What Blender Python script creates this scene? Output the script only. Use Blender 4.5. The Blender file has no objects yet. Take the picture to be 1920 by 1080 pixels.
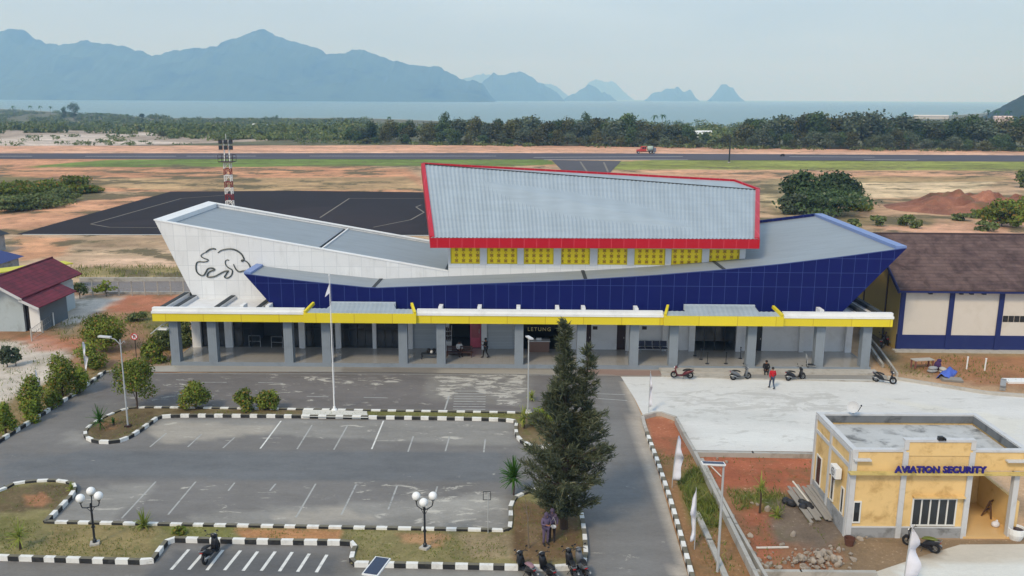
import bpy, bmesh, math, random
import numpy as np
from mathutils import Vector, Matrix, Euler
random.seed(7); RNG = np.random.default_rng(7)
S = bpy.context.scene
COL = S.collection
R = math.radians
# ---------------------------------------------------------------- camera model used for measuring the site
F_PX, PITCH, ROLL, CAM_H = 1650.0, R(12.2), R(0.3), 22.0
CM = Matrix.Rotation(math.pi/2 - PITCH, 3, 'X') @ Matrix.Rotation(ROLL, 3, 'Z')
CPOS = Vector((0, 0, CAM_H))
def ray(px, py): return CM @ Vector(((px-960)/F_PX, -(py-540)/F_PX, -1))
def at(px, py, z=0.0):
    r = ray(px, py); return CPOS + r*((z-CAM_H)/r.z)
def atY(px, py, Y):
    r = ray(px, py); return CPOS + r*(Y/r.y)
TH = R(-0.6)
TM = Matrix.Translation((0, 70, 0)) @ Matrix.Rotation(TH, 4, 'Z')
TI = TM.inverted()
def TY(px, py, ly):                       # terminal frame: point on the plane y = ly
    o = TI @ CPOS; d = TI.to_3x3() @ ray(px, py)
    return o + d*((ly-o.y)/d.y)
def terrain(x, y):                        # land falls towards the bay
    t = np.clip((np.asarray(y, float)-480)/520, 0, 1); t = t*t*(3-2*t)
    return -10.8*t
def at_land(px, py):
    p = at(px, py)
    for _ in range(12):
        p = at(px, py, float(terrain(p.x, min(p.y, 3000))))
    return p
# ---------------------------------------------------------------- colour and materials
def lin(c):
    c = c/255.0
    return c/12.92 if c <= .04045 else ((c+.055)/1.055)**2.4
def C3(r, g, b, k=1.0): return (lin(r)*k, lin(g)*k, lin(b)*k)
class NT:
    def __init__(s, m):
        s.t = m.node_tree; s.n = s.t.nodes; s.l = s.t.links
    def new(s, typ, ins=None, **kw):
        n = s.n.new(typ)
        for k, v in kw.items(): setattr(n, k, v)
        for k, v in (ins or {}).items(): s.set(n.inputs[k], v)
        return n
    def set(s, sock, v):
        if isinstance(v, bpy.types.NodeSocket): s.l.new(v, sock)
        else: sock.default_value = v
    def math(s, op, a, b=0.0, c=0.0):
        n = s.new('ShaderNodeMath', operation=op); s.set(n.inputs[0], a); s.set(n.inputs[1], b); s.set(n.inputs[2], c)
        return n.outputs[0]
    def mix(s, f, a, b, mode='MIX'):
        n = s.new('ShaderNodeMix', data_type='RGBA', blend_type=mode)
        s.set(n.inputs[0], f)
        for i, v in ((6, a), (7, b)):
            s.set(n.inputs[i], v if isinstance(v, bpy.types.NodeSocket) else (*v, 1))
        return n.outputs[2]
    def noise(s, vec, scale, detail=4, rough=.55, dist=0.0):
        n = s.new('ShaderNodeTexNoise', {'Scale': scale, 'Detail': detail, 'Roughness': rough, 'Distortion': dist})
        if vec is not None: s.l.new(vec, n.inputs['Vector'])
        return n.outputs['Fac']
    def ramp(s, f, a, b):                 # smooth step between a and b
        n = s.new('ShaderNodeMapRange', {0: f, 1: a, 2: b}, interpolation_type='SMOOTHSTEP')
        return n.outputs[0]
    def coords(s, kind='Object', scale=None):
        o = s.new('ShaderNodeTexCoord').outputs[kind]
        if scale:
            o = s.new('ShaderNodeMapping', {'Vector': o, 'Scale': scale}).outputs[0]
        return o
    def pos(s, scale=None):
        o = s.new('ShaderNodeNewGeometry').outputs['Position']
        if scale: o = s.new('ShaderNodeMapping', {'Vector': o, 'Scale': scale}).outputs[0]
        return o
    def sep(s, v):
        return s.new('ShaderNodeSeparateXYZ', {0: v}).outputs
    def bump(s, h, strength, dist=.05):
        return s.new('ShaderNodeBump', {'Height': h, 'Strength': strength, 'Distance': dist}).outputs[0]
def newmat(name):
    m = bpy.data.materials.new(name); m.use_nodes = True
    t = NT(m); return m, t, t.n['Principled BSDF']
def mat(name, rgb, rough=.75, var=.12, scale=1.5, metal=0.0, bump=0.0, dirt=None, dirt_scale=.6, dirt_amt=.5, spec=.4, rand=0.0):
    """plain surface with blotchy variation and optional dirt of another colour"""
    m, t, b = newmat(name)
    p = t.coords('Object')
    n1 = t.noise(p, scale, 6, .6)
    f = t.math('MULTIPLY_ADD', n1, 2*var, 1-var)
    col = t.mix(1.0, rgb, t.new('ShaderNodeCombineXYZ', {0: f, 1: f, 2: f}).outputs[0], 'MULTIPLY')
    if dirt:
        d = t.ramp(t.noise(p, dirt_scale, 8, .65, .4), .48, .72)
        col = t.mix(t.math('MULTIPLY', d, dirt_amt), col, dirt)
    if rand:
        oi = t.new('ShaderNodeObjectInfo').outputs['Random']
        g = t.math('MULTIPLY_ADD', oi, 2*rand, 1-rand)
        col = t.mix(1.0, col, t.new('ShaderNodeCombineXYZ', {0: g, 1: g, 2: g}).outputs[0], 'MULTIPLY')
    t.set(b.inputs['Base Color'], col)
    b.inputs['Roughness'].default_value = rough; b.inputs['Metallic'].default_value = metal
    b.inputs['Specular IOR Level'].default_value = spec
    if bump: t.set(b.inputs['Normal'], t.bump(t.noise(p, scale*6, 5), bump))
    return m
def panel_mat(name, rgb, seam, sx, sz, w=.03, ox=0, oz=0, rough=.45, var=.05, dirt=None, axis=0, zmin=None, spec=.4):
    """cladding panels with seams, measured on the object's own x and z"""
    m, t, b = newmat(name)
    p = t.coords('Object'); s = t.sep(p)
    def line(v, step, off):
        fr = t.math('FRACT', t.math('DIVIDE', t.math('ADD', v, off+1000*step), step))
        return t.math('LESS_THAN', fr, w/step)
    l = line(s[axis], sx, ox)
    if sz: l = t.math('MAXIMUM', l, line(s[2], sz, oz))
    # each panel a touch different
    if zmin is not None: l = t.math('MAXIMUM', line(s[axis], sx, ox), t.math('MULTIPLY', line(s[2], sz, oz), t.math('GREATER_THAN', s[2], zmin)))
    cell = t.new('ShaderNodeTexWhiteNoise', {'Vector': t.new('ShaderNodeCombineXYZ', {
        0: t.math('FLOOR', t.math('DIVIDE', t.math('ADD', s[axis], ox+1000*sx), sx)),
        1: t.math('FLOOR', t.math('DIVIDE', t.math('ADD', s[2], oz+1000*(sz or 50)), sz or 50))}).outputs[0]}).outputs['Value']
    f = t.math('ADD', t.math('MULTIPLY_ADD', cell, .1, .95), t.math('MULTIPLY_ADD', t.noise(p, .8, 5), 2*var, -var))
    col = t.mix(1.0, rgb, t.new('ShaderNodeCombineXYZ', {0: f, 1: f, 2: f}).outputs[0], 'MULTIPLY')
    if dirt:
        pd = t.coords('Object', (1, 1, .25))
        col = t.mix(t.math('MULTIPLY', t.ramp(t.noise(pd, 1.3, 7, .65), .5, .75), .35), col, dirt)
    col = t.mix(l, col, seam)
    t.set(b.inputs['Base Color'], col); b.inputs['Roughness'].default_value = rough; b.inputs['Specular IOR Level'].default_value = spec
    return m
# ---------------------------------------------------------------- mesh builder
class MB:
    def __init__(s): s.v = []; s.f = []; s.mi = []; s.cur = 0; s.M = None
    def add(s, vs, fs, m=None):
        o = len(s.v)
        for p in vs:
            p = Vector(p); s.v.append(s.M @ p if s.M else p)
        for f in fs: s.f.append([o+i for i in f]); s.mi.append(s.cur if m is None else m)
    def box(s, x0, y0, z0, x1, y1, z1, m=None):
        x0, x1 = min(x0, x1), max(x0, x1); y0, y1 = min(y0, y1), max(y0, y1); z0, z1 = min(z0, z1), max(z0, z1)
        s.add([(x0,y0,z0),(x1,y0,z0),(x1,y1,z0),(x0,y1,z0),(x0,y0,z1),(x1,y0,z1),(x1,y1,z1),(x0,y1,z1)],
              [(3,2,1,0),(4,5,6,7),(0,1,5,4),(1,2,6,5),(2,3,7,6),(3,0,4,7)], m)
    def obox(s, c, ax, ay, az, m=None):   # box from centre and three half-vectors
        c, ax, ay, az = Vector(c), Vector(ax), Vector(ay), Vector(az)
        vs = [c+ax*i+ay*j+az*k for k in (-1,1) for (i,j) in ((-1,-1),(1,-1),(1,1),(-1,1))]
        fs = [(3,2,1,0),(4,5,6,7),(0,1,5,4),(1,2,6,5),(2,3,7,6),(3,0,4,7)]
        if ax.cross(ay).dot(az) < 0: fs = [f[::-1] for f in fs]
        s.add(vs, fs, m)
    def bar(s, a, b, w, h=None, up=(0,0,1), m=None):  # rectangular bar between two points
        a, b = Vector(a), Vector(b); h = h or w; d = b-a
        if d.length < 1e-6: return
        u = Vector(up); x = d.cross(u)
        if x.length < 1e-4: x = d.cross(Vector((1,0,0)))
        x.normalize(); z = x.cross(d).normalized()
        s.obox((a+b)/2, x*w/2, d/2, z*h/2, m)
    def prism(s, poly, dvec, m=None, mside=None):     # 3-D polygon extruded along dvec
        n = len(poly); d = Vector(dvec)
        vs = [Vector(p) for p in poly] + [Vector(p)+d for p in poly]
        nrm = Vector((0,0,0))
        for i in range(n): nrm += vs[i].cross(vs[(i+1) % n])
        fl = nrm.dot(d) > 0
        bot = list(range(n)); top = [n+i for i in range(n)]
        s.add(vs, [bot[::-1] if fl else bot, top if fl else top[::-1]], m)
        o = len(s.v)-2*n
        for i in range(n):
            j = (i+1) % n
            q = (i, j, n+j, n+i) if fl else (j, i, n+i, n+j)
            s.f.append([o+k for k in q]); s.mi.append(mside if mside is not None else (s.cur if m is None else m))
    def tube(s, path, r, n=8, m=None, caps=True):
        path = [Vector(p) for p in path]; rs = r if isinstance(r, (list, tuple)) else [r]*len(path)
        rings = []; o = len(s.v); prev = None
        vs = []
        for i, p in enumerate(path):
            d = (path[min(i+1, len(path)-1)] - path[max(i-1, 0)])
            d = d.normalized() if d.length > 1e-9 else Vector((0,0,1))
            if prev is None:
                x = d.cross(Vector((0,0,1)))
                if x.length < 1e-3: x = d.cross(Vector((1,0,0)))
            else: x = prev - d*prev.dot(d)
            x.normalize(); prev = x; y = d.cross(x)
            vs += [p + (x*math.cos(2*math.pi*k/n) + y*math.sin(2*math.pi*k/n))*rs[i] for k in range(n)]
        fs = []
        for i in range(len(path)-1):
            for k in range(n):
                a, b = i*n+k, i*n+(k+1) % n
                fs.append((a, b, b+n, a+n))
        if caps:
            fs.append(tuple(range(n))[::-1]); fs.append(tuple((len(path)-1)*n+k for k in range(n)))
        s.add(vs, fs, m)
    def lathe(s, prof, n=16, c=(0,0,0), m=None):      # (radius, z) profile round the z axis
        c = Vector(c); vs = []; fs = []
        for (r, z) in prof: vs += [c+Vector((r*math.cos(2*math.pi*k/n), r*math.sin(2*math.pi*k/n), z)) for k in range(n)]
        for i in range(len(prof)-1):
            for k in range(n):
                a, b = i*n+k, i*n+(k+1) % n
                fs.append((a, b, b+n, a+n))
        fs.append(tuple(range(n))[::-1]); fs.append(tuple((len(prof)-1)*n+k for k in range(n)))
        s.add(vs, fs, m)
    def ball(s, c, r, n=12, k=8, m=None):
        r = r if isinstance(r, (tuple, list)) else (r, r, r); c = Vector(c)
        vs = [c+Vector((0,0,-r[2]))]
        for i in range(1, k):
            a = -math.pi/2 + math.pi*i/k
            vs += [c+Vector((r[0]*math.cos(a)*math.cos(2*math.pi*j/n), r[1]*math.cos(a)*math.sin(2*math.pi*j/n), r[2]*math.sin(a))) for j in range(n)]
        vs.append(c+Vector((0,0,r[2])))
        fs = [(0, 1+(j+1) % n, 1+j) for j in range(n)]
        for i in range(k-2):
            for j in range(n):
                a, b = 1+i*n+j, 1+i*n+(j+1) % n
                fs.append((a, b, b+n, a+n))
        l = len(vs)-1; o = 1+(k-2)*n
        fs += [(o+j, o+(j+1) % n, l) for j in range(n)]
        s.add(vs, fs, m)
    def torus(s, c, R_, r, axis='Y', n=20, k=8, m=None):
        vs = []; fs = []; c = Vector(c)
        for i in range(n):
            a = 2*math.pi*i/n
            for j in range(k):
                b = 2*math.pi*j/k
                q = ((R_+r*math.cos(b))*math.cos(a), (R_+r*math.cos(b))*math.sin(a), r*math.sin(b))
                q = {'Y': (q[0], q[2], q[1]), 'Z': q, 'X': (q[2], q[0], q[1])}[axis]
                vs.append(c+Vector(q))
        for i in range(n):
            for j in range(k):
                f = (i*k+j, ((i+1) % n)*k+j, ((i+1) % n)*k+(j+1) % k, i*k+(j+1) % k)
                fs.append(f if axis != 'Y' else f[::-1])
        s.add(vs, fs, m)
    def build(s, name, mats, parent=None, smooth=False, loc=None):
        me = bpy.data.meshes.new(name)
        me.from_pydata([tuple(v) for v in s.v], [], s.f)
        for m in (mats if isinstance(mats, (list, tuple)) else [mats]): me.materials.append(m)
        me.polygons.foreach_set('material_index', s.mi)
        if smooth: me.polygons.foreach_set('use_smooth', [True]*len(s.f))
        me.update()
        o = bpy.data.objects.new(name, me); COL.objects.link(o)
        if parent: o.parent = parent
        if loc is not None: o.location = loc
        return o
def tag(o, label=None, cat=None, group=None, kind=None):
    for k, v in (('label', label), ('category', cat), ('group', group), ('kind', kind)):
        if v: o[k] = v
    return o
def empty(name, loc=(0,0,0), rz=0, label=None, cat=None, group=None):
    o = bpy.data.objects.new(name, None); COL.objects.link(o); o.empty_display_size = .3
    o.location = loc; o.rotation_euler = (0, 0, rz)
    return tag(o, label, cat, group)
def copy_tree(o, parent=None):
    c = o.copy(); COL.objects.link(c)
    if parent: c.parent = parent
    for ch in list(o.children): copy_tree(ch, c)
    return c
def np_mesh(name, verts, faces, mats, parent=None, color=None, attr='tint'):
    """verts (n,3), faces (m,3 or 4) arrays; colour per vertex"""
    me = bpy.data.meshes.new(name); n = len(verts); m, k = faces.shape
    me.vertices.add(n); me.vertices.foreach_set('co', np.asarray(verts, np.float32).ravel())
    me.loops.add(m*k); me.loops.foreach_set('vertex_index', faces.astype(np.int32).ravel())
    me.polygons.add(m); me.polygons.foreach_set('loop_start', np.arange(0, m*k, k, dtype=np.int32))
    me.polygons.foreach_set('loop_total', np.full(m, k, np.int32))
    me.update(calc_edges=True); me.validate()
    if color is not None:
        a = me.color_attributes.new(attr, 'FLOAT_COLOR', 'POINT')
        a.data.foreach_set('color', np.asarray(color, np.float32).ravel())
    for q in (mats if isinstance(mats, (list, tuple)) else [mats]): me.materials.append(q)
    o = bpy.data.objects.new(name, me); COL.objects.link(o)
    if parent: o.parent = parent
    return o
def text_mb(txt, size, depth, bold=0.0, spacing=1.0):
    cu = bpy.data.curves.new('lettering', 'FONT'); cu.body = txt; cu.size = size; cu.extrude = depth/2
    cu.align_x = 'CENTER'; cu.offset = bold; cu.space_character = spacing; cu.resolution_u = 3
    o = bpy.data.objects.new('lettering', cu); COL.objects.link(o)
    dg = bpy.context.evaluated_depsgraph_get(); dg.update()
    me = bpy.data.meshes.new_from_object(o.evaluated_get(dg))
    mb = MB(); mb.add([v.co.copy() for v in me.vertices], [tuple(p.vertices) for p in me.polygons])
    bpy.data.objects.remove(o); bpy.data.curves.remove(cu); bpy.data.meshes.remove(me)
    return mb
# smooth value noise for painting and placing
_T = RNG.random((256, 256))
def vnoise(x, y):
    x = np.asarray(x, float); y = np.asarray(y, float)
    xi = np.floor(x).astype(int); yi = np.floor(y).astype(int); fx = x-xi; fy = y-yi
    fx = fx*fx*(3-2*fx); fy = fy*fy*(3-2*fy)
    g = lambda i, j: _T[i % 256, j % 256]
    return (g(xi,yi)*(1-fx)+g(xi+1,yi)*fx)*(1-fy) + (g(xi,yi+1)*(1-fx)+g(xi+1,yi+1)*fx)*fy
def fbm(x, y, o=4):
    t = 0; a = .5
    for i in range(o): t = t + a*vnoise(x*2**i+17*i, y*2**i+31*i); a *= .5
    return t/(1-.5**o)
def inpoly(X, Y, poly):
    c = np.zeros(X.shape, bool); n = len(poly)
    for i in range(n):
        x0, y0 = poly[i]; x1, y1 = poly[(i+1) % n]
        if y0 == y1: continue
        k = ((y0 > Y) != (y1 > Y)) & (X < (x1-x0)*(Y-y0)/(y1-y0)+x0)
        c ^= k
    return c
def paint(X, Y, base, regions, wob=.02):
    """colour each point of a surface from a list of (outline, colour, opacity)"""
    col = np.empty((X.size, 4)); col[:, :3] = base; col[:, 3] = 0
    D = np.hypot(X, Y); dis = []
    for k in range(3):                    # feathered, wandering edges
        a = wob*D*(.5+.35*k)
        dis.append((X+(fbm(X/(.06*D+1)+k*9.1, Y/(.06*D+1)+3.3)-.5)*2*a, Y+(fbm(X/(.06*D+1)+51+k*7.7, Y/(.06*D+1)+8.8)-.5)*2*a))
    for reg in regions:
        poly, rgb, op = reg[0], reg[1], reg[2]
        tot = 0
        for xx, yy in dis: tot = tot + inpoly(xx, yy, poly)
        if rgb is None:                   # no colour of its own: raises how often stains break through here
            col[:, 3] = np.maximum(col[:, 3], tot/3*op); continue
        w = (tot/3*op)[:, None]
        col[:, :3] = col[:, :3]*(1-w) + np.array(rgb)*w
    return col
def W(pts, z=0.0): return [(p.x, p.y) for p in (at(x, y, z) for x, y in pts)]
def sheet(name, poly, z, cell, base, regions, m, wob=.02, thick=0):
    """flat surface cut to an outline, fine enough to carry painted stains"""
    bm = bmesh.new(); vs = [bm.verts.new((x, y, z)) for x, y in poly]; f = bm.faces.new(vs)
    if f.normal.z < 0: f.normal_flip()
    bm.normal_update()
    if bm.faces[:][0].normal.z < 0: bmesh.ops.reverse_faces(bm, faces=bm.faces)
    xs = [p[0] for p in poly]; ys = [p[1] for p in poly]
    for lo, hi, ax in ((min(xs), max(xs), 0), (min(ys), max(ys), 1)):
        q = lo+cell
        while q < hi:
            co = [0,0,0]; co[ax] = q; no = [0,0,0]; no[ax] = 1
            bmesh.ops.bisect_plane(bm, geom=bm.verts[:]+bm.edges[:]+bm.faces[:], plane_co=co, plane_no=no)
            q += cell
    me = bpy.data.meshes.new(name); bm.to_mesh(me); bm.free()
    n = len(me.vertices); co = np.empty(n*3); me.vertices.foreach_get('co', co); co = co.reshape(-1, 3)
    colr = paint(co[:, 0], co[:, 1], base, regions, wob)
    a = me.color_attributes.new('tint', 'FLOAT_COLOR', 'POINT'); a.data.foreach_set('color', colr.astype(np.float32).ravel())
    me.materials.append(m)
    o = bpy.data.objects.new(name, me); COL.objects.link(o)
    return tag(o, kind='structure')
def painted_mat(name, rough=.95, s1=.35, s2=3.0, amt=.28, speck=0.0, speck_col=(.05,.05,.02), bump=.25, stretch=(1,1,1), fine=14.0, stain=None, stain_s=1.0, stain_amt=.8, grit=None):
    m, t, b = newmat(name)
    vc = t.new('ShaderNodeVertexColor', layer_name='tint'); a = vc.outputs['Color']
    p = t.pos(stretch)
    n1 = t.noise(p, s1, 7, .62, .3); n2 = t.noise(p, s2, 7, .68); n3 = t.noise(p, fine, 3, .7)
    f = t.math('ADD', t.math('MULTIPLY_ADD', n1, 2.2*amt, 1-1.1*amt), t.math('MULTIPLY_ADD', n2, 1.8*amt, -.9*amt))
    n4 = t.noise(p, fine*3.3, 2, .8)
    f = t.math('ADD', f, t.math('MULTIPLY_ADD', n3, 1.1*amt, -.55*amt)); f = t.math('ADD', f, t.math('MULTIPLY_ADD', n4, 1.3*amt, -.65*amt))
    col = t.mix(1.0, a, t.new('ShaderNodeCombineXYZ', {0: f, 1: f, 2: f}).outputs[0], 'MULTIPLY')
    if stain:
        q = t.math('ADD', t.math('MULTIPLY_ADD', t.noise(p, stain_s, 10, .74, .6), 1.15, -.075), t.math('MULTIPLY', vc.outputs['Alpha'], .3))
        k = t.math('MULTIPLY', t.ramp(q, .65, .75), stain_amt); col = t.mix(k, col, stain)
    if grit:
        g_ = t.math('MULTIPLY', t.ramp(n3, .6, .7), t.ramp(t.noise(p, s2, 4, .6), .42, .6)); col = t.mix(t.math('MULTIPLY', g_, .6), col, grit)
    if speck:
        k = t.math('MULTIPLY', t.ramp(t.noise(p, s2*.55, 6, .7, .2), .52, .66), speck)
        col = t.mix(k, col, speck_col)
    t.set(b.inputs['Base Color'], col); b.inputs['Roughness'].default_value = rough
    b.inputs['Specular IOR Level'].default_value = .2
    if bump: t.set(b.inputs['Normal'], t.bump(n2, bump, .08))
    return m
# ================================================================ SETTING
M_GROUND = painted_mat('soil', s1=.06, s2=.4, fine=5.0, amt=.6, grit=C3(206,190,168), speck=.5, speck_col=C3(98,94,66), bump=.7, stain=C3(96,88,66), stain_s=.3, stain_amt=.85)
M_ASPH = painted_mat('asphalt', rough=.92, s1=.16, s2=.9, fine=7, amt=.3, bump=.12, stretch=(.55,1.3,1), stain=C3(192,188,178), stain_s=1.1, stain_amt=.75)
M_CONC = painted_mat('concrete_paving', rough=.85, s1=.14, s2=.6, fine=4, amt=.15, bump=.08, stretch=(.5,1.2,1), stain=C3(170,169,164), stain_s=.8, stain_amt=.6)
M_BED = painted_mat('bed_soil', s1=.4, s2=2.5, fine=9, amt=.5, grit=C3(178,164,138), speck=.5, speck_col=C3(92,98,52), bump=.5)
M_APRON = painted_mat('apron_asphalt', rough=.9, s1=.03, s2=.2, fine=2, amt=.22, bump=.05, stretch=(.4,1.4,1), stain=C3(78,72,74), stain_s=.12, stain_amt=.6)
M_WHITEPAINT = mat('road_paint', C3(214,214,210), .8, .18, 3, dirt=C3(120,120,118), dirt_scale=2.2, dirt_amt=.5)
M_WORNPAINT = mat('worn_road_paint', C3(164,165,163), .85, .14, 2.5, dirt=C3(118,119,119), dirt_scale=1.6, dirt_amt=.9)
M_YELLOWLINE = mat('apron_line_paint', C3(124,118,108), .85, .2, .5)

ORANGE=C3(204,152,118); PINK=C3(214,172,146); TAN=C3(190,165,136); PALE=C3(210,196,170); RED=C3(176,120,94)
OLIVE=C3(128,124,86); GREEN=C3(112,138,66); WHITEG=C3(203,200,192); BROWN=C3(146,122,94)
regs = [
 (W([(-900,273),(2900,285),(2900,197),(-900,181)]), C3(104,108,84), 1),
 (W([(-300,240),(120,238),(330,246),(560,262),(300,272),(-300,280)]), C3(176,166,156), .95),
 (W([(-300,262),(180,258),(360,268),(100,277),(-300,280)]), C3(206,199,192), .9),
 (W([(30,256),(300,246),(320,252),(90,262)]), C3(216,210,204), .8),
 (W([(520,245),(720,244),(720,252),(540,254)]), C3(205,196,180), .9),
 (W([(-900,274),(480,273),(960,272),(1920,283),(2900,290),(2900,300),(1920,291),(960,287),(-900,290)]), PINK, 1),
 (W([(-300,283),(2900,289),(2900,296),(-300,290)]), C3(222,188,164), .7),
 (W([(-600,298),(60,298),(1040,298),(1060,308),(1035,312),(700,310),(700,318),(70,317),(-600,322)]), C3(200,150,118), .9),
 (W([(65,311),(200,300),(460,297),(1030,299),(1048,308),(960,312),(620,312),(400,313),(60,314)]), GREEN, 1),
 (W([(1138,304),(1250,299),(1920,303),(2700,308),(2700,328),(1920,321),(1300,318),(1150,318)]), C3(140,152,78), 1),
 (W([(-600,318),(760,316),(800,345),(800,360),(340,360),(-600,352)]), ORANGE, .9),
 (W([(180,335),(760,332),(800,356),(330,358),(190,350)]), C3(176,160,122), .75),
 (W([(1140,318),(2700,322),(2700,345),(1400,338)]), C3(214,168,136), .8),
 (W([(1500,332),(1900,330),(1900,340),(1560,345)]), C3(160,150,104), .6),
 (W([(1430,335),(1620,335),(1640,420),(1500,430),(1420,380)]), C3(146,138,104), .75),
 (W([(1600,344),(1870,340),(1800,368),(1640,372)]), C3(218,200,166), .9),
 (W([(1420,368),(1440,366),(1530,404),(1500,412)]), C3(220,200,160), .9),
 (W([(1640,372),(1780,366),(1900,420),(1900,440),(1650,436),(1600,410)]), C3(190,158,128), .85),
 (W([(1650,418),(2300,420),(2300,445),(1650,440)]), C3(216,172,146), .8),
 (W([(1560,410),(1760,405),(1750,425),(1580,424)]), C3(132,124,86), .65),
 (W([(-300,392),(180,372),(330,362),(40,440),(-300,450)]), C3(208,160,128), .95),
 (W([(-300,330),(60,332),(190,345),(190,372),(60,388),(-300,400)]), C3(100,110,70), .85),
 (W([(-300,440),(340,440),(350,530),(-300,530)]), C3(192,170,144), 1),
 (W([(20,442),(150,446),(120,480),(30,490)]), C3(208,158,122), .85),
 (W([(130,446),(330,441),(330,462),(150,464)]), C3(158,138,112), .75),
 (W([(150,500),(345,498),(345,518),(140,520)]), C3(136,132,84), .8),
 (W([(160,484),(330,482),(330,500),(150,500)]), C3(214,186,162), .7),
 (W([(-300,540),(345,530),(330,700),(100,760),(-300,900)]), C3(158,128,102), 1),
 (W([(180,566),(250,553),(345,552),(345,585),(210,585)]), C3(180,122,96), .95),
 (W([(112,556),(228,556),(180,585),(120,630),(100,600)]), C3(205,203,197), .95),
 (W([(-60,640),(90,636),(128,668),(118,705),(60,745),(-60,790)]), C3(203,200,192), .95),
 (W([(20,625),(220,640),(200,655),(60,660)]), C3(186,126,98), .75),
 (W([(250,585),(345,580),(340,660),(290,640)]), C3(116,124,72), .8),
 (W([(90,612),(230,600),(240,620),(110,636)]), C3(140,124,92), .8),
 (W([(-80,790),(150,690),(235,685),(330,690),(215,702),(-60,860),(-300,1000)]), C3(136,122,88), .95),
 (W([(230,686),(332,672),(332,692),(215,700)]), C3(172,160,146), .8),
 (W([(1590,560),(1700,640),(2100,650),(2100,745),(1690,700),(1640,680)]), C3(148,130,98), 1),
 (W([(1690,672),(1920,668),(2100,690),(2100,740),(1760,715)]), C3(170,122,90), .75),
 (W([(1600,600),(1660,620),(1690,660),(1650,690),(1620,660)]), C3(110,100,82), .9),
 (W([(1204,782),(1236,776),(1268,788),(1306,850),(1430,1090),(1500,1300),(1340,1300),(1296,1100)]), C3(146,116,84), 1),
 (W([(1206,784),(1236,778),(1268,790),(1300,850),(1250,858),(1222,830)]), C3(172,112,86), .95),
 (W([(1262,890),(1330,885),(1350,1000),(1300,985)]), C3(94,110,52), .85),
 (W([(1300,845),(1560,845),(1600,1010),(1640,1085),(1425,1085)]), C3(150,112,86), 1),
 (W([(1312,850),(1530,852),(1525,920),(1345,915)]), C3(172,106,80), .95),
 (W([(1365,922),(1470,922),(1470,958),(1390,958)]), C3(98,112,52), .9),
 (W([(1455,930),(1560,930),(1610,1010),(1540,1035),(1440,1010)]), C3(122,114,104), .95),
 (W([(1390,930),(1440,960),(1450,1040),(1420,1060)]), C3(166,106,82), .8),
 (W([(1570,1005),(2000,1010),(2000,1100),(1570,1100)]), C3(134,118,96), 1),
]
def build_ground():
    ys = [-60.0]
    while ys[-1] < 3400: ys.append(ys[-1] + max(.55, .011*(abs(ys[-1])+22)))
    ys = np.array(ys); k = np.linspace(-1.5, 1.5, 520)
    k = np.sign(k)*np.abs(k)**1.25
    X = (ys[:, None]+90)*k[None, :]; Y = np.repeat(ys[:, None], len(k), 1)
    x = X.ravel(); y = Y.ravel()
    # shoreline of the bay
    sp = [at(px, py, -12) for px, py in ((-1500,199),(-300,201),(0,204),(140,212),(300,222),(680,222),(1000,234),(1350,238),(1500,234),(1700,222),(1850,212),(2100,203),(3200,200))]
    sx = np.array([p.x for p in sp]); sy = np.array([p.y for p in sp]); o = np.argsort(sx)
    shore = np.interp(x, sx[o], sy[o])
    z = terrain(x, y)
    d = (y-shore)
    z = z - np.clip((d+20)/40, 0, 1)*4.5
    fl = np.clip((y-100)/120, 0, 1)
    z = z + (fbm(x/14, y/14, 3)-.5)*.5*fl*np.clip((y-230)/60, 0, 1)*np.clip((270-y)/20+1, 0, 1)
    col = paint(x, y, TAN, regs, .012)
    beach = np.clip(1-np.abs(d+16)/26, 0, 1)[:, None]*(y > 700)[:, None]
    col[:, :3] = col[:, :3]*(1-beach)+np.array(C3(214,208,196))*beach
    # streaks left by grading machines
    st = (fbm(x/26, y/3.2, 4)-.5)[:, None]*np.clip((y-75)/40, 0, 1)[:, None]
    col[:, :3] *= 1+st*.75
    fz = (fbm(x/3.1+9, y/1.6+2, 4)-.5)[:, None]*np.clip((y-60)/40, 0, 1)[:, None]; col[:, :3] *= 1+fz*.45
    col[:, 3] = np.clip((fbm(x/9+40, y/6+11, 5)-.44)*4, 0, 1)*np.clip((y-72)/20, 0, 1)*np.clip((330-y)/60, 0, 1)
    vg = np.clip((fbm(x/9+40, y/6+11, 5)-.5)*6, 0, 1)[:, None]*np.clip((y-75)/30, 0, 1)[:, None]*np.clip((320-y)/60, 0, 1)[:, None]
    col[:, :3] = col[:, :3]*(1-.6*vg)+np.array(C3(118,114,80))*.6*vg
    col[:, :3] *= np.array([.91, .84, .79])
    nr, nc = len(ys), len(k)
    i = np.arange(nr-1)[:, None]*nc+np.arange(nc-1)[None, :]
    f = np.stack([i, i+1, i+nc+1, i+nc], -1).reshape(-1, 4)
    g = np_mesh('ground', np.stack([x, y, z], 1), f, M_GROUND, color=col)
    g.data.polygons.foreach_set('use_smooth', np.ones(len(f), bool))
    tag(g, kind='structure')
build_ground()
def build_sea():
    m, t, b = newmat('sea_water')
    b.inputs['Base Color'].default_value = (*C3(112,150,158,.75), 1); b.inputs['Roughness'].default_value = .32
    b.inputs['IOR'].default_value = 1.33
    p = t.pos((.02, .05, 1))
    t.set(b.inputs['Normal'], t.bump(t.noise(p, 4, 6, .6), .35, 1.5))
    mb = MB(); n = 40; xs = [(-1+2*i/n) for i in range(n+1)]; ys = [700*(1.12**i) for i in range(30)]
    vs = [(x*22000, y, -12) for y in ys for x in xs]
    mb.add(vs, [(j*(n+1)+i, j*(n+1)+i+1, (j+1)*(n+1)+i+1, (j+1)*(n+1)+i) for j in range(29) for i in range(n)])
    tag(mb.build('sea', m), kind='structure')
build_sea()
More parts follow.
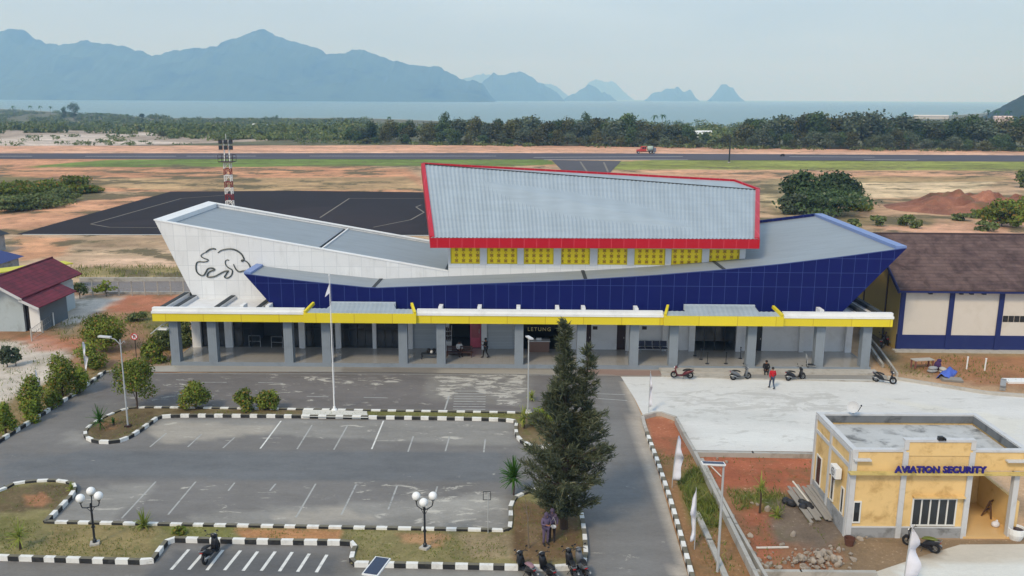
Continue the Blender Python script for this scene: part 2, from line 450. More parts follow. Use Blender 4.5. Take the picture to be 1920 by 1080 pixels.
# ---------------------------------------------------------------- asphalt surfaces
ASP = C3(116,114,112); DUST = C3(141,139,134); DARK = C3(92,95,99)
left_edge = [(196,699),(150,733),(85,775),(0,827),(-160,925),(-420,1090),(-900,1500)]
car = W([(330,699.5),(196,699)]+left_edge[1:]) + [(-32, 18), (14, 18)] + W([(1330,1220),(1290,1080),(1262,985),(1238,900),(1215,830),(1204,782),(1188,745),(1168,712),(1160,703),(1115,700),(700,698)])
regs_a = [
 (W([(200,700),(1120,700),(1120,762),(960,770),(260,762),(180,745)]), C3(108,104,102), .95),
 (W([(300,786),(965,790),(962,838),(700,826),(500,815),(290,822)]), DUST, .75),
 (W([(270,800),(330,790),(520,800),(500,812),(300,835)]), C3(158,152,142), .8),
 (W([(90,978),(160,925),(220,905),(300,912),(200,985)]), DUST, .75),
 (W([(300,985),(420,955),(600,950),(900,930),(958,930),(955,996),(500,986)]), DUST, .72),
 (W([(500,965),(640,950),(700,975),(560,985)]), C3(162,156,146), .7),
 (W([(780,945),(900,925),(950,940),(900,965),(820,990)]), C3(160,158,152), .6),
 (W([(130,800),(180,825),(160,838),(120,830)]), DUST, .6),
 (W([(820,702),(985,702),(992,735),(960,752),(905,745),(880,728),(820,745)]), None, .62), (W([(800,700),(1000,700),(1000,765),(800,750)]), C3(126,123,118), .8),
 (W([(815,735),(870,720),(880,730),(835,750)]), None, .7),
 (W([(560,706),(760,708),(740,722),(580,720)]), None, .5),
 (W([(915,742),(990,745),(985,765),(930,760)]), None, .6),
 (W([(1188,712),(1206,780),(1240,880),(1262,960),(1300,1080),(1270,1080),(1235,940),(1195,820),(1165,715)]), C3(170,161,149), .95),
 (W([(1095,1005),(1200,1035),(1240,1085),(1090,1095)]), None, .22), (W([(660,905),(960,900),(960,998),(700,990)]), None, .34), (W([(300,788),(960,792),(960,830),(300,830)]), None, .22), (W([(90,905),(640,905),(600,985),(90,985)]), None, .22), (W([(0,850),(960,850),(960,900),(0,900)]), C3(100,102,104), .6), (W([(1120,705),(1150,740),(1178,830),(1210,950),(1240,1080),(1110,1080),(1125,850)]), C3(118,118,117), .6), (W([(200,702),(820,702),(820,765),(200,765)]), None, .25),
 (W([(0,1052),(280,1062),(330,1028),(650,1035),(655,1060),(900,1075),(900,1082),(300,1082),(0,1082)]), C3(112,108,102), .6),
 (W([(660,1068),(1080,1072),(1085,1120),(660,1120)]), C3(140,138,132), .75),
 (W([(318,1036),(640,1042),(620,1085),(270,1085)]), C3(92,93,95), .85),
 (W([(140,845),(940,850),(930,905),(300,895),(120,890)]), C3(104,108,112), .6),
 (W([(0,870),(140,850),(100,900),(0,915)]), C3(102,106,110), .5),
]
sheet('car_park', car, .02, .55, ASP, regs_a, M_ASPH, .006)
conc = W([(1164,706.5),(1430,708),(1668,712.5),(1700,715),(1850,738),(1960,744),(2300,760),(2400,860),(1990,846),(1530,848),(1303,845),(1285,815),(1268,787),(1236,774),(1206,780),(1190,748)])
CON = C3(205,205,202)
sheet('concrete_yard', conc, .03, .7, CON, [
 (W([(1180,715),(1900,740),(1900,830),(1300,843)]), None, .35), (W([(1250,740),(1560,735),(1600,770),(1300,780)]), None, .7),
 (W([(1250,760),(1500,780),(1480,800),(1260,790)]), C3(192,194,191), .5),
 (W([(1300,800),(1540,805),(1540,830),(1320,835)]), C3(212,214,211), .6),
 (W([(1640,745),(1940,790),(1900,830),(1840,800)]), C3(208,206,196), .7)], M_CONC, .006)
sec_yard = W([(1640,1072),(1608,1050),(1560,1040),(1700,1035),(1745,1022),(1800,1018),(1990,1018),(1990,1150),(1640,1150)])
sheet('security_forecourt', W([(1636,1075),(1740,1040),(1800,1022),(2060,1020),(2060,1200),(1700,1200)]), .03, .4, C3(196,190,178),
 [(W([(1680,1062),(2000,1050),(2000,1200),(1680,1200)]), C3(212,214,210), .9), (W([(1690,1020),(1780,1016),(1750,1045),(1690,1050)]), C3(140,124,104), .8)], M_CONC, .01)
# walkway between terminal and road
walk = W([(232,690),(327,686),(1040,690.5),(1626,697),(1662,705),(1664,713),(1160,706),(700,698.5),(190,698)])
sheet('walkway', walk, .05, .4, C3(150,148,143), [
 (W([(640,690),(1080,692),(1080,703),(640,699)]), C3(118,112,104), .7), (W([(820,694),(1060,694),(1060,703),(820,702)]), C3(164,158,146), .7),
 (W([(1090,692),(1245,694),(1245,706),(1090,703)]), C3(138,106,92), .7), (W([(200,688),(330,684),(330,698),(200,698)]), C3(172,168,160), .7),
 (W([(1400,698),(1630,700),(1630,712),(1400,710)]), C3(136,134,130), .8)], M_CONC, .006)
# aircraft apron, taxiway, runway
apr = W([(30,440),(320,359.5),(560,358),(1200,366),(1220,446),(805,441.5)])
sheet('aircraft_apron', apr, .06, 2.5, C3(40,34,37), [(W([(200,420),(700,380),(800,440)]), C3(54,47,50), .5), (W([(560,365),(800,375),(800,420),(640,400)]), C3(40,36,40), .6)], M_APRON, .01)
sheet('taxiway', W([(1034,300),(1165,302),(1138,330),(1175,366),(1020,366),(1058,324)]), .05, 3, C3(84,82,86), [], M_APRON, .01)
sheet('runway', W([(-900,289.5),(-300,288),(960,287.2),(1920,291.5),(2800,296),(2800,308),(1920,303.2),(960,299),(-300,298),(-900,300)]), .07, 12, C3(82,80,88), [], M_APRON, .004)
# ---------------------------------------------------------------- painted markings
def line_mb(pairs, w, z, mb=None):
    mb = mb or MB()
    for a, b in pairs:
        p, q = at(*a, z), at(*b, z); d = (q-p); n = Vector((-d.y, d.x, 0)).normalized()*w/2
        mb.add([p+n, p-n, q-n, q+n], [(0, 1, 2, 3)])
    return mb
ZM = .026
tag(line_mb([((312,812),(281,838)),((378,814),(352,838)),((440,820),(418,840)),((585,797),(557,842)),((652,797),(626,843)),((775,818),(765,847)),((843,818),(835,846)),((910,823),(907,848)),
 ((292,903),(228,972)),((367,903),(315,965)),((440,905),(428,920)),((517,907),(506,920)),((592,907),(555,970)),((668,908),(640,965)),((745,910),(728,955)),((820,912),(812,940))], .1, ZM).build('parking_lines', M_WORNPAINT), kind='structure')
bay = list(zip([(354,1030),(386,1031),(418,1031),(451,1032),(483,1034),(516,1034),(548,1035),(580,1038),(613,1040)], [(321,1068),(354,1068),(388,1069),(421,1069),(456,1070),(490,1070),(524,1071),(558,1072),(593,1073)]))
mb = line_mb(bay, .16, ZM); line_mb([((527,789),(488,841)),((719,789),(697,842))], .1, ZM, mb)
tag(mb.build('motorcycle_bay_lines', M_WHITEPAINT), kind='structure')
mb = line_mb([((268,739.5),(293,740)),((378,716.5),(425,717)),((484,717),(531,718.5)),((575,743),(616,744)),((682,745),(727,746)),((330,712),(345,712)),((380,742),(402,742.5))], .1, ZM)
for i in range(8):
    t_ = i/7; line_mb([((853-4*t_, 733+34*t_), (911-1*t_, 733.5+34*t_))], .11+.02*t_, ZM, mb)
line_mb([((842,742),(834,768))], .12, ZM, mb); line_mb([((1118,738),(1172,740)),((1118,747),(1176,751))], .1, ZM, mb)
line_mb([((215,700.5),(640,701)),((640,701),(1100,704))], .07, ZM, mb)
tag(mb.build('road_markings', M_WORNPAINT), kind='structure')
mb = line_mb([((170,420),(340,372)),((170,420),(205,426)),((205,426),(330,427)),((340,372),(420,366)),((600,408),(655,372)),((655,372),(672,372)),((700,426),(770,412)),((770,412),(795,398)),((795,398),(780,388)),((780,388),(790,384)),((670,372),(800,372))], .3, .075)
tag(mb.build('apron_lines', M_YELLOWLINE), kind='structure')
tag(line_mb([((42,439.5),(808,441.3))], .5, .075).build('apron_edge_line', M_WHITEPAINT), kind='structure')
tag(line_mb([((-200,292.6),(60,292.8)),((160,293),(330,292.8)),((350,292.7),(480,292.6)),((580,292.5),(930,292.6)),((1000,295),(1280,293.3)),((1480,293.6),(1640,294.5)),((1620,299.2),(1720,299.8)),((1020,299.2),(1290,299.6))], .9, .09).build('runway_markings', M_WHITEPAINT), kind='structure')
tag(line_mb([((1088,303),(1098,318)),((1098,318),(1102,324)),((1132,304),(1140,322))], .6, .08).build('taxiway_lines', M_YELLOWLINE), kind='structure')
# ---------------------------------------------------------------- kerbs and planted beds
M_KW = mat('kerb_white', C3(222,222,218), .8, .1, 2, dirt=C3(140,136,128), dirt_scale=2.5, dirt_amt=.35)
M_KB = mat('kerb_black', C3(38,39,41), .8, .15, 2, dirt=C3(90,88,84), dirt_scale=2.5, dirt_amt=.4)
M_KT = mat('kerb_worn_top', C3(112,108,94), .9, .2, 2, dirt=C3(84,82,72), dirt_scale=2.5, dirt_amt=.5)
M_KG = mat('kerb_concrete', C3(176,172,164), .9, .15, 2, dirt=C3(120,112,100), dirt_scale=1.5)
def resample(pts, step, closed=False):
    pts = [Vector((p[0], p[1], 0)) for p in pts]
    if closed: pts = pts + [pts[0]]
    L = [0]
    for a, b in zip(pts, pts[1:]): L.append(L[-1]+(b-a).length)
    n = max(2, round(L[-1]/step)); out = []
    for i in range(n+1):
        s_ = L[-1]*i/n; k = 0
        while k < len(L)-2 and L[k+1] < s_: k += 1
        t_ = (s_-L[k])/max(1e-6, L[k+1]-L[k]); out.append(pts[k].lerp(pts[k+1], min(1, t_)))
    return out
def rounded(px, k=3):                     # Chaikin smoothing in world space
    p = [Vector((q[0], q[1], 0)) for q in px]
    for _ in range(k):
        o = [p[0]]
        for a, b in zip(p, p[1:]): o += [a.lerp(b, .25), a.lerp(b, .75)]
        p = o+[p[-1]]
    return [(q.x, q.y) for q in p]
def kerb(pts, w=.22, h=.24, stripe=.6, plain=False, z0=0.0, start=0):
    q = resample(pts, stripe); mb = MB()
    q = [q[0]]+[a.lerp(b, random.uniform(-.1, .1)) for a, b in zip(q[1:-1], q[2:])]+[q[-1]]
    for i, (a, b) in enumerate(zip(q, q[1:])):
        ta = (q[i+1]-q[max(0, i-1)]).normalized(); tb = (q[min(len(q)-1, i+2)]-q[i]).normalized()
        na = Vector((-ta.y, ta.x, 0))*w/2; nb = Vector((-tb.y, tb.x, 0))*w/2
        mb.prism([a+na+Vector((0,0,z0)), a-na+Vector((0,0,z0)), b-nb+Vector((0,0,z0)), b+nb+Vector((0,0,z0))], (0,0,h), 0 if plain else (i+start) % 2)
        if not plain and (i+start) % 2: mb.mi[-5] = 2
    return tag(mb.build('kerb', [M_KG, M_KG] if plain else [M_KW, M_KB, M_KT]), kind='structure')
def P2(pts, z=.12): return W(pts, z)
kerb(P2([(196,697),(150,731),(85,773),(0,826),(-90,880),(-250,975)]), h=.26, start=1)
# strip with the flagpole
outer = P2([(1085,806),(1040,838),(1000,839),(985,832),(972,823),(967,810),(968,796),(968,787),(800,784),(640,782),(500,780),(302,779),(291,786),(272,800),(240,822),(215,829),(185,829),(163,823),(158,812),(168,799),(198,782),(232,768),(262,764.5),(500,768),(700,771),(965,775),(1010,776),(1085,792),(1085,806)])
bedA = rounded(outer, 2)
kerb(bedA, start=0)
sheet('planting_bed', bedA[:-1], .15, .35, C3(112,98,72), [
 (P2([(640,770),(975,774),(970,786),(640,782)]), C3(112,112,62), .85), (P2([(160,800),(290,770),(280,800),(200,830)]), C3(98,84,62), .9),
 (P2([(568,768),(688,771),(688,782),(568,780)]), C3(200,197,188), 0), (P2([(190,795),(215,785),(225,800),(200,810)]), C3(150,110,78), .7)], M_BED, .004)
# big bed along the lower edge, reaching the tall tree
outB = [(85,981),(330,986),(560,990),(955,997),(958,975),(957,950),(966,935),(985,926),(1010,918),(1050,925),(1082,945),(1091,968),(1096,1005),(1099,1046),(1090,1062),(1040,1066),(900,1063),(760,1060),(657,1058),(662,1038),(668,1022),(655,1018),(500,1016),(316,1012),(300,1032),(284,1054),(200,1052),(100,1049),(-60,1044),(-260,1040),(-200,980),(-60,935),(0,923),(30,908),(80,903),(120,904),(143,912),(135,930),(110,956),(85,981)]
outB = P2(outB); kerb(outB, h=.27, start=1)
sheet('planting_bed', outB[:-1], .15, .35, C3(128,120,82), [
 (P2([(0,915),(140,905),(110,955),(30,960),(-60,960)]), C3(98,84,62), .9), (P2([(40,930),(85,925),(95,945),(55,952)]), C3(158,112,82), .9),
 (P2([(-60,960),(80,975),(40,1020),(-60,1020)]), C3(112,108,66), .8), (P2([(440,990),(640,992),(640,1012),(460,1010)]), C3(186,130,90), .75),
 (P2([(745,1000),(840,1003),(830,1030),(760,1020)]), C3(180,136,102), .7), (P2([(860,1000),(965,1000),(965,1050),(880,1045)]), C3(146,128,104), .7),
 (P2([(965,940),(1080,945),(1090,1050),(960,1055)]), C3(106,84,62), .9), (P2([(990,985),(1020,985),(1015,1020),(985,1020)]), C3(130,112,88), .6),
 (P2([(300,985),(440,988),(440,1010),(320,1008)]), C3(118,120,64), .7), (P2([(100,985),(290,990),(280,1040),(80,1040)]), C3(138,122,84), .7)], M_BED, .004)
# kerbs of the right-hand strip
kerb(P2([(1213,813),(1230,858),(1256,935),(1275,1000),(1292,1062),(1320,1160)]), h=.26, start=1)
kerb(P2([(1205,784),(1208,798),(1213,812)]), plain=True, h=.26)
kerb(P2([(1205,783),(1236,775),(1268,786)]), plain=True, h=.3)
kerb(P2([(1664,708),(1700,713),(1850,737),(1930,743),(2300,760)]), plain=True, h=.26)
kerb(P2([(1240,704),(1420,709),(1640,714)]), plain=True, h=.1)
# concrete gutter strip beside lower kerbs
# ---------------------------------------------------------------- hills across the bay
M_HILL = mat('forest_hill', C3(62,78,58), .95, .5, .005, dirt=C3(8,18,18), dirt_scale=.003, dirt_amt=.9, spec=.1)
def hill(sky, D, depth, seed, name='hills', base=-14):
    """a ridge of real depth whose crest follows the skyline"""
    pts = [atY(px, py, D) for px, py in sky]
    xs = np.array([p.x for p in pts]); hs = np.array([p.z for p in pts])
    n = 700; x = np.linspace(xs[0], xs[-1], n); h = np.interp(x, xs, hs)
    ker = np.hanning(5); ker /= ker.sum(); h = np.convolve(np.pad(h, 2, 'edge'), ker, 'valid')
    h = np.maximum(h + ((fbm(x/(.035*D)+seed, x*0+seed, 4)-.5)*.005*D + (fbm(x/(.007*D)+seed, x*0+seed, 3)-.5)*.0065*D)*np.clip(h/60, 0, 1), base)
    v = np.linspace(-1, 1, 60); X = np.repeat(x[None], 60, 0); Z = np.empty_like(X); Yy = np.empty_like(X)
    for j, t_ in enumerate(v):
        fall = (1-abs(t_))**1.05 if t_ < 0 else (1-t_)**.8
        rug = (fbm(x/(.05*D)+seed+3, np.full(n, t_*6+seed), 5)-.5)*2
        Z[j] = base + (h-base)*np.clip(fall*(1+.9*rug*(1-fall)), 0, 1)
        Yy[j] = D + t_*depth*(.75+.25*np.clip((h-base)/(h.max()-base+1), 0, 1))
    i = np.arange(59)[:, None]*n+np.arange(n-1)[None]
    f = np.stack([i, i+1, i+n+1, i+n], -1).reshape(-1, 4)
    o = np_mesh(name, np.stack([X.ravel(), Yy.ravel(), Z.ravel()], 1), f, M_HILL)
    o.data.polygons.foreach_set('use_smooth', np.ones(len(f), bool)); return tag(o, kind='structure')
hill([(-500,150),(-300,120),(-120,80),(-40,66),(0,58),(20,49),(38,50),(58,68),(90,78),(120,82),(142,76),(160,73),(185,78),(230,86),(262,96),(284,108),(310,98),(345,92),(385,88),(405,86),(428,74),(455,62),(478,54),(495,53),(515,62),(550,74),(585,87),(612,99),(640,100),(660,93),(676,91),(700,101),(730,113),(770,117),(805,121),(822,123),(845,138),(870,147),(885,148),(905,158),(918,176),(930,190)], 8000, 1300, 3.3)
hill([(890,187),(905,152),(925,139),(945,140),(965,134),(975,131),(990,140),(1010,153),(1030,165),(1045,175),(1054,184)], 10500, 900, 8.1)
hill([(800,170),(860,150),(905,136),(930,140),(980,150),(1030,160),(1060,175),(1080,186)], 17000, 1200, 5.7)
hill([(1060,184),(1080,172),(1100,161),(1112,160),(1130,170),(1150,182)], 11500, 600, 11)
hill([(1080,183),(1105,155),(1125,146),(1150,150),(1165,162),(1182,184)], 19000, 900, 13)
hill([(1212,184),(1222,175),(1245,170),(1268,165),(1285,168),(1295,168),(1300,175),(1306,184)], 12500, 350, 15, 'island')
hill([(1332,184),(1342,170),(1352,160),(1362,157),(1374,164),(1382,176),(1390,184)], 12000, 300, 17, 'island')
hill([(1876,222),(1890,205),(1905,190),(1925,176),(1980,160),(2100,150),(2300,190),(2400,230)], 1500, 130, 21).data.materials[0] = mat('dark_headland', C3(44,58,46), .95, .5, .06, dirt=C3(20,32,28), dirt_scale=.03, dirt_amt=.8)
# ================================================================ AIRPORT TERMINAL
M_WHITEP = panel_mat('white_cladding', C3(216,219,221), C3(192,197,201), 1.08, 1.3, .035, ox=.2, oz=.25, dirt=C3(170,172,170))
M_BLUEP = panel_mat('blue_cladding', C3(7,19,86), C3(52,70,124), 1.05, 1.2, .035, ox=.3, oz=-6.85, rough=.5, var=.06, zmin=6.5, spec=.2)
M_REDP = panel_mat('red_cladding', C3(174,8,32), C3(196,70,84), 1.05, None, .05, ox=.1, rough=.4)
M_YELP = panel_mat('yellow_cladding', C3(216,198,44), C3(190,166,36), 3.1, None, .06, ox=.4, rough=.45, var=.05)
M_WHITE = mat('white_render', C3(214,216,218), .7, .06, .8, dirt=C3(176,176,172), dirt_scale=.7, dirt_amt=.35)
M_WHITEBR = mat('white_parapet', C3(226,228,228), .6, .05, .8, dirt=C3(180,182,180), dirt_scale=.7, dirt_amt=.3)
M_COLG = mat('grey_column_paint', C3(128,138,148), .6, .06, .8, dirt=C3(92,98,104), dirt_scale=.9, dirt_amt=.3)
M_GUT = mat('dark_gutter', C3(52,58,62), .8, .15, 1.5)
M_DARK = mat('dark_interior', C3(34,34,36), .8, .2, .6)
M_FRAME = mat('dark_frame', C3(26,28,32), .4, .1, 2)
M_BROWN = mat('dark_door', C3(52,34,34), .5, .15, 1.5)
M_SHUT = panel_mat('grey_shutter', C3(168,176,182), C3(140,148,156), 50, .14, .02, rough=.5)
M_LBLUE = mat('light_blue_trim', C3(116,138,186), .45, .06, .6)
M_PINK = mat('pink_cabinet', C3(206,92,112), .5, .2, 3)
def roofmat(name, rgb, sx, sy):
    m, t, b = newmat(name); p = t.coords('Object'); s = t.sep(p)
    n = t.noise(t.coords('Object', (.25, 1.2, 1)), 1.1, 7, .65)
    wv = t.math('SINE', t.math('MULTIPLY', s[1], sy)) if sy else t.math('SINE', t.math('MULTIPLY', s[0], sx))
    f = t.math('ADD', t.math('MULTIPLY_ADD', n, .5, .75), t.math('MULTIPLY', wv, .035))
    t.set(b.inputs['Base Color'], t.mix(1.0, rgb, t.new('ShaderNodeCombineXYZ', {0: f, 1: f, 2: f}).outputs[0], 'MULTIPLY'))
    b.inputs['Roughness'].default_value = .5; b.inputs['Metallic'].default_value = .0
    return m
M_ROOFG = roofmat('grey_metal_roof', C3(136,145,152), 0, 14)
M_ROOFR = roofmat('ribbed_metal_roof', C3(152,164,172), 3, 0)
def glassmat(name, rgb, rough=.08):
    m, t, b = newmat(name)
    t.set(b.inputs['Base Color'], t.mix(t.noise(t.coords('Object'), .9, 3), rgb, tuple(c*1.8+.004 for c in rgb)))
    b.inputs['Roughness'].default_value = rough; b.inputs['Specular IOR Level'].default_value = .5
    return m
M_GLASS = glassmat('dark_glass', C3(30,34,38))
def tilemat():
    m, t, b = newmat('polished_floor'); p = t.coords('Object'); s = t.sep(p)
    ln = t.math('MAXIMUM', *[t.math('LESS_THAN', t.math('FRACT', t.math('DIVIDE', t.math('ADD', s[i], 500.0), .6)), .02) for i in (0, 1)])
    n = t.noise(p, .5, 5)
    f = t.math('MULTIPLY_ADD', n, .3, .85)
    c = t.mix(1.0, C3(160,159,156), t.new('ShaderNodeCombineXYZ', {0: f, 1: f, 2: f}).outputs[0], 'MULTIPLY')
    t.set(b.inputs['Base Color'], t.mix(t.math('MULTIPLY', ln, .5), c, C3(120,118,114)))
    b.inputs['Roughness'].default_value = .09; b.inputs['Specular IOR Level'].default_value = 1.0
    return m
M_TILE = tilemat()
def latticemat():
    m, t, b = newmat('yellow_lattice'); s = t.sep(t.coords('Object'))
    u = t.math('MULTIPLY', s[0], 2*math.pi/.61); v = t.math('MULTIPLY', s[2], 2*math.pi/.48)
    a = t.math('MULTIPLY', t.math('SINE', u), t.math('SINE', v))
    c = t.math('MULTIPLY', t.math('COSINE', t.math('MULTIPLY', u, 2)), t.math('COSINE', t.math('MULTIPLY', v, 2)))
    k = t.math('ADD', t.math('ABSOLUTE', a), t.math('MULTIPLY', c, .55))
    k = t.math('ADD', t.math('ADD', t.math('MULTIPLY', t.math('COSINE', u), .55), t.math('MULTIPLY', t.math('COSINE', v), .35)), t.math('MULTIPLY', c, .28))
    hole = t.ramp(k, .05, .6)
    col = t.mix(t.math('MULTIPLY', hole, .8), C3(255,226,16), C3(140,84,16))
    t.set(b.inputs['Base Color'], col); b.inputs['Roughness'].default_value = .5
    return m
M_LATT = latticemat()
T = empty('airport_terminal', (0, 70, 0), TH, 'long airport terminal with red, white and blue boat-shaped roofs over a yellow-edged portico', 'terminal building')
FZ = .35
# floor and plinth
mb = MB(); mb.box(-28.3, .06, 0, 29.6, 4.8, FZ); mb.build('floor', M_TILE, T)
mb = MB(); mb.box(-28.3, 0, 0, 29.6, .06, FZ+.02); mb.box(29.6, 0, 0, 29.66, 4.8, FZ+.02); mb.box(-28.36, 0, 0, -28.3, 4.8, FZ+.02)
mb.build('plinth', M_COLG, T)
mb = MB(); mb.box(12.2, -1.1, 0.03, 30, -.01, .22); mb.box(12.2, -1.9, .03, 19.2, -1.1, .13); mb.build('front_step', M_KG, T)
# front columns
for x in (-27.95,-24.8,-18.5,-15.35,-9.0,-5.85,.6,5.75,10.1,13.35,19.75,25.35,29.15):
    mb = MB(); mb.box(x-.36, -.012, -.02, x+.36, .7, 4.1)
    for k in (-.2, 0, .2): mb.box(x+k-.012, -.02, .4, x+k+.012, -.012, 4.0)
    mb.build('column', M_COLG, T)
# canopy: slab, yellow fascia, stepped white parapet, beams
mb = MB(); mb.box(-29.2, -.45, 4.12, 30.7, 6.2, 4.62); mb.build('canopy_slab', M_WHITE, T)
def fascia(x0, x1, y, name='fascia', z0=4.0, z1=4.66):
    mb = MB(); mb.box(x0, y, z0, x1, y+.16, z1); return mb
G1, G2 = (-16.9, -7.75), (12.3, 21.95)
mb = MB()
for x0, x1 in ((-29.35, G1[0]), (G1[1], G2[0]), (G2[1], 30.85)): mb.box(x0, -.62, 4.0, x1, -.45, 4.66)
mb.box(-29.35, -.45, 4.0, -29.2, 6.2, 4.66); mb.box(30.7, -.45, 4.0, 30.85, 6.2, 4.66)
mb.build('fascia', M_YELP, T)
mb = MB()
for x0, x1 in ((-29.4, G1[0]), (G1[1], G2[0]), (G2[1], 30.9)):
    mb.box(x0, -.68, 4.665, x1, -.3, 4.86); mb.box(x0+.03, -.52, 4.865, x1-.03, -.12, 5.12)
mb.build('parapet', M_WHITEBR, T)
for a, b in (((-29.0,-.1),(-29.0,6.1)),((-27.9,-.1),(-27.9,5)),((-24.5,-.1),(-24.5,5)),((-21.0,-.1),(-21.0,5)),((29.0,-.1),(29.0,6.1)),((30.3,-.1),(30.3,6.1))):
    mb = MB(); mb.box(a[0]-.2, a[1], 4.625, a[0]+.2, b[1], 4.95, 0); mb.box(a[0]+.203, a[1], 4.625, a[0]+.27, b[1], 4.9, 1)
    mb.build('roof_beam', [M_GUT, M_WHITE], T)
mb = MB(); mb.box(-29.13, 6.11, 4.625, -27.5, 6.3, 4.9); mb.build('roof_beam', M_GUT, T)
for px in (455, 503, 826, 899, 972, 1045, 1094, 1193, 1540):
    x = TY(px, 575, .3).x
    if any(g0-.3 < x < g1+.3 for g0, g1 in (G1, G2)): continue
    mb = MB(); mb.box(x-.16, .0, 4.63, x+.16, 1.1, 5.22); mb.build('roof_bracket', M_WHITEBR, T)
# two hipped porch roofs on the canopy
for g0, g1 in (G1, G2):
    mb = MB(); mb.box(g0, -.95, 4.06, g1, -.78, 4.84); mb.box(g0, -.78, 4.06, g0+.16, -.3, 4.84); mb.box(g1-.16, -.78, 4.06, g1, -.3, 4.84)
    mb.box(g0+.16, -.78, 4.06, g1-.16, -.3, 4.2)
    fa = mb.build('porch_fascia', M_YELP, T)
    mb = MB()
    n = 46
    xs = [g0+.18+(g1-g0-.36)*i/n for i in range(n+1)]
    vs = []
    for i, x in enumerate(xs):
        dz = .035 if i % 2 else 0
        q = min(1, max(0, min((x-g0-1.7)/.3, (g1-x-1.7)/.3)))
        vs += [(x, -.8, 4.8+dz), (x, -.8+1.7*max(.45, q), 4.8+.52*max(.45, q)+dz)]
    mb.add(vs, [(2*i, 2*i+2, 2*i+3, 2*i+1) for i in range(n)])
    mb.box(g0+.2, -.75, 4.6, g1-.2, .85, 4.78)
    mb.build('porch_roof', M_ROOFR, T)
    mb = MB(); mb.box(g0+1.9, .86, 4.9, g1-1.9, 1.08, 5.38); mb.build('porch_ridge', mat('ridge_cap', C3(178,190,200), .5, .05), T)
    for xe, s_ in ((g0, 1), (g1, -1)):
        mb = MB(); mb.bar((xe+.1*s_, -.86, 4.9), (xe+.95*s_*.55, .55, 5.34), .2, .24); mb.build('porch_hip', M_YELP, T)
# ------------ rear wall of the portico, segment by segment (pixel columns measured in the photograph)
def wx(px): return TY(px, 648, 4.75).x
def wallseg(a, b, m, name, y=4.75, z0=FZ, z1=4.12, th=.25):
    mb = MB(); mb.box(wx(a), y, z0, wx(b), y+th, z1); return mb.build(name, m, T)
def wcol(a, b):
    mb = MB(); mb.box(wx(a), 4.42, FZ, wx(b), 4.75, 4.12); mb.build('wall_pier', M_WHITE, T)
def glazed(a, b, nx, rails=(.45, .78), y=4.8):
    x0, x1 = wx(a), wx(b)
    mb = MB()
    for i in range(nx+1):
        x = x0+(x1-x0)*i/nx; mb.box(x-.035, y-.06, FZ, x+.035, y, 4.1)
    for r in rails: mb.box(x0, y-.056, FZ+r*3.7-.035, x1, y-.004, FZ+r*3.7+.035)
    mb.box(x0, y-.056, FZ, x1, y-.004, FZ+.1)
    fr = mb.build('window', M_FRAME, T)
    mb = MB(); mb.box(x0, y, FZ, x1, y+.03, 4.1); mb.build('pane', M_GLASS, fr)
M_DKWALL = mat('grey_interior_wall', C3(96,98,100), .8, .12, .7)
for a, b in ((364,380),(425,439),(563,574),(631,641),(700,707),(766,775),(833,843),(903,913),(1050,1061),(1172,1183),(1240,1248),(1290,1301),(1378,1388),(1496,1505),(1582,1594)): wcol(a, b)
glazed(380, 425, 3); glazed(439, 472, 2); glazed(530, 563, 2); glazed(574, 631, 4); glazed(641, 700, 4); glazed(707, 766, 4)
for a, b in ((775,833),(913,965)): wallseg(a, b, M_SHUT, 'roller_shutter')
for a, b in ((1061,1099),(1108,1156),(1183,1240),(1248,1290),(1388,1416),(1428,1496),(1505,1582),(962,978)): wallseg(a, b, M_WHITE, 'wall')
for a, b, m_ in ((1099,1108,M_BROWN),(1156,1172,M_BROWN),(1416,1428,M_FRAME)):
    d = wallseg(a, b, m_, 'door', 4.82); mb = MB(); x = wx(b)-.12; mb.box(x-.03, 4.77, 1.35, x+.03, 4.82, 1.5); mb.build('handle', M_KG, d)
# open bays with a room behind
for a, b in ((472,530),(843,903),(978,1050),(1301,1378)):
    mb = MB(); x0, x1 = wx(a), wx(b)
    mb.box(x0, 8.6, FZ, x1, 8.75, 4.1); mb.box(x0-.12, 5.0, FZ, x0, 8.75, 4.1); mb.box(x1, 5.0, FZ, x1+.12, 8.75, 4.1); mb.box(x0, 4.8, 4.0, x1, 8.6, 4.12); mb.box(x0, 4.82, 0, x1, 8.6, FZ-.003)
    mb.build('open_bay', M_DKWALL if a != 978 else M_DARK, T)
mb = MB(); mb.box(wx(1301), 4.8, 1.2, wx(1378), 4.83, 4.1); 
en = mb.build('entrance_glazing', M_GLASS, T)
mb = MB()
for i in range(5):
    x = wx(1301)+(wx(1378)-wx(1301))*i/4; mb.box(x-.04, 4.74, FZ, x+.04, 4.797, 4.1)
mb.box(wx(1301), 4.745, 2.75, wx(1378), 4.796, 2.83); mb.build('frame', M_FRAME, en)
# body of the building behind the portico
mb = MB(); mb.box(-27.6, 8.8, 0, 27.2, 18, 4.1); mb.box(-27.6, 4.9, 0, -27.4, 8.8, 4.1); mb.box(wx(1594)-.2, 4.9, 0, wx(1594), 8.8, 4.1); mb.build('rear_body', M_WHITE, T)
# bay name in metal letters
lt = text_mb('LETUNG', .46, .05, 0.0, 1.25); lt.M = None
mb = MB(); mb.M = Matrix.Translation(((wx(994)+wx(1027))/2, 4.3, TY(1010, 620.5, 4.3).z)) @ Matrix.Rotation(math.pi/2, 4, 'X')
mb.add(lt.v, lt.f); mb.build('name_lettering', mat('brass_letters', C3(206,190,128), .4, .05), T)
mb = MB(); mb.box(wx(978), 4.34, 2.3, wx(1050), 4.4, 4.1); mb.build('name_board', M_DARK, T)
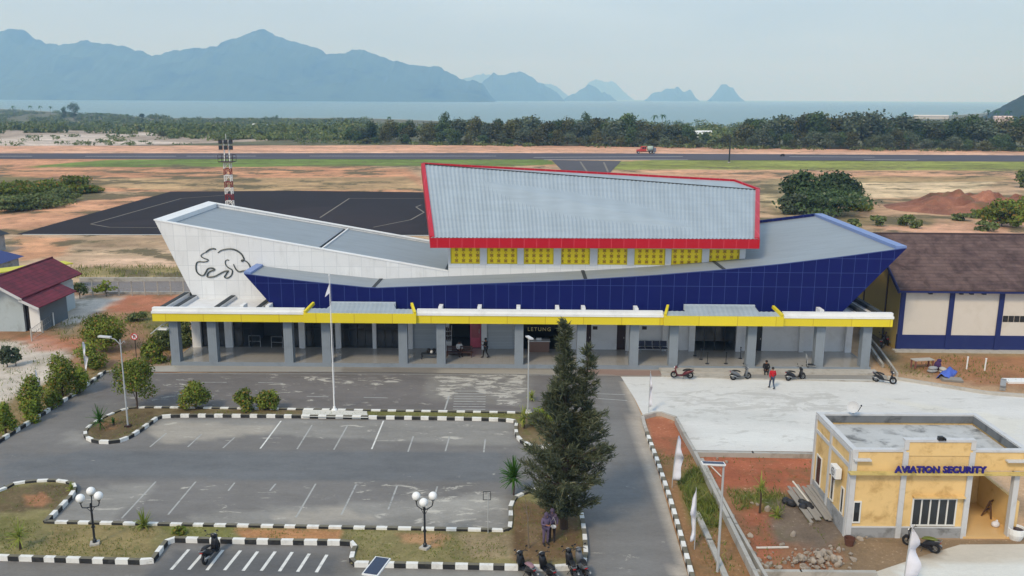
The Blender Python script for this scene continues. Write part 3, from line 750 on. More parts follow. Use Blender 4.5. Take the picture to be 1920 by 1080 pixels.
# ------------ white wing
zl, zr = 11.5, 7.25
wt = lambda x: zl + (x+30.9)/(24.9)*(zr-zl)
mb = MB()
mb.prism([(-27.95,5.0,4.6),(-30.9,5.0,zl),(-5.6,5.0,wt(-5.6)),(-5.6,5.0,4.6)], (0,.3,0))
mb.prism([(-27.95,18.2,0),(-30.9,18.2,zl),(-5.6,18.2,wt(-5.6)),(-5.6,18.2,0)], (0,.3,0))
mb.prism([(-27.95,5.3,4.6),(-27.95,18.2,4.6),(-30.9,18.2,zl),(-30.9,5.3,zl)], (.3,0,0))
ww = mb.build('white_wing_wall', M_WHITEP, T)
mb = MB()
def sl(x0, x1, y0, y1, dz0, dz1):         # sloping bar that follows the wing's rake
    mb.prism([(x0,y0,wt(x0)+dz0),(x1,y0,wt(x1)+dz0),(x1,y0,wt(x1)+dz1),(x0,y0,wt(x0)+dz1)], (0,y1-y0,0))
sl(-30.95, -5.62, 4.95, 5.35, .003, .1); sl(-30.95, -8.0, 18.1, 18.55, .003, .1)
sl(-30.95, -30.0, 5.353, 18.097, -.3, .1)
mb.build('white_wing_parapet', M_WHITEBR, T)
mb = MB()
mb.prism([(-29.99,5.3,wt(-29.99)-.42),(-17.2,5.3,wt(-17.2)-.3),(-17.2,18.2,wt(-17.2)-.3),(-29.99,18.2,wt(-29.99)-.42)], (0,0,.12))
mb.prism([(-16.85,5.3,wt(-16.85)-.3),(-5.6,5.3,wt(-5.6)-.3),(-5.6,18.2,wt(-5.6)-.3),(-16.85,18.2,wt(-16.85)-.3)], (0,0,.12))
mb.build('white_wing_roof', M_ROOFG, T)
mb = MB(); mb.prism([(-17.2,5.3,wt(-17.2)-.55),(-16.85,5.3,wt(-16.85)-.55),(-16.85,18.2,wt(-16.85)-.55),(-17.2,18.2,wt(-17.2)-.55)], (0,0,.1))
mb.build('roof_gutter', M_GUT, T)
mb = MB(); mb.box(-16.84, 5.32, wt(-16.84)-.34, -16.7, 18.1, wt(-16.84)-.08); mb.build('gutter_upstand', M_WHITEBR, T)
mb = MB(); mb.box(-5.9, 5.3, wt(-5.9)-.3, -5.62, 12, wt(-5.9)+.12); mb.build('roof_gutter', M_GUT, T)
# emblem drawn in metal strip on the white wing
EM = [[(740,237),(680,222),(625,245),(570,290)],[(570,288),(520,310),(485,350),(540,385),(625,412),(590,440),(520,445),(455,435),(418,465),(410,540),(425,610),(470,655),(520,672),(555,650),(580,600),(600,560),(640,540),(690,548),(730,572),(680,585),(630,605),(605,640),(590,690),(650,692),(730,680),(790,645),(850,610),(905,590),(950,590),(920,620),(900,655),(870,690),(915,712),(970,690),(1005,640),(1010,575),(960,550),(915,520),(890,470),(890,430),(920,408),(955,420)],
      [(770,298),(820,255),(890,238),(960,228),(1040,240),(1110,275),(1160,320),(1190,370),(1200,415),(1170,440),(1150,425),(1175,405)],[(1200,420),(1250,445),(1285,490),(1300,530),(1300,565),(1240,585),(1180,590),(1120,610),(1075,580),(1045,530),(1025,480)]]
mb = MB()
for ln in EM:
    pts = [TY(320+x/8.71, 440+y/8.71, 4.96) for x, y in ln]
    sm = [pts[0]]
    for a, b in zip(pts, pts[1:]): sm += [a.lerp(b, .25), a.lerp(b, .75)]
    sm.append(pts[-1])
    n = len(sm); mb.tube([(p.x, 4.96, p.z) for p in sm], [.02+.05*math.sin(math.pi*min(1, max(0, (i+.5)/n)))**.5 for i in range(n)], 6)
mb.build('emblem', mat('emblem_metal', C3(58,66,64), .4, .1, 2), T)
# ------------ blue hull
bx = [-22.2,-17,-11.5,-6,0,6.15,11.5,17.1,22,27,32.15]; bz = [7.6,7.0,6.48,6.75,7.02,7.35,7.72,8.22,8.75,9.4,10.15]
def bt(x): return float(np.interp(x, bx, bz))
top = [(x, bt(x)) for x in np.linspace(-22.2, 32.15, 60)]
M_BLUES = M_BLUEP
mb = MB(); mb.prism([(-19.75,1.2,4.63)]+[(27.25,1.2,4.63)]+[(x,1.2,z) for x, z in top[::-1]], (0,.3,0))
mb.prism([(27.25,1.5,4.63),(27.25,22,4.63),(32.15,22,10.15),(32.15,1.5,10.15)], (-.3,0,0))
mb.prism([(-19.75,1.5,4.63),(-19.75,4.98,4.63),(-22.2,4.98,7.6),(-22.2,1.5,7.6)], (.3,0,0))
mb.prism([(20,21.9,4.2),(27.25,21.9,4.2),(32.1,21.9,10.1),(26,21.9,9.3),(20,21.9,8.55)], (0,.1,0))
mb.build('blue_hull_wall', M_BLUEP, T)
mb = MB()
for (x0, z0), (x1, z1) in zip(top, top[1:]):
    yb = 4.99 if x0 < 20 else 21.9
    mb.add([(x0,1.22,z0+.02),(x1,1.22,z1+.02),(x1,yb,z1+.02),(x0,yb,z0+.02)], [(0,1,2,3)])
mb.build('blue_hull_roof', M_ROOFG, T)
mb = MB()
for (x0, z0), (x1, z1) in zip(top, top[1:]): mb.prism([(x0,1.16,z0+.003),(x1,1.16,z1+.003),(x1,1.16,z1+.055),(x0,1.16,z0+.055)], (0,.12,0))
mb.build('hull_edge', mat('blue_edge', C3(60,76,128), .45, .06), T)
mb = MB()
mb.prism([(31.35,1.3,bt(31.35)+.03),(32.2,1.3,10.16),(32.2,1.3,10.34),(31.35,1.3,bt(31.35)+.3)], (0,20.7,0))
mb.build('hull_end_trim', M_LBLUE, T)
mb = MB(); mb.prism([(-22.25,1.3,7.61),(-21.7,1.3,bt(-21.7)+.03),(-21.7,1.3,bt(-21.7)+.2),(-22.25,1.3,7.82)], (0,3.6,0))
mb.build('hull_end_trim', M_LBLUE, T)
mb = MB(); mb.prism([(20.3,21.8,bt(20.3)+.03),(31.3,21.8,bt(31.3)+.03),(31.3,21.8,bt(31.3)+.3),(20.3,21.8,bt(20.3)+.3)], (0,.2,0)); mb.build('rear_edge', M_BLUEP, T)
for px, lean in ((700,.35),(1098,0),(1356,-.35)):
    x = TY(px, 525, 1.25).x; z = bt(x)
    mb = MB(); mb.prism([(x-.14-.1*lean,1.3,z+.03),(x+.14-.1*lean,1.3,z+.03),(x+.14+lean*.2,4.9,z+.03),(x-.14+lean*.2,4.9,z+.03)], (0,0,.06)); mb.build('roof_gutter', M_GUT, T)
# ------------ central block with lattice panels
px_pan = [(845,900),(913,970),(982,1038),(1052,1106),(1120,1176),(1189,1247),(1258,1316),(1329,1386)]
mb = MB(); mb.box(-5.6, 5.0, 4.6, 20.05, 5.3, 7.9); mb.box(-5.6, 5.0, 9.35, 20.05, 5.3, 10.2)
mb.box(-5.6, 5.3, 4.6, -5.3, 18, 10.6); mb.box(19.75, 5.3, 4.6, 20.05, 18, 10.4)
mb.build('central_wall', M_WHITEP, T)
ex = [-5.6]
for a, b in px_pan:
    x0, x1 = TY(a, 480, 5.1).x, TY(b, 480, 5.1).x
    mb = MB(); mb.box(x0, 5.12, 7.9, x1, 5.2, 9.35); pn = mb.build('lattice_panel', M_LATT, T)
    mb = MB()
    for q in ((x0,7.9,x0+.07,9.35),(x1-.07,7.9,x1,9.35),(x0+.07,7.9,x1-.07,7.97),(x0+.07,9.28,x1-.07,9.35)): mb.box(q[0], 5.06, q[1], q[2], 5.118, q[3])
    mb.build('frame', M_YELP, pn); ex += [x0, x1]
ex.append(20.05)
for i in range(0, len(ex), 2):
    mb = MB(); mb.box(ex[i]+.002, 4.93, 7.903, ex[i+1]-.002, 5.3, 9.347); mb.build('wall_pier', M_WHITE, T)
# ------------ red-edged roof
A, B, Cc, Dd = Vector((-6.9,3.5,10.38)), Vector((20.7,3.5,10.45)), Vector((24.2,17.5,13.15)), Vector((-9.1,17.2,15.5))
E_ = Vector((22.5,20.6,13.75))
mb = MB(); n = 164; vs = []
for i in range(n+1):
    s_ = i/n; p, q = A.lerp(B, s_), Dd.lerp(Cc, s_); dz = Vector((0,0,.075 if i % 2 else 0))
    vs += [p+dz, p.lerp(q, .5)+dz, q+dz]
mb.add(vs, [f for i in range(n) for f in ((3*i,3*i+3,3*i+4,3*i+1),(3*i+1,3*i+4,3*i+5,3*i+2))])
dn = Vector((0,0,-.3))
mb.add([A+dn, B+dn, Cc+dn, Dd+dn, E_+dn], [(0,3,4,2,1)])
mb.build('red_roof_sheet', M_ROOFR, T)
mb = MB(); mb.add([Dd, Cc, E_, Dd+Vector((0,.5,.02))], [(0,1,2,3)]); mb.build('rear_roof_strip', M_ROOFR, T)
mb = MB(); up = Vector((0,0,.09))
mb.bar(Dd+up*.7, Cc+up*.7, .14, .1); mb.build('roof_ridge', M_GUT, T)
mb = MB(); y0 = 3.38
mb.prism([(-6.98,y0,9.55),(20.78,y0,9.68),(20.78,y0,10.46),(-6.98,y0,10.39)], (0,.2,0))
def rake(p, q, w, h, inw):
    d = (q-p); s_ = Vector((inw*w,0,0))
    mb.prism([p+Vector((0,0,-.75)), q+Vector((0,0,-.75)), q+Vector((0,0,h)), p+Vector((0,0,h))], s_)
rake(Vector((-7.0,3.582,10.38)), Dd+Vector((-.1,0,0)), .38, .16, 1)
rake(Vector((20.8,3.582,10.45)), Cc+Vector((.1,0,0)), .42, .16, -1)
mb.bar(Dd+Vector((.05,.35,-.1)), E_+Vector((0,.1,-.1)), .25, .6); mb.bar(E_+Vector((0,.1,-.1)), Cc+Vector((.05,.12,-.1)), .22, .6)
mb.build('red_fascia', M_REDP, T)
mb = MB(); mb.prism([(-6.85,3.6,9.52),(20.65,3.6,9.65),(20.65,5.0,9.65),(-6.85,5.0,9.52)], (0,0,.1)); mb.build('soffit', M_WHITE, T)
# ================================================================ OTHER BUILDINGS, WALLS AND FENCES
M_OCHRE = mat('ochre_render', C3(220,188,130), .8, .12, .9, dirt=C3(172,138,84), dirt_scale=1.3, dirt_amt=.75)
M_GREYTRIM = mat('pale_grey_trim', C3(194,196,198), .75, .08, 1.2, dirt=C3(150,150,150), dirt_scale=1.2, dirt_amt=.4)
M_STAIN = mat('stained_plaster', C3(150,152,154), .9, .2, .9, dirt=C3(84,84,82), dirt_scale=1.1, dirt_amt=.75)
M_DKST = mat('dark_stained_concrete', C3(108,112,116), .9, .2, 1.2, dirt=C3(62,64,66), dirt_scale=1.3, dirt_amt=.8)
M_ROOFC = mat('weathered_roof_slab', C3(180,182,182), .9, .22, .8, dirt=C3(98,100,100), dirt_scale=.9, dirt_amt=.95)
M_TANTILE = mat('tan_floor_tile', C3(214,178,124), .35, .1, 1)
M_NAVYL = mat('navy_lettering', C3(30,26,120), .4, .08, 2)
M_WINW = mat('white_window_frame', C3(216,216,212), .6, .06, 2)
def security():
    r = empty('security_building', (21.6, 44, 0), 0, 'small ochre flat-roofed building with blue AVIATION SECURITY lettering over its barred window', 'office building')
    def B(mb, name, m, par=r): mb.M and None; o = mb.build(name, m, par); return o
    def nb():
        mb = MB(); mb.M = Matrix.Translation((-21.6, -44, 0)); return mb
    x0, x1, x2, x3, x4 = 17.2, 19.85, 23.2, 25.5, 26.1; yf, yb = 41.55, 46.9
    mb = nb(); mb.box(x0, yf, .56, x2, yf+.2, 4.7); mb.box(x0, yf+.2, .4, x0+.2, yb, 4.7); mb.box(x0+.2, yb-.2, 0, x4, yb, 4.7)
    mb.box(x4-.2, yf+.2, 3.7, x4, yb-.2, 4.7); mb.box(x2-.2, yf+.2, 0, x2, yb-.2, 4.05); mb.box(x2, 45.4, 0.1, x4-.1, 45.6, 4.05); mb.box(x2, yf, 3.7, x4, yf+.2, 4.7)
    mb.box(x1, yf-.05, 4.5, x2, yf-.002, 5.24); mb.box(x1, yf, 4.703, x2, yf+.2, 5.24)
    B(mb, 'wall', M_OCHRE)
    mb = nb(); mb.box(x4-.2, yf+.25, .1, x4-.02, 45.38, 1.9); B(mb, 'porch_wall', M_OCHRE)
    # stained inside of the parapet and roof slab
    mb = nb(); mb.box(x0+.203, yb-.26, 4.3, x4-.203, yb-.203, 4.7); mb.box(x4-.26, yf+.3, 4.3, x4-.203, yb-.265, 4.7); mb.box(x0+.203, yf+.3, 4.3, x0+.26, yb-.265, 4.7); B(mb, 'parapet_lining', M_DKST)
    mb = nb(); mb.box(x0+.26, yf+.2, 4.08, x4-.26, yb-.26, 4.2); B(mb, 'roof', M_ROOFC)
    mb = nb()   # coping, pilasters, bands
    mb.box(x0-.04, yf-.06, 4.703, x1, yf+.24, 4.82); mb.box(x2, yf-.06, 4.703, x4+.04, yf+.24, 4.82); mb.box(x1-.1, yf-.1, 5.243, x2+.1, yf+.26, 5.36)
    mb.box(x0-.04, yf+.243, 4.703, x0+.24, yb+.04, 4.82); mb.box(x0+.243, yb-.24, 4.703, x4+.04, yb+.04, 4.8); mb.box(x4-.24, yf+.243, 4.703, x4+.04, yb-.243, 4.8)
    B(mb, 'coping', M_GREYTRIM)
    for xa in (x0-.03, x1-.13, x2-.13, x3-.05):
        mb = nb(); mb.box(xa, yf-.09, 0, xa+.27, yf-.003, 3.6 if xa > x3-.1 else 4.7); 
        if xa > x1-.2 and xa < x3-.1: mb.box(xa, yf-.1, 4.83, xa+.24, yf-.052, 5.24)
        if xa > x3-.1: mb.box(xa, yf-.003, 0, xa+.27, yf+.2, 3.69)
        B(mb, 'pilaster', M_GREYTRIM)
    for ya in (yf+.0, 44.3, yb-.24):
        mb = nb(); mb.box(x0-.075, ya, 0, x0-.003, ya+.24, 4.7); B(mb, 'pilaster', M_GREYTRIM)
    mb = nb(); mb.box(x0-.06, yf+.245, 3.72, x0-.003, 44.295, 3.92); mb.box(x0-.06, 44.545, 3.72, x0-.003, yb-.245, 3.92); mb.box(x0-.06, yf+.245, 4.5, x0-.003, 44.295, 4.69); mb.box(x0-.06, 44.545, 4.5, x0-.003, yb-.245, 4.69); B(mb, 'side_band', M_GREYTRIM)
    mb = nb(); mb.box(x0-.2, yf-.42, 3.6, x3+.7, yf-.095, 3.69); B(mb, 'ledge', mat('mossy_ledge', C3(196,176,112), .9, .2, 1.5, dirt=C3(120,112,60), dirt_scale=1.2, dirt_amt=.8))
    for a in ((x0+.02, 4.28, .85), (x3-.6, 4.25, 1.2)):
        mb = nb(); mb.box(a[0], yf-.3, a[1], a[0]+a[2], yf-.005, a[1]+.07); B(mb, 'fin', M_GREYTRIM)
    mb = nb(); mb.box(x0+.24, yf-.05, 0, x1-.13, yf+.2, .555); mb.box(x1+.14, yf-.05, 0, x2-.13, yf+.2, .555); mb.box(x0-.05, yf+.245, 0, x0+.2, 44.29, .9); mb.box(x0-.05, 44.55, 0, x0+.2, yb-.25, .9); B(mb, 'plinth', M_STAIN)
    mb = nb(); mb.box(x0+.24, yf-.08, .558, x1-.13, yf-.004, .63); mb.box(x1+.14, yf-.08, .558, x2-.13, yf-.004, .63); B(mb, 'plinth_band', M_GREYTRIM)
    # windows
    def window(xa, xb, za, zb, n, bars=True):
        mb = nb(); w = .07
        for z in (za, zb-w): mb.box(xa, yf-.07, z, xb, yf-.004, z+w)
        for i in range(n+1):
            x = xa+(xb-xa-w)*i/n; mb.box(x, yf-.066, za+w, x+w, yf-.006, zb-w)
        f = B(mb, 'window', M_WINW); mb = nb(); mb.box(xa+w, yf-.03, za+w, xb-w, yf-.003, zb-w); B(mb, 'pane', M_GLASS, f); return f
    f = window(20.45, 22.72, .68, 2.2, 5); mb = nb(); mb.box(20.4, yf-.32, 2.3, 23.0, yf-.004, 2.37); B(mb, 'window_hood', M_OCHRE, f)
    window(17.43, 17.86, .82, 2.02, 1)
    for ya, yb_, za, zb in ((45.5,46.3,.9,2.6),(43.5,43.95,1.0,2.5),(42.1,42.5,.95,2.4)):
        mb = nb()
        for q in ((ya, ya+.06), (yb_-.06, yb_)): mb.box(x0-.06, q[0], za, x0-.004, q[1], zb)
        mb.box(x0-.06, ya+.06, za, x0-.004, yb_-.06, za+.06); mb.box(x0-.06, ya+.06, zb-.06, x0-.004, yb_-.06, zb)
        f = B(mb, 'window', M_WINW); mb = nb(); mb.box(x0-.03, ya+.06, za+.06, x0-.003, yb_-.06, zb-.06); B(mb, 'pane', M_GLASS, f)
    mb = nb(); mb.box(x2, yf-.1, 0, x4-.1, 45.4, .12); B(mb, 'porch_floor', M_TANTILE)
    mb = nb(); mb.box(x2+.003, 43.6, .12, x2+.06, 44.5, 2.3); d = B(mb, 'door', M_BROWN); mb = nb(); mb.box(x2+.06, 43.68, 1.1, x2+.1, 43.75, 1.25); B(mb, 'handle', M_KG, d)
    # lettering stands on the ledge
    lt = text_mb('AVIATION SECURITY', .46, .1, .018, 1.06)
    mb = nb(); mb.M = mb.M @ Matrix.Translation((21.55, yf-.3, 3.72)) @ Matrix.Rotation(math.pi/2, 4, 'X'); mb.add(lt.v, lt.f); B(mb, 'lettering', M_NAVYL)
    mb = nb(); mb.box(21.35, yf-.2, 5.365, 21.6, yf, 5.56); mb.box(21.62, yf-.24, 5.38, 21.7, yf-.02, 5.5); B(mb, 'floodlight', M_FRAME)
security()
def ac_unit():
    r = empty('air_conditioner', (17.1, 42.75, 3.1), 0, 'white air conditioner unit bolted to the side wall of the ochre building', 'air conditioner')
    mb = MB(); mb.box(-.36, -.4, -.28, -.05, .4, .28); mb.build('casing', M_WHITEBR, r)
    mb = MB(); mb.torus((-.365, 0, 0), .2, .015, 'X', 20, 6); mb.bar((-.37, -.19, 0), (-.37, .19, 0), .015); mb.bar((-.37, 0, -.19), (-.37, 0, .19), .015); mb.build('fan_grille', M_FRAME, r)
    mb = MB(); mb.box(-.4, -.33, -.33, .03, -.29, -.283); mb.box(-.4, .29, -.33, .03, .33, -.283); mb.build('bracket', M_FRAME, r)
ac_unit()
def dish():
    p = (19.15, 46.75, 4.78)
    r = empty('satellite_dish', p, 0, 'white satellite dish on the rear parapet of the ochre building', 'satellite dish')
    mb = MB(); mb.tube([(0,0,0),(0,0,.25),(-.05,-.12,.4)], .025, 6); mb.build('mount', M_GUT, r)
    mb = MB(); mb.M = Matrix.Translation((-.05,-.12,.4)) @ Euler((R(58), 0, R(-35))).to_matrix().to_4x4()
    n = 20; vs = [(0,0,0)]; fs = []
    for k, (q, z) in enumerate(((.12,.015),(.24,.06),(.34,.13))): vs += [(q*math.cos(2*math.pi*j/n), q*math.sin(2*math.pi*j/n), z) for j in range(n)]
    fs = [(0,1+j,1+(j+1)%n) for j in range(n)]+[(1+i*n+j,1+(i+1)*n+j,1+(i+1)*n+(j+1)%n,1+i*n+(j+1)%n) for i in range(2) for j in range(n)]
    mb.add(vs, fs); mb.add([(a,b,c-.02) for a,b,c in vs], [f[::-1] for f in fs]); mb.build('reflector', M_GREYTRIM, r)
    mb = MB(); mb.tube([(.05,-.5,.3),(.2,-.55,.65)], .02, 6); mb.ball((.2,-.55,.68), .05, 8, 6); mb.build('feed_arm', M_FRAME, r)
dish()
# ---------------------------------------------------------------- brown-roofed warehouse
def tileroof(name, rgb, rgb2, sy, axis=1, sxx=1.1):
    m, t, b = newmat(name); p = t.coords('Object'); s = t.sep(p)
    rows = t.math('FRACT', t.math('DIVIDE', t.math('ADD', s[axis], 500.0), sy))
    n = t.noise(p, .6, 7, .7, .4); n2 = t.noise(t.coords('Object', (2.2, 2.2, 2.2)), 1.5, 4)
    cell = t.new('ShaderNodeTexWhiteNoise', {'Vector': t.new('ShaderNodeCombineXYZ', {0: t.math('FLOOR', t.math('MULTIPLY', s[1-axis], 2.2)), 1: t.math('FLOOR', t.math('DIVIDE', t.math('ADD', s[axis], 500.0), sy))}).outputs[0]}).outputs['Value']
    c = t.mix(t.ramp(n, .4, .66), rgb, rgb2)
    f = t.math('ADD', t.math('MULTIPLY_ADD', cell, .28, .72), t.math('MULTIPLY_ADD', n2, .3, -.15))
    f = t.math('MULTIPLY', f, t.math('MULTIPLY_ADD', t.math('LESS_THAN', rows, .16), -.35, 1.06))
    t.set(b.inputs['Base Color'], t.mix(1.0, c, t.new('ShaderNodeCombineXYZ', {0: f, 1: f, 2: f}).outputs[0], 'MULTIPLY'))
    b.inputs['Roughness'].default_value = .85
    t.set(b.inputs['Normal'], t.bump(rows, .5, .06))
    return m
M_CREAM = mat('cream_render', C3(208,203,194), .85, .07, .5, dirt=C3(186,178,164), dirt_scale=.5, dirt_amt=.4)
M_NAVY = mat('navy_paint', C3(26,40,98), .6, .1, .8, dirt=C3(40,52,100), dirt_scale=1.4, dirt_amt=.5)
M_GABLE = mat('ochre_gable', C3(178,156,92), .85, .1, .5)
def warehouse():
    r = empty('warehouse', (34.6, 76.3, 0), R(-1.2), 'long cream and navy warehouse under a weathered brown tiled roof beside the terminal', 'warehouse')
    Lw, Dp, zw, zr = 34, 12.4, 5.75, 9.55
    mb = MB(); mb.box(0, 0, 1.42, Lw, .2, zw); mb.box(.2, Dp-.2, 0, Lw, Dp, zw); mb.build('wall', M_CREAM, r)
    mb = MB(); mb.prism([(-.0,.2,0),(0,Dp,0),(0,Dp,zw),(0,Dp/2,zr-.25),(0,.2,zw)], (.2,0,0)); mb.build('gable_wall', M_GABLE, r)
    mb = MB(); mb.box(-.04, -.06, 0, Lw, .19, 1.417); mb.build('wainscot', M_NAVY, r)
    for x in (-.06, 4.25, 8.62, 13.0, 17.4, 21.8, 26.2):
        mb = MB(); mb.box(x, -.13, 0, x+.42, -.063, 1.42); mb.box(x, -.13, 1.42, x+.42, -.003, 5.4); mb.build('pilaster', M_NAVY, r)
    for y in (3.0, 8.4):
        mb = MB(); mb.box(-.07, y, 0, -.003, y+.25, 7.2); mb.build('gable_post', M_BROWN, r)
    mb = MB(); mb.box(-.5, -.75, 5.42, Lw, -.6, 5.75); mb.box(-.3, -.6, 5.44, Lw, 0, 5.52); mb.build('eave_board', M_NAVY, r)
    mb = MB()
    mb.prism([(-.55,-.8,5.62),(Lw,-.8,5.62),(Lw,Dp/2,zr),(-.55,Dp/2,zr)], (0,.0,.12))
    mb.prism([(-.55,Dp+.8,5.62),(Lw,Dp+.8,5.62),(Lw,Dp/2,zr),(-.55,Dp/2,zr)], (0,0,.12))
    rf = mb.build('roof', tileroof('brown_tile_roof', C3(102,82,78), C3(70,52,51), .42), r)
    mb = MB(); mb.tube([(-.6,Dp/2,zr+.08),(Lw,Dp/2,zr+.08)], .12, 6); mb.build('ridge_cap', M_BROWN, rf)
    mb = MB()
    for a, b in (((-.58,-.85,5.5),(-.58,Dp/2,zr-.1)),((-.58,Dp/2,zr-.1),(-.58,Dp+.85,5.5))): mb.bar(a, b, .1, .34)
    mb.build('verge_board', M_NAVY, r)
    for xa in (9.15,9.65,10.15,10.65):
        mb = MB(); mb.box(xa, -.04, 2.7, xa+.44, -.003, 3.25); w = mb.build('window', M_FRAME, r)
        mb = MB(); mb.box(xa+.05, -.055, 2.75, xa+.39, -.042, 3.2); mb.build('pane', M_GLASS, w)
    mb = MB(); mb.box(-.4, -.9, 0, Lw, -.063, .12); mb.build('apron_slab', M_KG, r)
    for xa in (2.3, 5.0, 5.9, 7.0):
        mb = MB(); mb.box(xa, -.3, 5.2, xa+.3, -.004, 5.38); mb.build('wall_lamp', M_FRAME, r)
warehouse()
# ---------------------------------------------------------------- maroon-roofed house on the left
M_MAROON = tileroof('maroon_roof', C3(112,34,52), C3(92,28,46), .38, 0)
M_PALEB = mat('pale_blue_render', C3(170,184,190), .8, .1, .8, dirt=C3(138,146,148), dirt_scale=1, dirt_amt=.5)
M_SLATEB = mat('slate_boards', C3(92,104,114), .7, .12, .9)
def house():
    r = empty('house', (-48.5, 81, 0), 0, 'small house with a maroon tiled gable roof and pale blue walls', 'house')
    mb = MB(); mb.prism([(-3.7,0,0),(2.2,0,0),(2.2,0,3.3),(0,0,4.75),(-3.7,0,2.75)], (0,.2,0)); mb.box(-3.7, .2, 0, -3.5, 9.8, 2.7); mb.box(-3.5, 9.6, 0, 2.2, 9.8, 3.0); mb.box(2.0, .2, 0, 2.2, 9.6, 3.3); mb.build('wall', M_PALEB, r)
    mb = MB(); mb.box(3.5, .05, 0, 3.7, 5.2, 2.6); mb.box(2.2, 5.0, 0, 3.5, 5.2, 2.9); mb.build('side_wall', M_SLATEB, r)
    mb = MB(); mb.box(2.75, -.02, 0, 3.7, .05, 2.62); mb.build('porch_panel', M_WHITEBR, r)
    mb = MB(); mb.box(2.2, .3, 0, 2.75, .36, 2.7); mb.build('door', M_DARK, r)
    mb = MB(); Zr = 5.2
    mb.prism([(0,-1.5,Zr),(3.0,-1.5,3.5),(3.0,10.3,3.5),(0,10.3,Zr)], (0,0,.1))
    mb.prism([(2.75,-1.5,3.45),(4.5,-1.5,2.62),(4.5,5.8,2.62),(2.75,5.8,3.45)], (0,0,.09))
    mb.prism([(0,-1.5,Zr),(-4.5,-1.5,2.62),(-4.5,10.3,2.62),(0,10.3,Zr)], (0,0,.1))
    rf = mb.build('roof', M_MAROON, r)
    mb = MB(); mb.tube([(0,-1.55,Zr+.1),(0,10.35,Zr+.1)], .1, 6); mb.build('ridge_cap', M_MAROON, rf)
    mb = MB(); mb.bar((0,-1.53,Zr-.03), (3.0,-1.53,3.43), .05, .24); mb.bar((2.75,-1.53,3.4), (4.5,-1.53,2.55), .05, .24); mb.build('verge_board', M_GREYTRIM, r)
    mb = MB(); mb.box(3.72, 2.2, 0, 3.78, 2.35, 1.3); mb.build('drainpipe', M_WHITEBR, r)
house()
def small_roof(name, p, label, w, d, zw, zr, mw, mr, cat):
    r = empty(name, p, 0, label, cat)
    mb = MB(); mb.box(-w/2, -d/2, 0, w/2, d/2, zw); mb.build('wall', mw, r)
    mb = MB(); e = .5; k = .35
    vs = [(-w/2-e,-d/2-e,zw-.1),(w/2+e,-d/2-e,zw-.1),(w/2+e,d/2+e,zw-.1),(-w/2-e,d/2+e,zw-.1),(-w/2*k,0,zr),(w/2*k,0,zr)]
    mb.add(vs, [(0,1,5,4),(1,2,5),(2,3,4,5),(3,0,4),(3,2,1,0)]); mb.build('roof', mr, r)
M_BLUEROOF = mat('blue_sheet_roof', C3(44,56,116), .5, .12, 1)
small_roof('pavilion', (-66.4, 106.5, 0), 'low building with a blue hipped roof at the left edge of the photo', 8.5, 5, 2.2, 3.9, M_STAIN, M_BLUEROOF, 'building')
small_roof('hut', (-77.3, 124, 0), 'hut with a dark grey hipped roof behind the blue-roofed building', 7, 5, 2.4, 4.4, M_STAIN, mat('dark_sheet_roof', C3(52,56,62), .7, .15, 1), 'hut')
def yshed():
    r = empty('lean_to', (-53.8, 96.5, 0), 0, 'lean-to with a flat yellow sheet roof behind the maroon-roofed house', 'shed')
    mb = MB(); mb.prism([(-4.5,-3,2.75),(3.2,3.2,3.0),(1.4,4.6,3.0),(-6.5,-1.2,2.75)], (0,0,.12)); mb.build('roof', mat('yellow_sheet', C3(196,192,60), .6, .12, 1), r)
    for a in ((-4.3,-2.6),(2.6,3.0),(-5.9,-1.2),(1.2,4.2)):
        mb = MB(); mb.box(a[0]-.07, a[1]-.07, 0, a[0]+.07, a[1]+.07, 2.75); mb.build('post', M_STAIN, r)
    mb = MB(); mb.bar((-4.2,-2.5,1.2), (2.5,3.0,1.2), .08, 2.4); mb.build('wall', M_STAIN, r)
yshed()
# ---------------------------------------------------------------- walls, drains and fences
M_BLOCK = mat('raw_concrete', C3(168,166,160), .92, .14, 1, dirt=C3(112,108,98), dirt_scale=.9, dirt_amt=.7, bump=.2)
def wall(pts, w, h, label, z0=0, name='low_wall', m=None, cat='wall'):
    mb = MB(); q = [Vector((x, y, z0)) for x, y in pts]
    for a, b in zip(q, q[1:]):
        d = (b-a).normalized(); n = Vector((-d.y, d.x, 0))*w/2
        mb.prism([a+n, a-n, b-n+d*w*.35, b+n+d*w*.35], (0, 0, h))
    return tag(mb.build(name, m or M_BLOCK), label, cat)
wall(P2([(1268,787),(1283,815),(1302,848),(1330,902),(1365,974),(1422,1090),(1450,1150)], .3), .2, .45, 'long pale concrete drain wall between the red soil strip and the fenced plot')
wall(P2([(1316,862),(1346,920),(1380,985),(1440,1090)], .3), .16, .42, 'thinner inner drain wall running alongside the red soil plot')
wall(P2([(1303,846.5),(1410,848),(1530,850)], .3), .3, .3, 'low concrete edge between the white yard and the red soil plot')
wall(P2([(1418,1073),(1500,1073.5),(1640,1075)], .2), .22, .3, 'low concrete kerb wall below the rubble heap')
wall(P2([(1306,960),(1330,1012),(1362,1085),(1400,1180)], .1), .28, .16, 'pale concrete strip lying in the grass beside the white pennant')
wall(W([(1655,690),(1640,668),(1612,625)]), .2, .35, 'concrete drain edge beside the right end of the portico')
wall(W([(1682,707),(1650,662),(1622,628)]), .16, .35, 'outer concrete drain edge beside the right end of the portico')
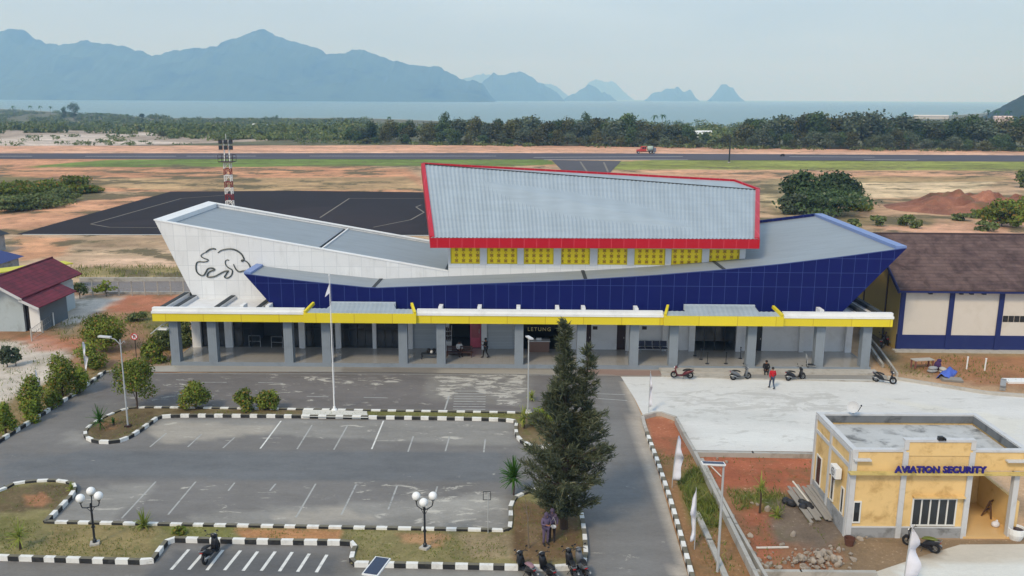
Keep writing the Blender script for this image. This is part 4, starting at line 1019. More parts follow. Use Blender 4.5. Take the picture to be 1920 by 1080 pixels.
def drain_left():
    r = empty('drain_channel', (-44, 96, 0), 0, 'grey concrete drainage channel behind the maroon-roofed house', 'drain')
    a, b = at(150, 528), at(420, 528); c, d = at(150, 551), at(420, 551)
    for k, (p, q, h) in enumerate(((a, b, .5), (c, d, .25))):
        mb = MB(); mb.bar(p-r.location+Vector((0,0,h/2)), q-r.location+Vector((0,0,h/2)), .3, h); mb.build('edge_wall', M_BLOCK, r)
    mb = MB(); z = Vector((0,0,.05)); mb.add([v-r.location+z for v in (c, d, b, a)], [(0,1,2,3)]); mb.build('bed', mat('wet_concrete', C3(122,116,114), .8, .12, .5, dirt=C3(98,94,92), dirt_scale=.3), r)
drain_left()
def fence(pa, pb, n, h, label):
    a, b = at(*pa), at(*pb)
    r = empty('chain_fence', a, 0, label, 'fence')
    for i in range(n):
        p = (b-a)*(i/(n-1)); mb = MB(); mb.box(p.x-.05, p.y-.05, 0, p.x+.05, p.y+.05, h); mb.build('post', M_BLOCK, r)
    mb = MB(); d = b-a
    for z in (.1, h*.5, h-.08): mb.tube([(0,0,z), d+Vector((0,0,z))], .02, 5)
    k = int(d.length/.55)
    for i in range(k):
        p = d*(i/k); q = d*((i+1)/k)
        mb.tube([p+Vector((0,0,.1)), q+Vector((0,0,h-.08))], .008, 3); mb.tube([q+Vector((0,0,.1)), p+Vector((0,0,h-.08))], .008, 3)
    mb.build('wire_mesh', M_STAIN, r)
fence((150,556), (345,553), 9, 1.7, 'grey wire fence with concrete posts along the drainage channel')
fence((60,640), (118,596), 4, 1.2, 'short sagging wire fence beside the slate side wall of the maroon-roofed house')
# ================================================================ POSTS, LAMPS, FLAGS
M_BLACKM = mat('black_metal', C3(34,38,44), .45, .1, 2)
M_GALV = mat('galvanised_steel', C3(168,172,174), .5, .1, 2)
M_GLOBE = mat('opal_globe', C3(232,233,232), .35, .03, 2)
M_FLAGW = mat('white_cloth', C3(214,216,226), .85, .08, 1.5, dirt=C3(186,190,206), dirt_scale=1.2, dirt_amt=.5)
M_SOLAR = mat('solar_cells', C3(44,54,78), .25, .15, 3)
def base(px, py, z=0.0): return at(px, py, z)
def globe_lamp(px, py, rot, label, h):
    r = empty('globe_lamp', base(px, py, .15), R(rot), label, 'lamp post', 'three-globe lamps in the front bed')
    mb = MB(); mb.box(-.22, -.22, -.05, .22, .22, .1); mb.build('footing', M_KG, r)
    mb = MB(); mb.lathe([(.1,.1),(.1,.25),(.055,.3),(.05,h-.5),(.07,h-.48),(.045,h-.35)], 10); mb.lathe([(.09,.9),(.09,.98)], 10); mb.build('post', M_BLACKM, r)
    for k in range(3):
        a = R(90+120*k); d = Vector((math.cos(a), math.sin(a), 0)); z = h-.42
        mb = MB(); mb.tube([d*.03+Vector((0,0,z-.12)), d*.22+Vector((0,0,z-.1)), d*.42+Vector((0,0,z-.02)), d*.47+Vector((0,0,z+.14)), d*.47+Vector((0,0,z+.26))], .028, 6)
        mb.tube([d*.04+Vector((0,0,z-.35)), d*.13+Vector((0,0,z-.22)), d*.2+Vector((0,0,z-.12))], .015, 5)
        mb.lathe([(.05,z+.24),(.09,z+.28),(.09,z+.3)], 10, d*.47); arm = mb.build('lamp_arm', M_BLACKM, r)
        mb = MB(); mb.ball(d*.47+Vector((0,0,z+.5)), .215, 16, 12); mb.build('globe', M_GLOBE, arm, True)
globe_lamp(178, 1020, 20, 'black lamp post with three white globes on the left of the grass bed', 2.55)
globe_lamp(797, 1028, 62, 'black lamp post with three white globes on bare ground near the middle of the bed', 2.6)
def flagpole():
    b = base(627, 769, .2)
    r = empty('flagpole', b, 0, 'tall slim white flagpole on a concrete plinth in front of the terminal', 'flagpole')
    h = 9.75
    mb = MB(); mb.lathe([(.05,0),(.042,3),(.03,6),(.02,h)], 10); mb.ball((0,0,h+.04), .06, 8, 6); mb.build('pole', M_WHITEBR, r)
    mb = MB(); mb.lathe([(.22,-.06),(.2,.08),(.1,.12),(.09,.28)], 12); mb.build('collar', M_WHITEBR, r)
    mb = MB(); mb.prism([(0,-.02,h-1.2),(-.34,-.02,h-1.5),(-.26,-.02,h-1.2),(0,-.02,h-.55)], (0,.03,0)); mb.build('halyard_cloth', M_FLAGW, r)
    mb = MB(); mb.tube([(.07,0,1.2),(.09,0,5),(.06,0,h)], .008, 4); mb.build('rope', M_FLAGW, r)
flagpole()
sheet('flagpole_plinth', P2([(568,767),(688,771),(690,783.5),(566,781)], .2), .2, .3, C3(198,196,188), [], M_CONC)
def street_lamp(px, py, z0, h, arm, label, twin=False, name='street_lamp'):
    r = empty(name, base(px, py, z0), 0, label, 'street lamp')
    mb = MB(); mb.box(-.18,-.18,-.05,.18,.18,.12); mb.build('footing', M_BROWN if twin else M_KG, r)
    mb = MB(); mb.lathe([(.06,.1),(.05,h*.5),(.038,h)], 8); mb.build('pole', M_GALV, r)
    a = Vector(arm)
    mb = MB(); mb.tube([(0,0,h-.35), a*.35+Vector((0,0,h-.02)), a+Vector((0,0,h+.1))], .025, 6)
    if twin: mb.tube([(0,0,h-.35), -a*.3+Vector((0,0,h-.05)), -a*.35+Vector((0,0,h-.2))], .02, 6)
    mb.build('arm', M_GALV, r)
    mb = MB(); d = a.normalized(); mb.obox(a*1.1+Vector((0,0,h+.1)), d*.42, Vector((-d.y, d.x, 0))*.13, (0,0,.045)); mb.build('lamp_head', M_GREYTRIM, r)
    return r
street_lamp(240, 800, .15, 6.1, (-.95, .1, .05), 'slim grey street lamp with a long arm in the brown island bed', True)
r = street_lamp(990, 772, .15, 5.4, (.05, -.12, 0), 'thin white pole lamp with a small square head in front of the LETUNG bay')
def solar_lamp(px, py, h, yaw, label, pan=(1.3, .55), tilt=12):
    r = empty('solar_street_lamp', base(px, py), R(yaw), label, 'solar street lamp')
    mb = MB(); mb.lathe([(.07,0),(.06,h*.6),(.05,h)], 8); mb.build('pole', M_GALV, r)
    M_ = Matrix.Translation((0,0,h+.05)) @ Matrix.Rotation(R(tilt), 4, 'Y')
    mb = MB(); mb.M = M_; mb.box(-pan[0], -pan[1]/2, -.04, .05, pan[1]/2, .02); mb.box(-pan[0]*.5, -.06, -.12, .05, .06, -.041); f = mb.build('panel_frame', M_WHITEBR, r)
    mb = MB(); mb.M = M_; mb.box(-pan[0]+.05, -pan[1]/2+.05, .021, 0, pan[1]/2-.05, .03); mb.build('solar_panel', M_SOLAR, f)
    return r
solar_lamp(1345, 1072, 5.45, 4, 'grey solar street lamp with a flat blue panel beside the red soil plot', (1.05, .36), 4)
pp = atY(700, 1079, 29.3)
r = solar_lamp(960+int((pp.x)/29.3*1), 1000, 4.9, 0, 'tilted dark solar panel lamp at the bottom edge below the flower bed', (1.25, .62), 0)
r.location = (pp.x-.1, 29.2, 0); r.rotation_euler = (0, 0, R(-104))
def bracket_lamp():
    r = empty('bracket_floodlight', TM @ Vector((-28.35, .1, 3.25)), 0, 'white floodlight on a strut bracket fixed to the left end column of the portico', 'floodlight')
    mb = MB(); mb.tube([(.02,0,.55),(-.5,-.25,.3),(-1.3,-.6,-.35)], .045, 6); mb.tube([(.02,0,.0),(-.4,-.2,.25)], .03, 6); mb.build('strut', M_GALV, r)
    mb = MB(); mb.obox((-.42,-.2,-.02), (.42,-.05,.0), (.03,.22,0), (0,0,.06)); mb.build('lamp_head', M_WHITEBR, r)
bracket_lamp()
def pennant(px, py, h, w, lean, label, yaw=0, z0=0.0):
    r = empty('feather_flag', base(px, py, z0), R(yaw), label, 'feather flag', 'white feather flags along the kerbs')
    mb = MB(); pts = [(lean*(z/h)**2*h, 0, z) for z in np.linspace(0, h, 9)]; mb.tube(pts, [.025]*8+[.012], 6); mb.build('pole', M_GALV, r)
    mb = MB(); n = 16; vs = []
    for i in range(n+1):
        t_ = i/n; z = h*(.16+.84*t_); xo = lean*(z/h)**2*h
        wd = w*(math.sin(math.pi*min(1, .12+t_*.9))**.6)*(1-.25*t_)
        wave = .13*math.sin(t_*11+px)+.05*math.sin(t_*23+px)
        wx_ = .12*w*math.sin(t_*14+px*2); vs += [(xo+.02, wave*.2, z), (xo+.02+wd*.5+wx_*.5, wave+.07, z-.05), (xo+.02+wd+wx_, wave*1.3-.06*math.sin(t_*6), z-.12*t_)]
    fs = [f for i in range(n) for f in ((3*i,3*i+1,3*i+4,3*i+3),(3*i+1,3*i+2,3*i+5,3*i+4))]
    mb.add(vs, fs); o = mb.build('cloth', M_FLAGW, r, True)
    so = o.modifiers.new('cloth thickness', 'SOLIDIFY'); so.thickness = .012
pennant(161, 703, 2.75, .24, -.01, 'white feather flag beside the clipped round tree by the left kerb')
pennant(72, 760, 2.7, .26, .02, 'white feather flag among the bushes nearest the left edge of the photo', 30)
pennant(1216, 774, 3.1, .18, .01, 'thin furled white feather flag at the tip of the red soil strip')
pennant(1260, 915, 3.2, .5, .07, 'pale lilac feather flag on the red soil strip above the long grass', -10)
pennant(1302, 1030, 3.3, .26, .02, 'drooping white feather flag in the grass beside the grey solar lamp', 150)
pennant(1692, 1112, 3.4, .6, .04, 'large white feather flag at the bottom edge below the ochre building')
def no_parking():
    r = empty('no_parking_sign', base(256, 672), 0, 'round red-ringed no parking sign with a crossed P on a thin post', 'road sign')
    h = 2.0
    mb = MB(); mb.tube([(0,0,0),(0,0,h)], .03, 6); mb.build('post', M_BLACKM, r)
    z = h-.05
    mb = MB(); mb.M = Matrix.Translation((0,-.05,z)) @ Matrix.Rotation(math.pi/2, 4, 'X'); mb.lathe([(.3,-.01),(.3,.012)], 24); d = mb.build('disc', M_WHITEBR, r)
    mb = MB(); mb.torus((0,-.068,z), .27, .035, 'Y', 28, 6); mb.bar((-.19,-.08,z+.19), (.19,-.08,z-.19), .06, .02, (0,1,0)); mb.build('ring', mat('sign_red', C3(190,24,40), .4, .05), d)
    lt = text_mb('P', .42, .015, .012); mb = MB(); mb.M = Matrix.Translation((0,-.066,z-.15)) @ Matrix.Rotation(math.pi/2, 4, 'X'); mb.add(lt.v, lt.f); mb.build('letter', M_BLACKM, d)
no_parking()
def frame_sign():
    r = empty('sign_frame', base(915, 999, .15), 0, 'thin steel post with an empty rectangular frame at the edge of the car park', 'sign post')
    h = 2.25
    mb = MB(); mb.tube([(0,0,-.1),(0,0,h)], .025, 6); mb.build('post', M_GALV, r)
    mb = MB(); pts = [(-.24,0,h-.42),(.14,0,h-.42),(.14,0,h+.02),(-.24,0,h+.02),(-.24,0,h-.42)]
    for a, b in zip(pts, pts[1:]): mb.tube([a, b], .018, 5)
    mb.build('frame', M_BLACKM, r)
frame_sign()
def antenna():
    b = base(1367, 305)
    r = empty('antenna_pole', b, 0, 'thin dark pole standing alone in the grass beyond the red roof', 'pole')
    mb = MB(); mb.lathe([(.28,0),(.24,6),(.1,8.6)], 8); mb.build('pole', M_BLACKM, r)
    mb = MB(); mb.lathe([(.5,-.1),(.45,.3)], 8); mb.build('footing', M_KG, r)
antenna()
def mast():
    b = at(432, 448); b.y = 138.0; b.x = atY(431, 380, 138).x
    r = empty('floodlight_mast', (b.x, 138, 0), 0, 'red and white lattice floodlight mast rising behind the white wing', 'floodlight mast')
    M_RED = mat('mast_red', C3(124,34,40), .6, .1, 2); H = 12.0; w0, w1 = .5, .46
    cuts = np.linspace(0, H, 13)
    for i, (a, c) in enumerate(zip(cuts, cuts[1:])):
        mb = MB(); wa, wc = w0+(w1-w0)*a/H, w0+(w1-w0)*c/H
        cs = ((-1,-1),(1,-1),(1,1),(-1,1))
        for k in range(4):
            p, q = cs[k], cs[(k+1) % 4]
            mb.bar((p[0]*wa,p[1]*wa,a), (p[0]*wc,p[1]*wc,c), .1)
            mb.bar((p[0]*wa,p[1]*wa,a), (q[0]*wc,q[1]*wc,c), .06); mb.bar((p[0]*wc,p[1]*wc,c-.04), (q[0]*wc,q[1]*wc,c-.04), .08)
        mb.build('lattice_section', M_RED if i % 2 == 0 else M_WHITEBR, r)
    mb = MB(); mb.box(-1.1,-1.0,H,1.1,1.0,H+.12)
    for x in np.linspace(-1.1, 1.1, 5):
        for y in (-1.0, 1.0): mb.bar((x,y,H+.1),(x,y,H+1.1),.05)
    for z in (.6, 1.1):
        mb.bar((-1.1,-1,H+z),(1.1,-1,H+z),.05); mb.bar((-1.1,1,H+z),(1.1,1,H+z),.05); mb.bar((-1.1,-1,H+z),(-1.1,1,H+z),.05); mb.bar((1.1,-1,H+z),(1.1,1,H+z),.05)
    mb.build('platform', M_BROWN, r)
    mb = MB()
    for x in (-.38, .38): mb.bar((x,0,H),(x,0,H+3.4),.14)
    mb.bar((-1.0,-.1,H+2.2),(1.0,-.1,H+2.2),.1); mb.bar((-1.0,-.1,H+3.1),(1.0,-.1,H+3.1),.1); mb.tube([(0,0,H+3),(0,0,H+4.3)], .04, 5); mb.build('head_frame', M_WHITEBR, r)
    for z in (2.2, 3.1):
        for x in (-.8, 0, .8):
            mb = MB(); mb.box(x-.27,-.45,H+z-.3,x+.27,-.16,H+z+.32); l = mb.build('floodlight', M_BROWN, r)
            mb = MB(); mb.box(x-.22,-.47,H+z-.25,x+.22,-.452,H+z+.27); mb.build('lens', M_GLASS, l)
mast()
# ================================================================ VEHICLES
M_TYRE = mat('tyre_rubber', C3(30,30,32), .85, .1, 4)
M_PLASTIC = mat('black_plastic', C3(34,34,38), .45, .1, 3)
M_SEAT = mat('seat_vinyl', C3(28,28,30), .55, .1, 3)
M_CHROME = mat('brushed_metal', C3(150,152,154), .35, .1, 3, metal=.6)
M_LENS = mat('clear_lens', C3(220,222,222), .2, .03, 3)
M_REDL = mat('red_lens', C3(150,20,24), .3, .05, 3)
paints = {k: mat('scooter_paint_'+k, C3(*v), .3, .06, 2) for k, v in dict(black=(36,37,42), white=(206,206,208), red=(150,28,36), maroon=(92,34,42), pink=(140,108,116), green=(96,104,44), silver=(104,108,114)).items()}
def loft(mb, secs, m=None, n=12):
    """closed skin through elliptical sections (centre, half width y, half height along n, tilt)"""
    vs = []; fs = []
    for (x, z, w, h) in secs:
        for k in range(n):
            a = 2*math.pi*k/n; ca, sa = math.cos(a), math.sin(a)
            q = lambda v: math.copysign(abs(v)**.75, v)
            vs.append((x, w*q(ca), z+h*q(sa)))
    for i in range(len(secs)-1):
        for k in range(n):
            fs.append((i*n+k, i*n+(k+1) % n, (i+1)*n+(k+1) % n, (i+1)*n+k))
    fs += [tuple(range(n))[::-1], tuple((len(secs)-1)*n+k for k in range(n))]
    mb.add(vs, fs, m)
def make_scooter():
    r = empty('motor_scooter')
    mb = MB()                                               # x forwards
    loft(mb, [(-.88,.72,.03,.02),(-.82,.70,.1,.07),(-.6,.62,.14,.13),(-.35,.52,.15,.16),(-.15,.42,.15,.14),(-.02,.32,.12,.06)])
    loft(mb, [(-.05,.27,.14,.035),(.2,.25,.15,.035),(.36,.26,.13,.04)])
    # leg shield and front apron
    vs = []
    mb.prism([(.36,-.2,.24),(.36,.2,.24),(.5,.17,.62),(.55,.12,.92),(.55,-.12,.92),(.5,-.17,.62)], (.09,0,.02))
    loft(mb, [(.42,.92,.1,.1),(.5,.95,.15,.1),(.6,.9,.12,.1),(.66,.86,.05,.05)])
    loft(mb, [(.5,.55,.05,.02),(.62,.58,.06,.03),(.78,.56,.06,.03),(.86,.47,.05,.02)])
    mb.build('body', paints['black'], r, True)
    mb = MB(); loft(mb, [(-.72,.77,.08,.03),(-.55,.79,.13,.05),(-.3,.76,.14,.06),(-.1,.7,.12,.06),(.0,.66,.08,.03)]); mb.build('seat', M_SEAT, r, True)
    for x in (-.6, .66):
        mb = MB(); mb.torus((x,0,.28), .215, .065, 'Y', 24, 8); w = mb.build('wheel', M_TYRE, r, True)
        mb = MB(); mb.M = Matrix.Translation((x,0,.28)) @ Matrix.Rotation(math.pi/2, 4, 'X'); mb.lathe([(.04,-.05),(.04,.05)], 10); mb.torus((0,0,0), .16, .02, 'Z', 20, 6)
        for k in range(5): a = 2*math.pi*k/5; mb.bar((0,0,0), (.16*math.cos(a), .16*math.sin(a), 0), .03)
        mb.build('rim', M_CHROME, w)
    mb = MB(); mb.tube([(.66,.09,.28),(.6,.09,.6),(.52,.03,.85),(.46,0,1.0)], .022, 6); mb.tube([(.66,-.09,.28),(.6,-.09,.6),(.52,-.03,.85)], .022, 6)
    mb.tube([(.36,.34,1.0),(.42,.2,1.04),(.46,0,1.02),(.42,-.2,1.04),(.36,-.34,1.0)], .018, 6); mb.build('handlebar', M_PLASTIC, r)
    for s_ in (-1, 1):
        mb = MB(); mb.tube([(.42,.22*s_,1.03),(.4,.3*s_,1.2)], .008, 5); mb.ball((.4,.31*s_,1.24), (.02,.065,.045), 10, 6); mb.build('mirror', M_PLASTIC, r, True)
    mb = MB(); mb.ball((.63,0,.93), (.05,.11,.06), 12, 8); mb.build('headlight', M_LENS, r, True)
    mb = MB(); mb.ball((-.87,0,.7), (.03,.09,.04), 10, 6); mb.build('tail_light', M_REDL, r, True)
    mb = MB(); mb.tube([(.0,-.13,.24),(-.35,-.15,.24),(-.5,-.17,.34),(-.9,-.18,.42)], [.025,.03,.055,.05], 8); mb.build('exhaust', M_CHROME, r, True)
    mb = MB(); mb.box(-.52,-.08,.2,-.05,.1,.4); mb.bar((-.6,.1,.28), (-.2,.1,.3), .07); mb.tube([(-.1,.12,.22),(-.05,.26,.02)], .016, 5); mb.prism([(-.72,-.05,.58),(-.72,.05,.58),(-.95,.05,.4),(-.95,-.05,.4)], (0,0,.015)); mb.build('engine', M_PLASTIC, r)
    mb = MB(); mb.bar((-.62,.12,.76),(-.9,.1,.8),.03); mb.bar((-.62,-.12,.76),(-.9,-.1,.8),.03); mb.bar((-.9,.1,.8),(-.9,-.1,.8),.03); mb.build('grab_rail', M_CHROME, r)
    return r
SC = make_scooter(); _first = [True]
def scooter(px, py, yaw, paint, label, seat=None, z=0.0, lean=6, helmet=None):
    o = SC if _first[0] else copy_tree(SC); _first[0] = False
    o.location = base(px, py, z); o.rotation_euler = (R(lean)*-1, 0, R(yaw)); o.rotation_mode = 'XYZ'
    tag(o, label, 'motor scooter', 'parked motor scooters')
    for c in o.children:
        n = c.name.split('.')[0]
        mm = paints[paint] if n == 'body' else (paints[seat] if seat and n == 'seat' else None)
        if mm: c.material_slots[0].link = 'OBJECT'; c.material_slots[0].material = mm
    return o
ZC = .03
scooter(1279, 709, 172, 'maroon', 'dark red and black scooter on the front step, leftmost of those outside the terminal', z=.13)
scooter(1388, 712, 12, 'silver', 'grey scooter parked below the dark entrance doors, beside the sitting person', z=ZC)
scooter(1491, 713, 15, 'black', 'dark scooter between the person in red and the end columns', z=ZC)
scooter(1657, 718, -28, 'black', 'black scooter beside the drain at the right end of the portico', z=ZC)
scooter(397, 1046, 83, 'black', 'lone dark scooter standing in the white-striped motorcycle bay', z=.03)
scooter(988, 1078, 118, 'black', 'scooter with a dusty pink seat, leftmost of the bottom row by the tall tree', seat='pink', z=.03)
scooter(1028, 1081, 112, 'black', 'black scooter in the bottom row, next to the pink-seated scooter', z=.03)
scooter(1073, 1075, 97, 'black', 'black scooter close against its neighbour at the foot of the tall tree', z=.03)
scooter(1093, 1073, 100, 'silver', 'silver-tailed scooter at the right end of the bottom row under the tall tree', z=.03)
scooter(1727, 1030, 140, 'black', 'scooter with a yellow-green seat in front of the ochre building', seat='green', z=.0)
scooter(1655, 650, 60, 'black', 'black scooter in the shade between the portico and the warehouse', z=0)
scooter(1664, 645, 70, 'maroon', 'dark red scooter close to the navy wainscot of the warehouse', z=0)
def truck():
    r = empty('tanker_truck', base(1210, 287.6, .08), R(1), 'red-cabbed truck with a pale tank driving along the far runway', 'truck')
    M_R = mat('truck_red', C3(186,62,54), .5, .1, 1); M_T = mat('tank_pale', C3(166,182,172), .5, .12, 1)
    mb = MB(); mb.prism([(-1.6,-1.15,.9),(-2.0,-1.15,1.0),(-2.0,-1.15,2.0),(-1.7,-1.15,2.9),(.2,-1.15,2.9),(.2,-1.15,.9)], (0,2.3,0)); mb.prism([(-3.6,-.95,.8),(-3.6,-.95,1.5),(-2.0,-.95,1.8),(-2.0,-.95,.8)], (0,1.9,0)); c = mb.build('cab', M_R, r)
    mb = MB(); mb.box(-1.55,-1.17,1.9,-.75,1.17,2.6); mb.box(-.6,-1.17,1.9,.1,1.17,2.6); mb.build('window', M_GLASS, c)
    mb = MB(); mb.box(-3.6,-.5,.65,4.2,.5,.9); mb.build('chassis', M_PLASTIC, r)
    mb = MB(); mb.tube([(.7,0,2.0),(1.0,0,2.0),(2.9,0,2.0),(3.1,0,2.0)], [.6,1.0,1.0,.6], 14); mb.build('tank', M_T, r, True)
    mb = MB(); mb.box(3.2,-1.0,.9,4.2,1.0,2.3); mb.box(3.2,-1.0,2.3,3.3,1.0,3.0); mb.build('pump_box', mat('pump_grey', C3(110,114,130), .6, .1, 1), r)
    for x in (-3.0, 2.0, 3.3):
        for y in (-1.0, 1.0):
            mb = MB(); mb.M = Matrix.Translation((x,y,.5)) @ Matrix.Rotation(math.pi/2, 4, 'X'); mb.lathe([(.3,-.16),(.5,-.14),(.5,.14),(.3,.16)], 14); w = mb.build('wheel', M_TYRE, r)
            mb = MB(); mb.M = Matrix.Translation((x,y,.5)) @ Matrix.Rotation(math.pi/2, 4, 'X'); mb.lathe([(.26,-.18),(.26,.18)], 12); mb.build('rim', M_GREYTRIM, w)
truck()
def far_vehicle(px, py, label, rgb):
    r = empty('utility_cart', base(px, py, .08), 0, label, 'vehicle')
    r.scale = (.55, .55, .55)
    mb = MB(); mb.prism([(-1.5,-.7,.4),(-1.5,-.7,1.0),(-.6,-.7,1.7),(1.0,-.7,1.7),(1.5,-.7,1.0),(1.5,-.7,.4)], (0,1.4,0)); mb.build('body', mat('cart_paint', rgb, .5, .1), r)
    for x in (-.95,.95):
        for y in (-.66,.66):
            mb = MB(); mb.M = Matrix.Translation((x,y,.34)) @ Matrix.Rotation(math.pi/2, 4, 'X'); mb.lathe([(.34,-.12),(.34,.12)], 12); mb.build('wheel', M_TYRE, r)
far_vehicle(1467, 293, 'small dark vehicle on the far runway, right of the thin pole', C3(40,40,46))
# ================================================================ PEOPLE
def skin_mesh(name, joints, edges, mats, parent, root=0, sub=1):
    bm = bmesh.new(); L = bm.verts.layers.skin.verify(); vs = [bm.verts.new(j[0]) for j in joints]
    for a, b in edges: bm.edges.new((vs[a], vs[b]))
    for v, j in zip(vs, joints): v[L].radius = (j[1], j[1] if len(j) < 3 else j[2]); v[L].use_loose = False
    vs[root][L].use_root = True
    me = bpy.data.meshes.new(name); bm.to_mesh(me); bm.free()
    o = bpy.data.objects.new(name, me); COL.objects.link(o)
    o.modifiers.new('skin', 'SKIN').use_smooth_shade = True
    s_ = o.modifiers.new('sub', 'SUBSURF'); s_.levels = sub; s_.render_levels = sub
    dg = bpy.context.evaluated_depsgraph_get(); dg.update()
    m2 = bpy.data.meshes.new_from_object(o.evaluated_get(dg)); m2.name = name
    o.modifiers.clear(); o.data = m2; bpy.data.meshes.remove(me)
    m2.materials.clear(); m2.materials.append(mats)
    m2.polygons.foreach_set('use_smooth', [True]*len(m2.polygons))
    o.parent = parent; return o
M_SKIN = mat('skin', C3(150,104,80), .6, .06, 4); M_HAIR = mat('black_hair', C3(24,22,22), .6, .1, 5)
cloth = lambda n, r_, g, b: mat('cloth_'+n, C3(r_, g, b), .9, .14, 5)
M_C = dict(red=cloth('red', 178,26,38), jeans=cloth('denim', 62,72,92), black=cloth('black', 28,28,32), white=cloth('white', 206,206,206), purple=cloth('lilac', 96,84,110), dark=cloth('dark', 44,36,40), khaki=cloth('khaki', 120,112,98), shoe=cloth('shoe', 40,38,38), scarf=cloth('scarf', 80,70,92))  # lilac and scarf cloths darkened: the tree's shade is put into their colour
def person(loc, yaw, label, top, legs, pose, hair='short', sleeves=True, s=1.0, extra=None):
    """pose: dict of joint positions in metres, x right, y facing"""
    r = empty('person', loc, R(yaw), label, 'person'); r.scale = (s, s, s)
    J = dict(pel=(0,0,.95), sp1=(0,0,1.1), sp2=(0,.01,1.3), neck=(0,.0,1.47), head=(0,.03,1.62), crown=(0,.02,1.72),
             shl=(-.19,0,1.42), shr=(.19,0,1.42), ell=(-.24,-.02,1.14), elr=(.24,-.02,1.14), wrl=(-.25,.06,.89), wrr=(.25,.06,.89),
             hpl=(-.1,0,.92), hpr=(.1,0,.92), knl=(-.11,.02,.5), knr=(.11,.02,.5), anl=(-.11,-.03,.09), anr=(.11,-.03,.09), tol=(-.12,.14,.035), tor=(.12,.14,.035))
    J.update(pose); V = {k: Vector(v) for k, v in J.items()}
    rad = dict(pel=.125, sp1=.12, sp2=.135, neck=.055, head=.095, crown=.075, shl=.06, shr=.06, ell=.042, elr=.042, wrl=.028, wrr=.028, hpl=.095, hpr=.095, knl=.058, knr=.058, anl=.038, anr=.038, tol=.035, tor=.035)
    names = list(V); idx = {n: i for i, n in enumerate(names)}
    joints = [[V[n], rad[n]] for n in names]
    E = [('pel','sp1'),('sp1','sp2'),('sp2','neck'),('neck','head'),('head','crown'),('sp2','shl'),('sp2','shr'),('shl','ell'),('shr','elr'),('ell','wrl'),('elr','wrr'),('pel','hpl'),('pel','hpr'),('hpl','knl'),('hpr','knr'),('knl','anl'),('knr','anr'),('anl','tol'),('anr','tor')]
    edges = [(idx[a], idx[b]) for a, b in E]
    for sd, sg in (('l',-1),('r',1)):                       # palm and five fingers
        w = V['wr'+sd]; d = (w-V['el'+sd]).normalized(); acr = d.cross(Vector((sg,0,0)))
        if acr.length < .2: acr = Vector((0,1,0))
        acr.normalize(); palm = len(joints); joints.append([w+d*.055, .024]); edges.append((idx['wr'+sd], palm))
        cur = Vector((-sg,0,0))
        for k, ln in enumerate((.055,.075,.082,.075,.06)):
            side = (k-2)*.017
            b0 = w+d*(.035 if k == 0 else .1)+acr*(.04 if k == 0 else side)
            t0 = b0+d*ln*.6+acr*(.03 if k == 0 else 0)+cur*.012; i = len(joints)
            joints += [[b0, .0095], [t0, .008], [t0+d*ln*.3+cur*.02, .0065]]; edges += [(palm, i), (i, i+1), (i+1, i+2)]
    body = skin_mesh('body', joints, edges, M_SKIN, r, idx['pel'])
    # face
    hd = V['head']; f = Vector((0,1,0)); up = (V['crown']-V['neck']).normalized(); sidev = f.cross(up).normalized(); f = up.cross(sidev).normalized()
    mb = MB(); mb.ball(hd+f*.1-up*.01, (.016,.022,.024), 8, 6); mb.ball(hd+f*.088-up*.055, (.03,.012,.008), 8, 6)
    for sg in (-1, 1): mb.ball(hd+sidev*.1*sg-up*.01, (.016,.025,.035), 8, 6)
    mb.build('face', M_SKIN, r, True)
    mb = MB()
    for sg in (-1, 1): mb.ball(hd+f*.088+sidev*.036*sg+up*.022, (.014,.008,.008), 8, 6)
    mb.build('eyes', M_HAIR, r)
    mb = MB()
    if hair == 'short': mb.ball(hd+up*.045-f*.018, (.108,.115,.1), 14, 10)
    elif hair == 'scarf': mb.ball(hd+up*.03-f*.022, (.122,.125,.135), 14, 10); mb.ball(V['neck']-f*.01, (.15,.12,.13), 12, 8)
    else: mb.ball(hd+up*.04-f*.03, (.115,.11,.115), 14, 10); mb.ball(hd-up*.12-f*.075, (.085,.05,.13), 10, 8)
    mb.build('headscarf' if hair == 'scarf' else 'hair', M_C['scarf'] if hair == 'scarf' else M_HAIR, r, True)
    g = .022
    tj = ['pel','sp1','sp2','shl','shr','ell','elr']; ti = {n: i for i, n in enumerate(tj)}
    jj = [[V[n]+(Vector((0,0,-.06)) if n == 'pel' else Vector()), rad[n]+g] for n in tj]; ee = [(ti[a], ti[b]) for a, b in E if a in ti and b in ti]
    jj.append([V['sp2'].lerp(V['neck'], .75), .075]); ee.append((ti['sp2'], len(jj)-1))
    if sleeves:
        for sd in 'lr': jj.append([V['el'+sd].lerp(V['wr'+sd], .85), .04]); ee.append((ti['el'+sd], len(jj)-1))
    skin_mesh('shirt', jj, ee, top, r, 0)
    lj = ['pel','hpl','hpr','knl','knr','anl','anr']; li = {n: i for i, n in enumerate(lj)}
    skin_mesh('trousers', [[V[n], rad[n]+.016] for n in lj], [(li[a], li[b]) for a, b in E if a in li and b in li], legs, r, 0)
    for sd in 'lr':
        mb = MB(); a, b = V['an'+sd], V['to'+sd]; mb.tube([a+Vector((0,0,-.02))+(a-b).normalized()*.05, a*.5+b*.5+Vector((0,0,-.005)), b+(b-a).normalized()*.05], [.045,.05,.03], 8); mb.build('shoe', M_C['shoe'], r, True)
    if extra: extra(r, V)
    return r
walk_ = dict(knl=(-.1,.16,.52), anl=(-.1,.22,.1), tol=(-.11,.38,.04), knr=(.1,.02,.5), anr=(.1,-.22,.13), tor=(.1,-.08,.04), wrl=(-.24,-.14,.9), wrr=(.26,.2,.95), elr=(.25,.0,1.14))
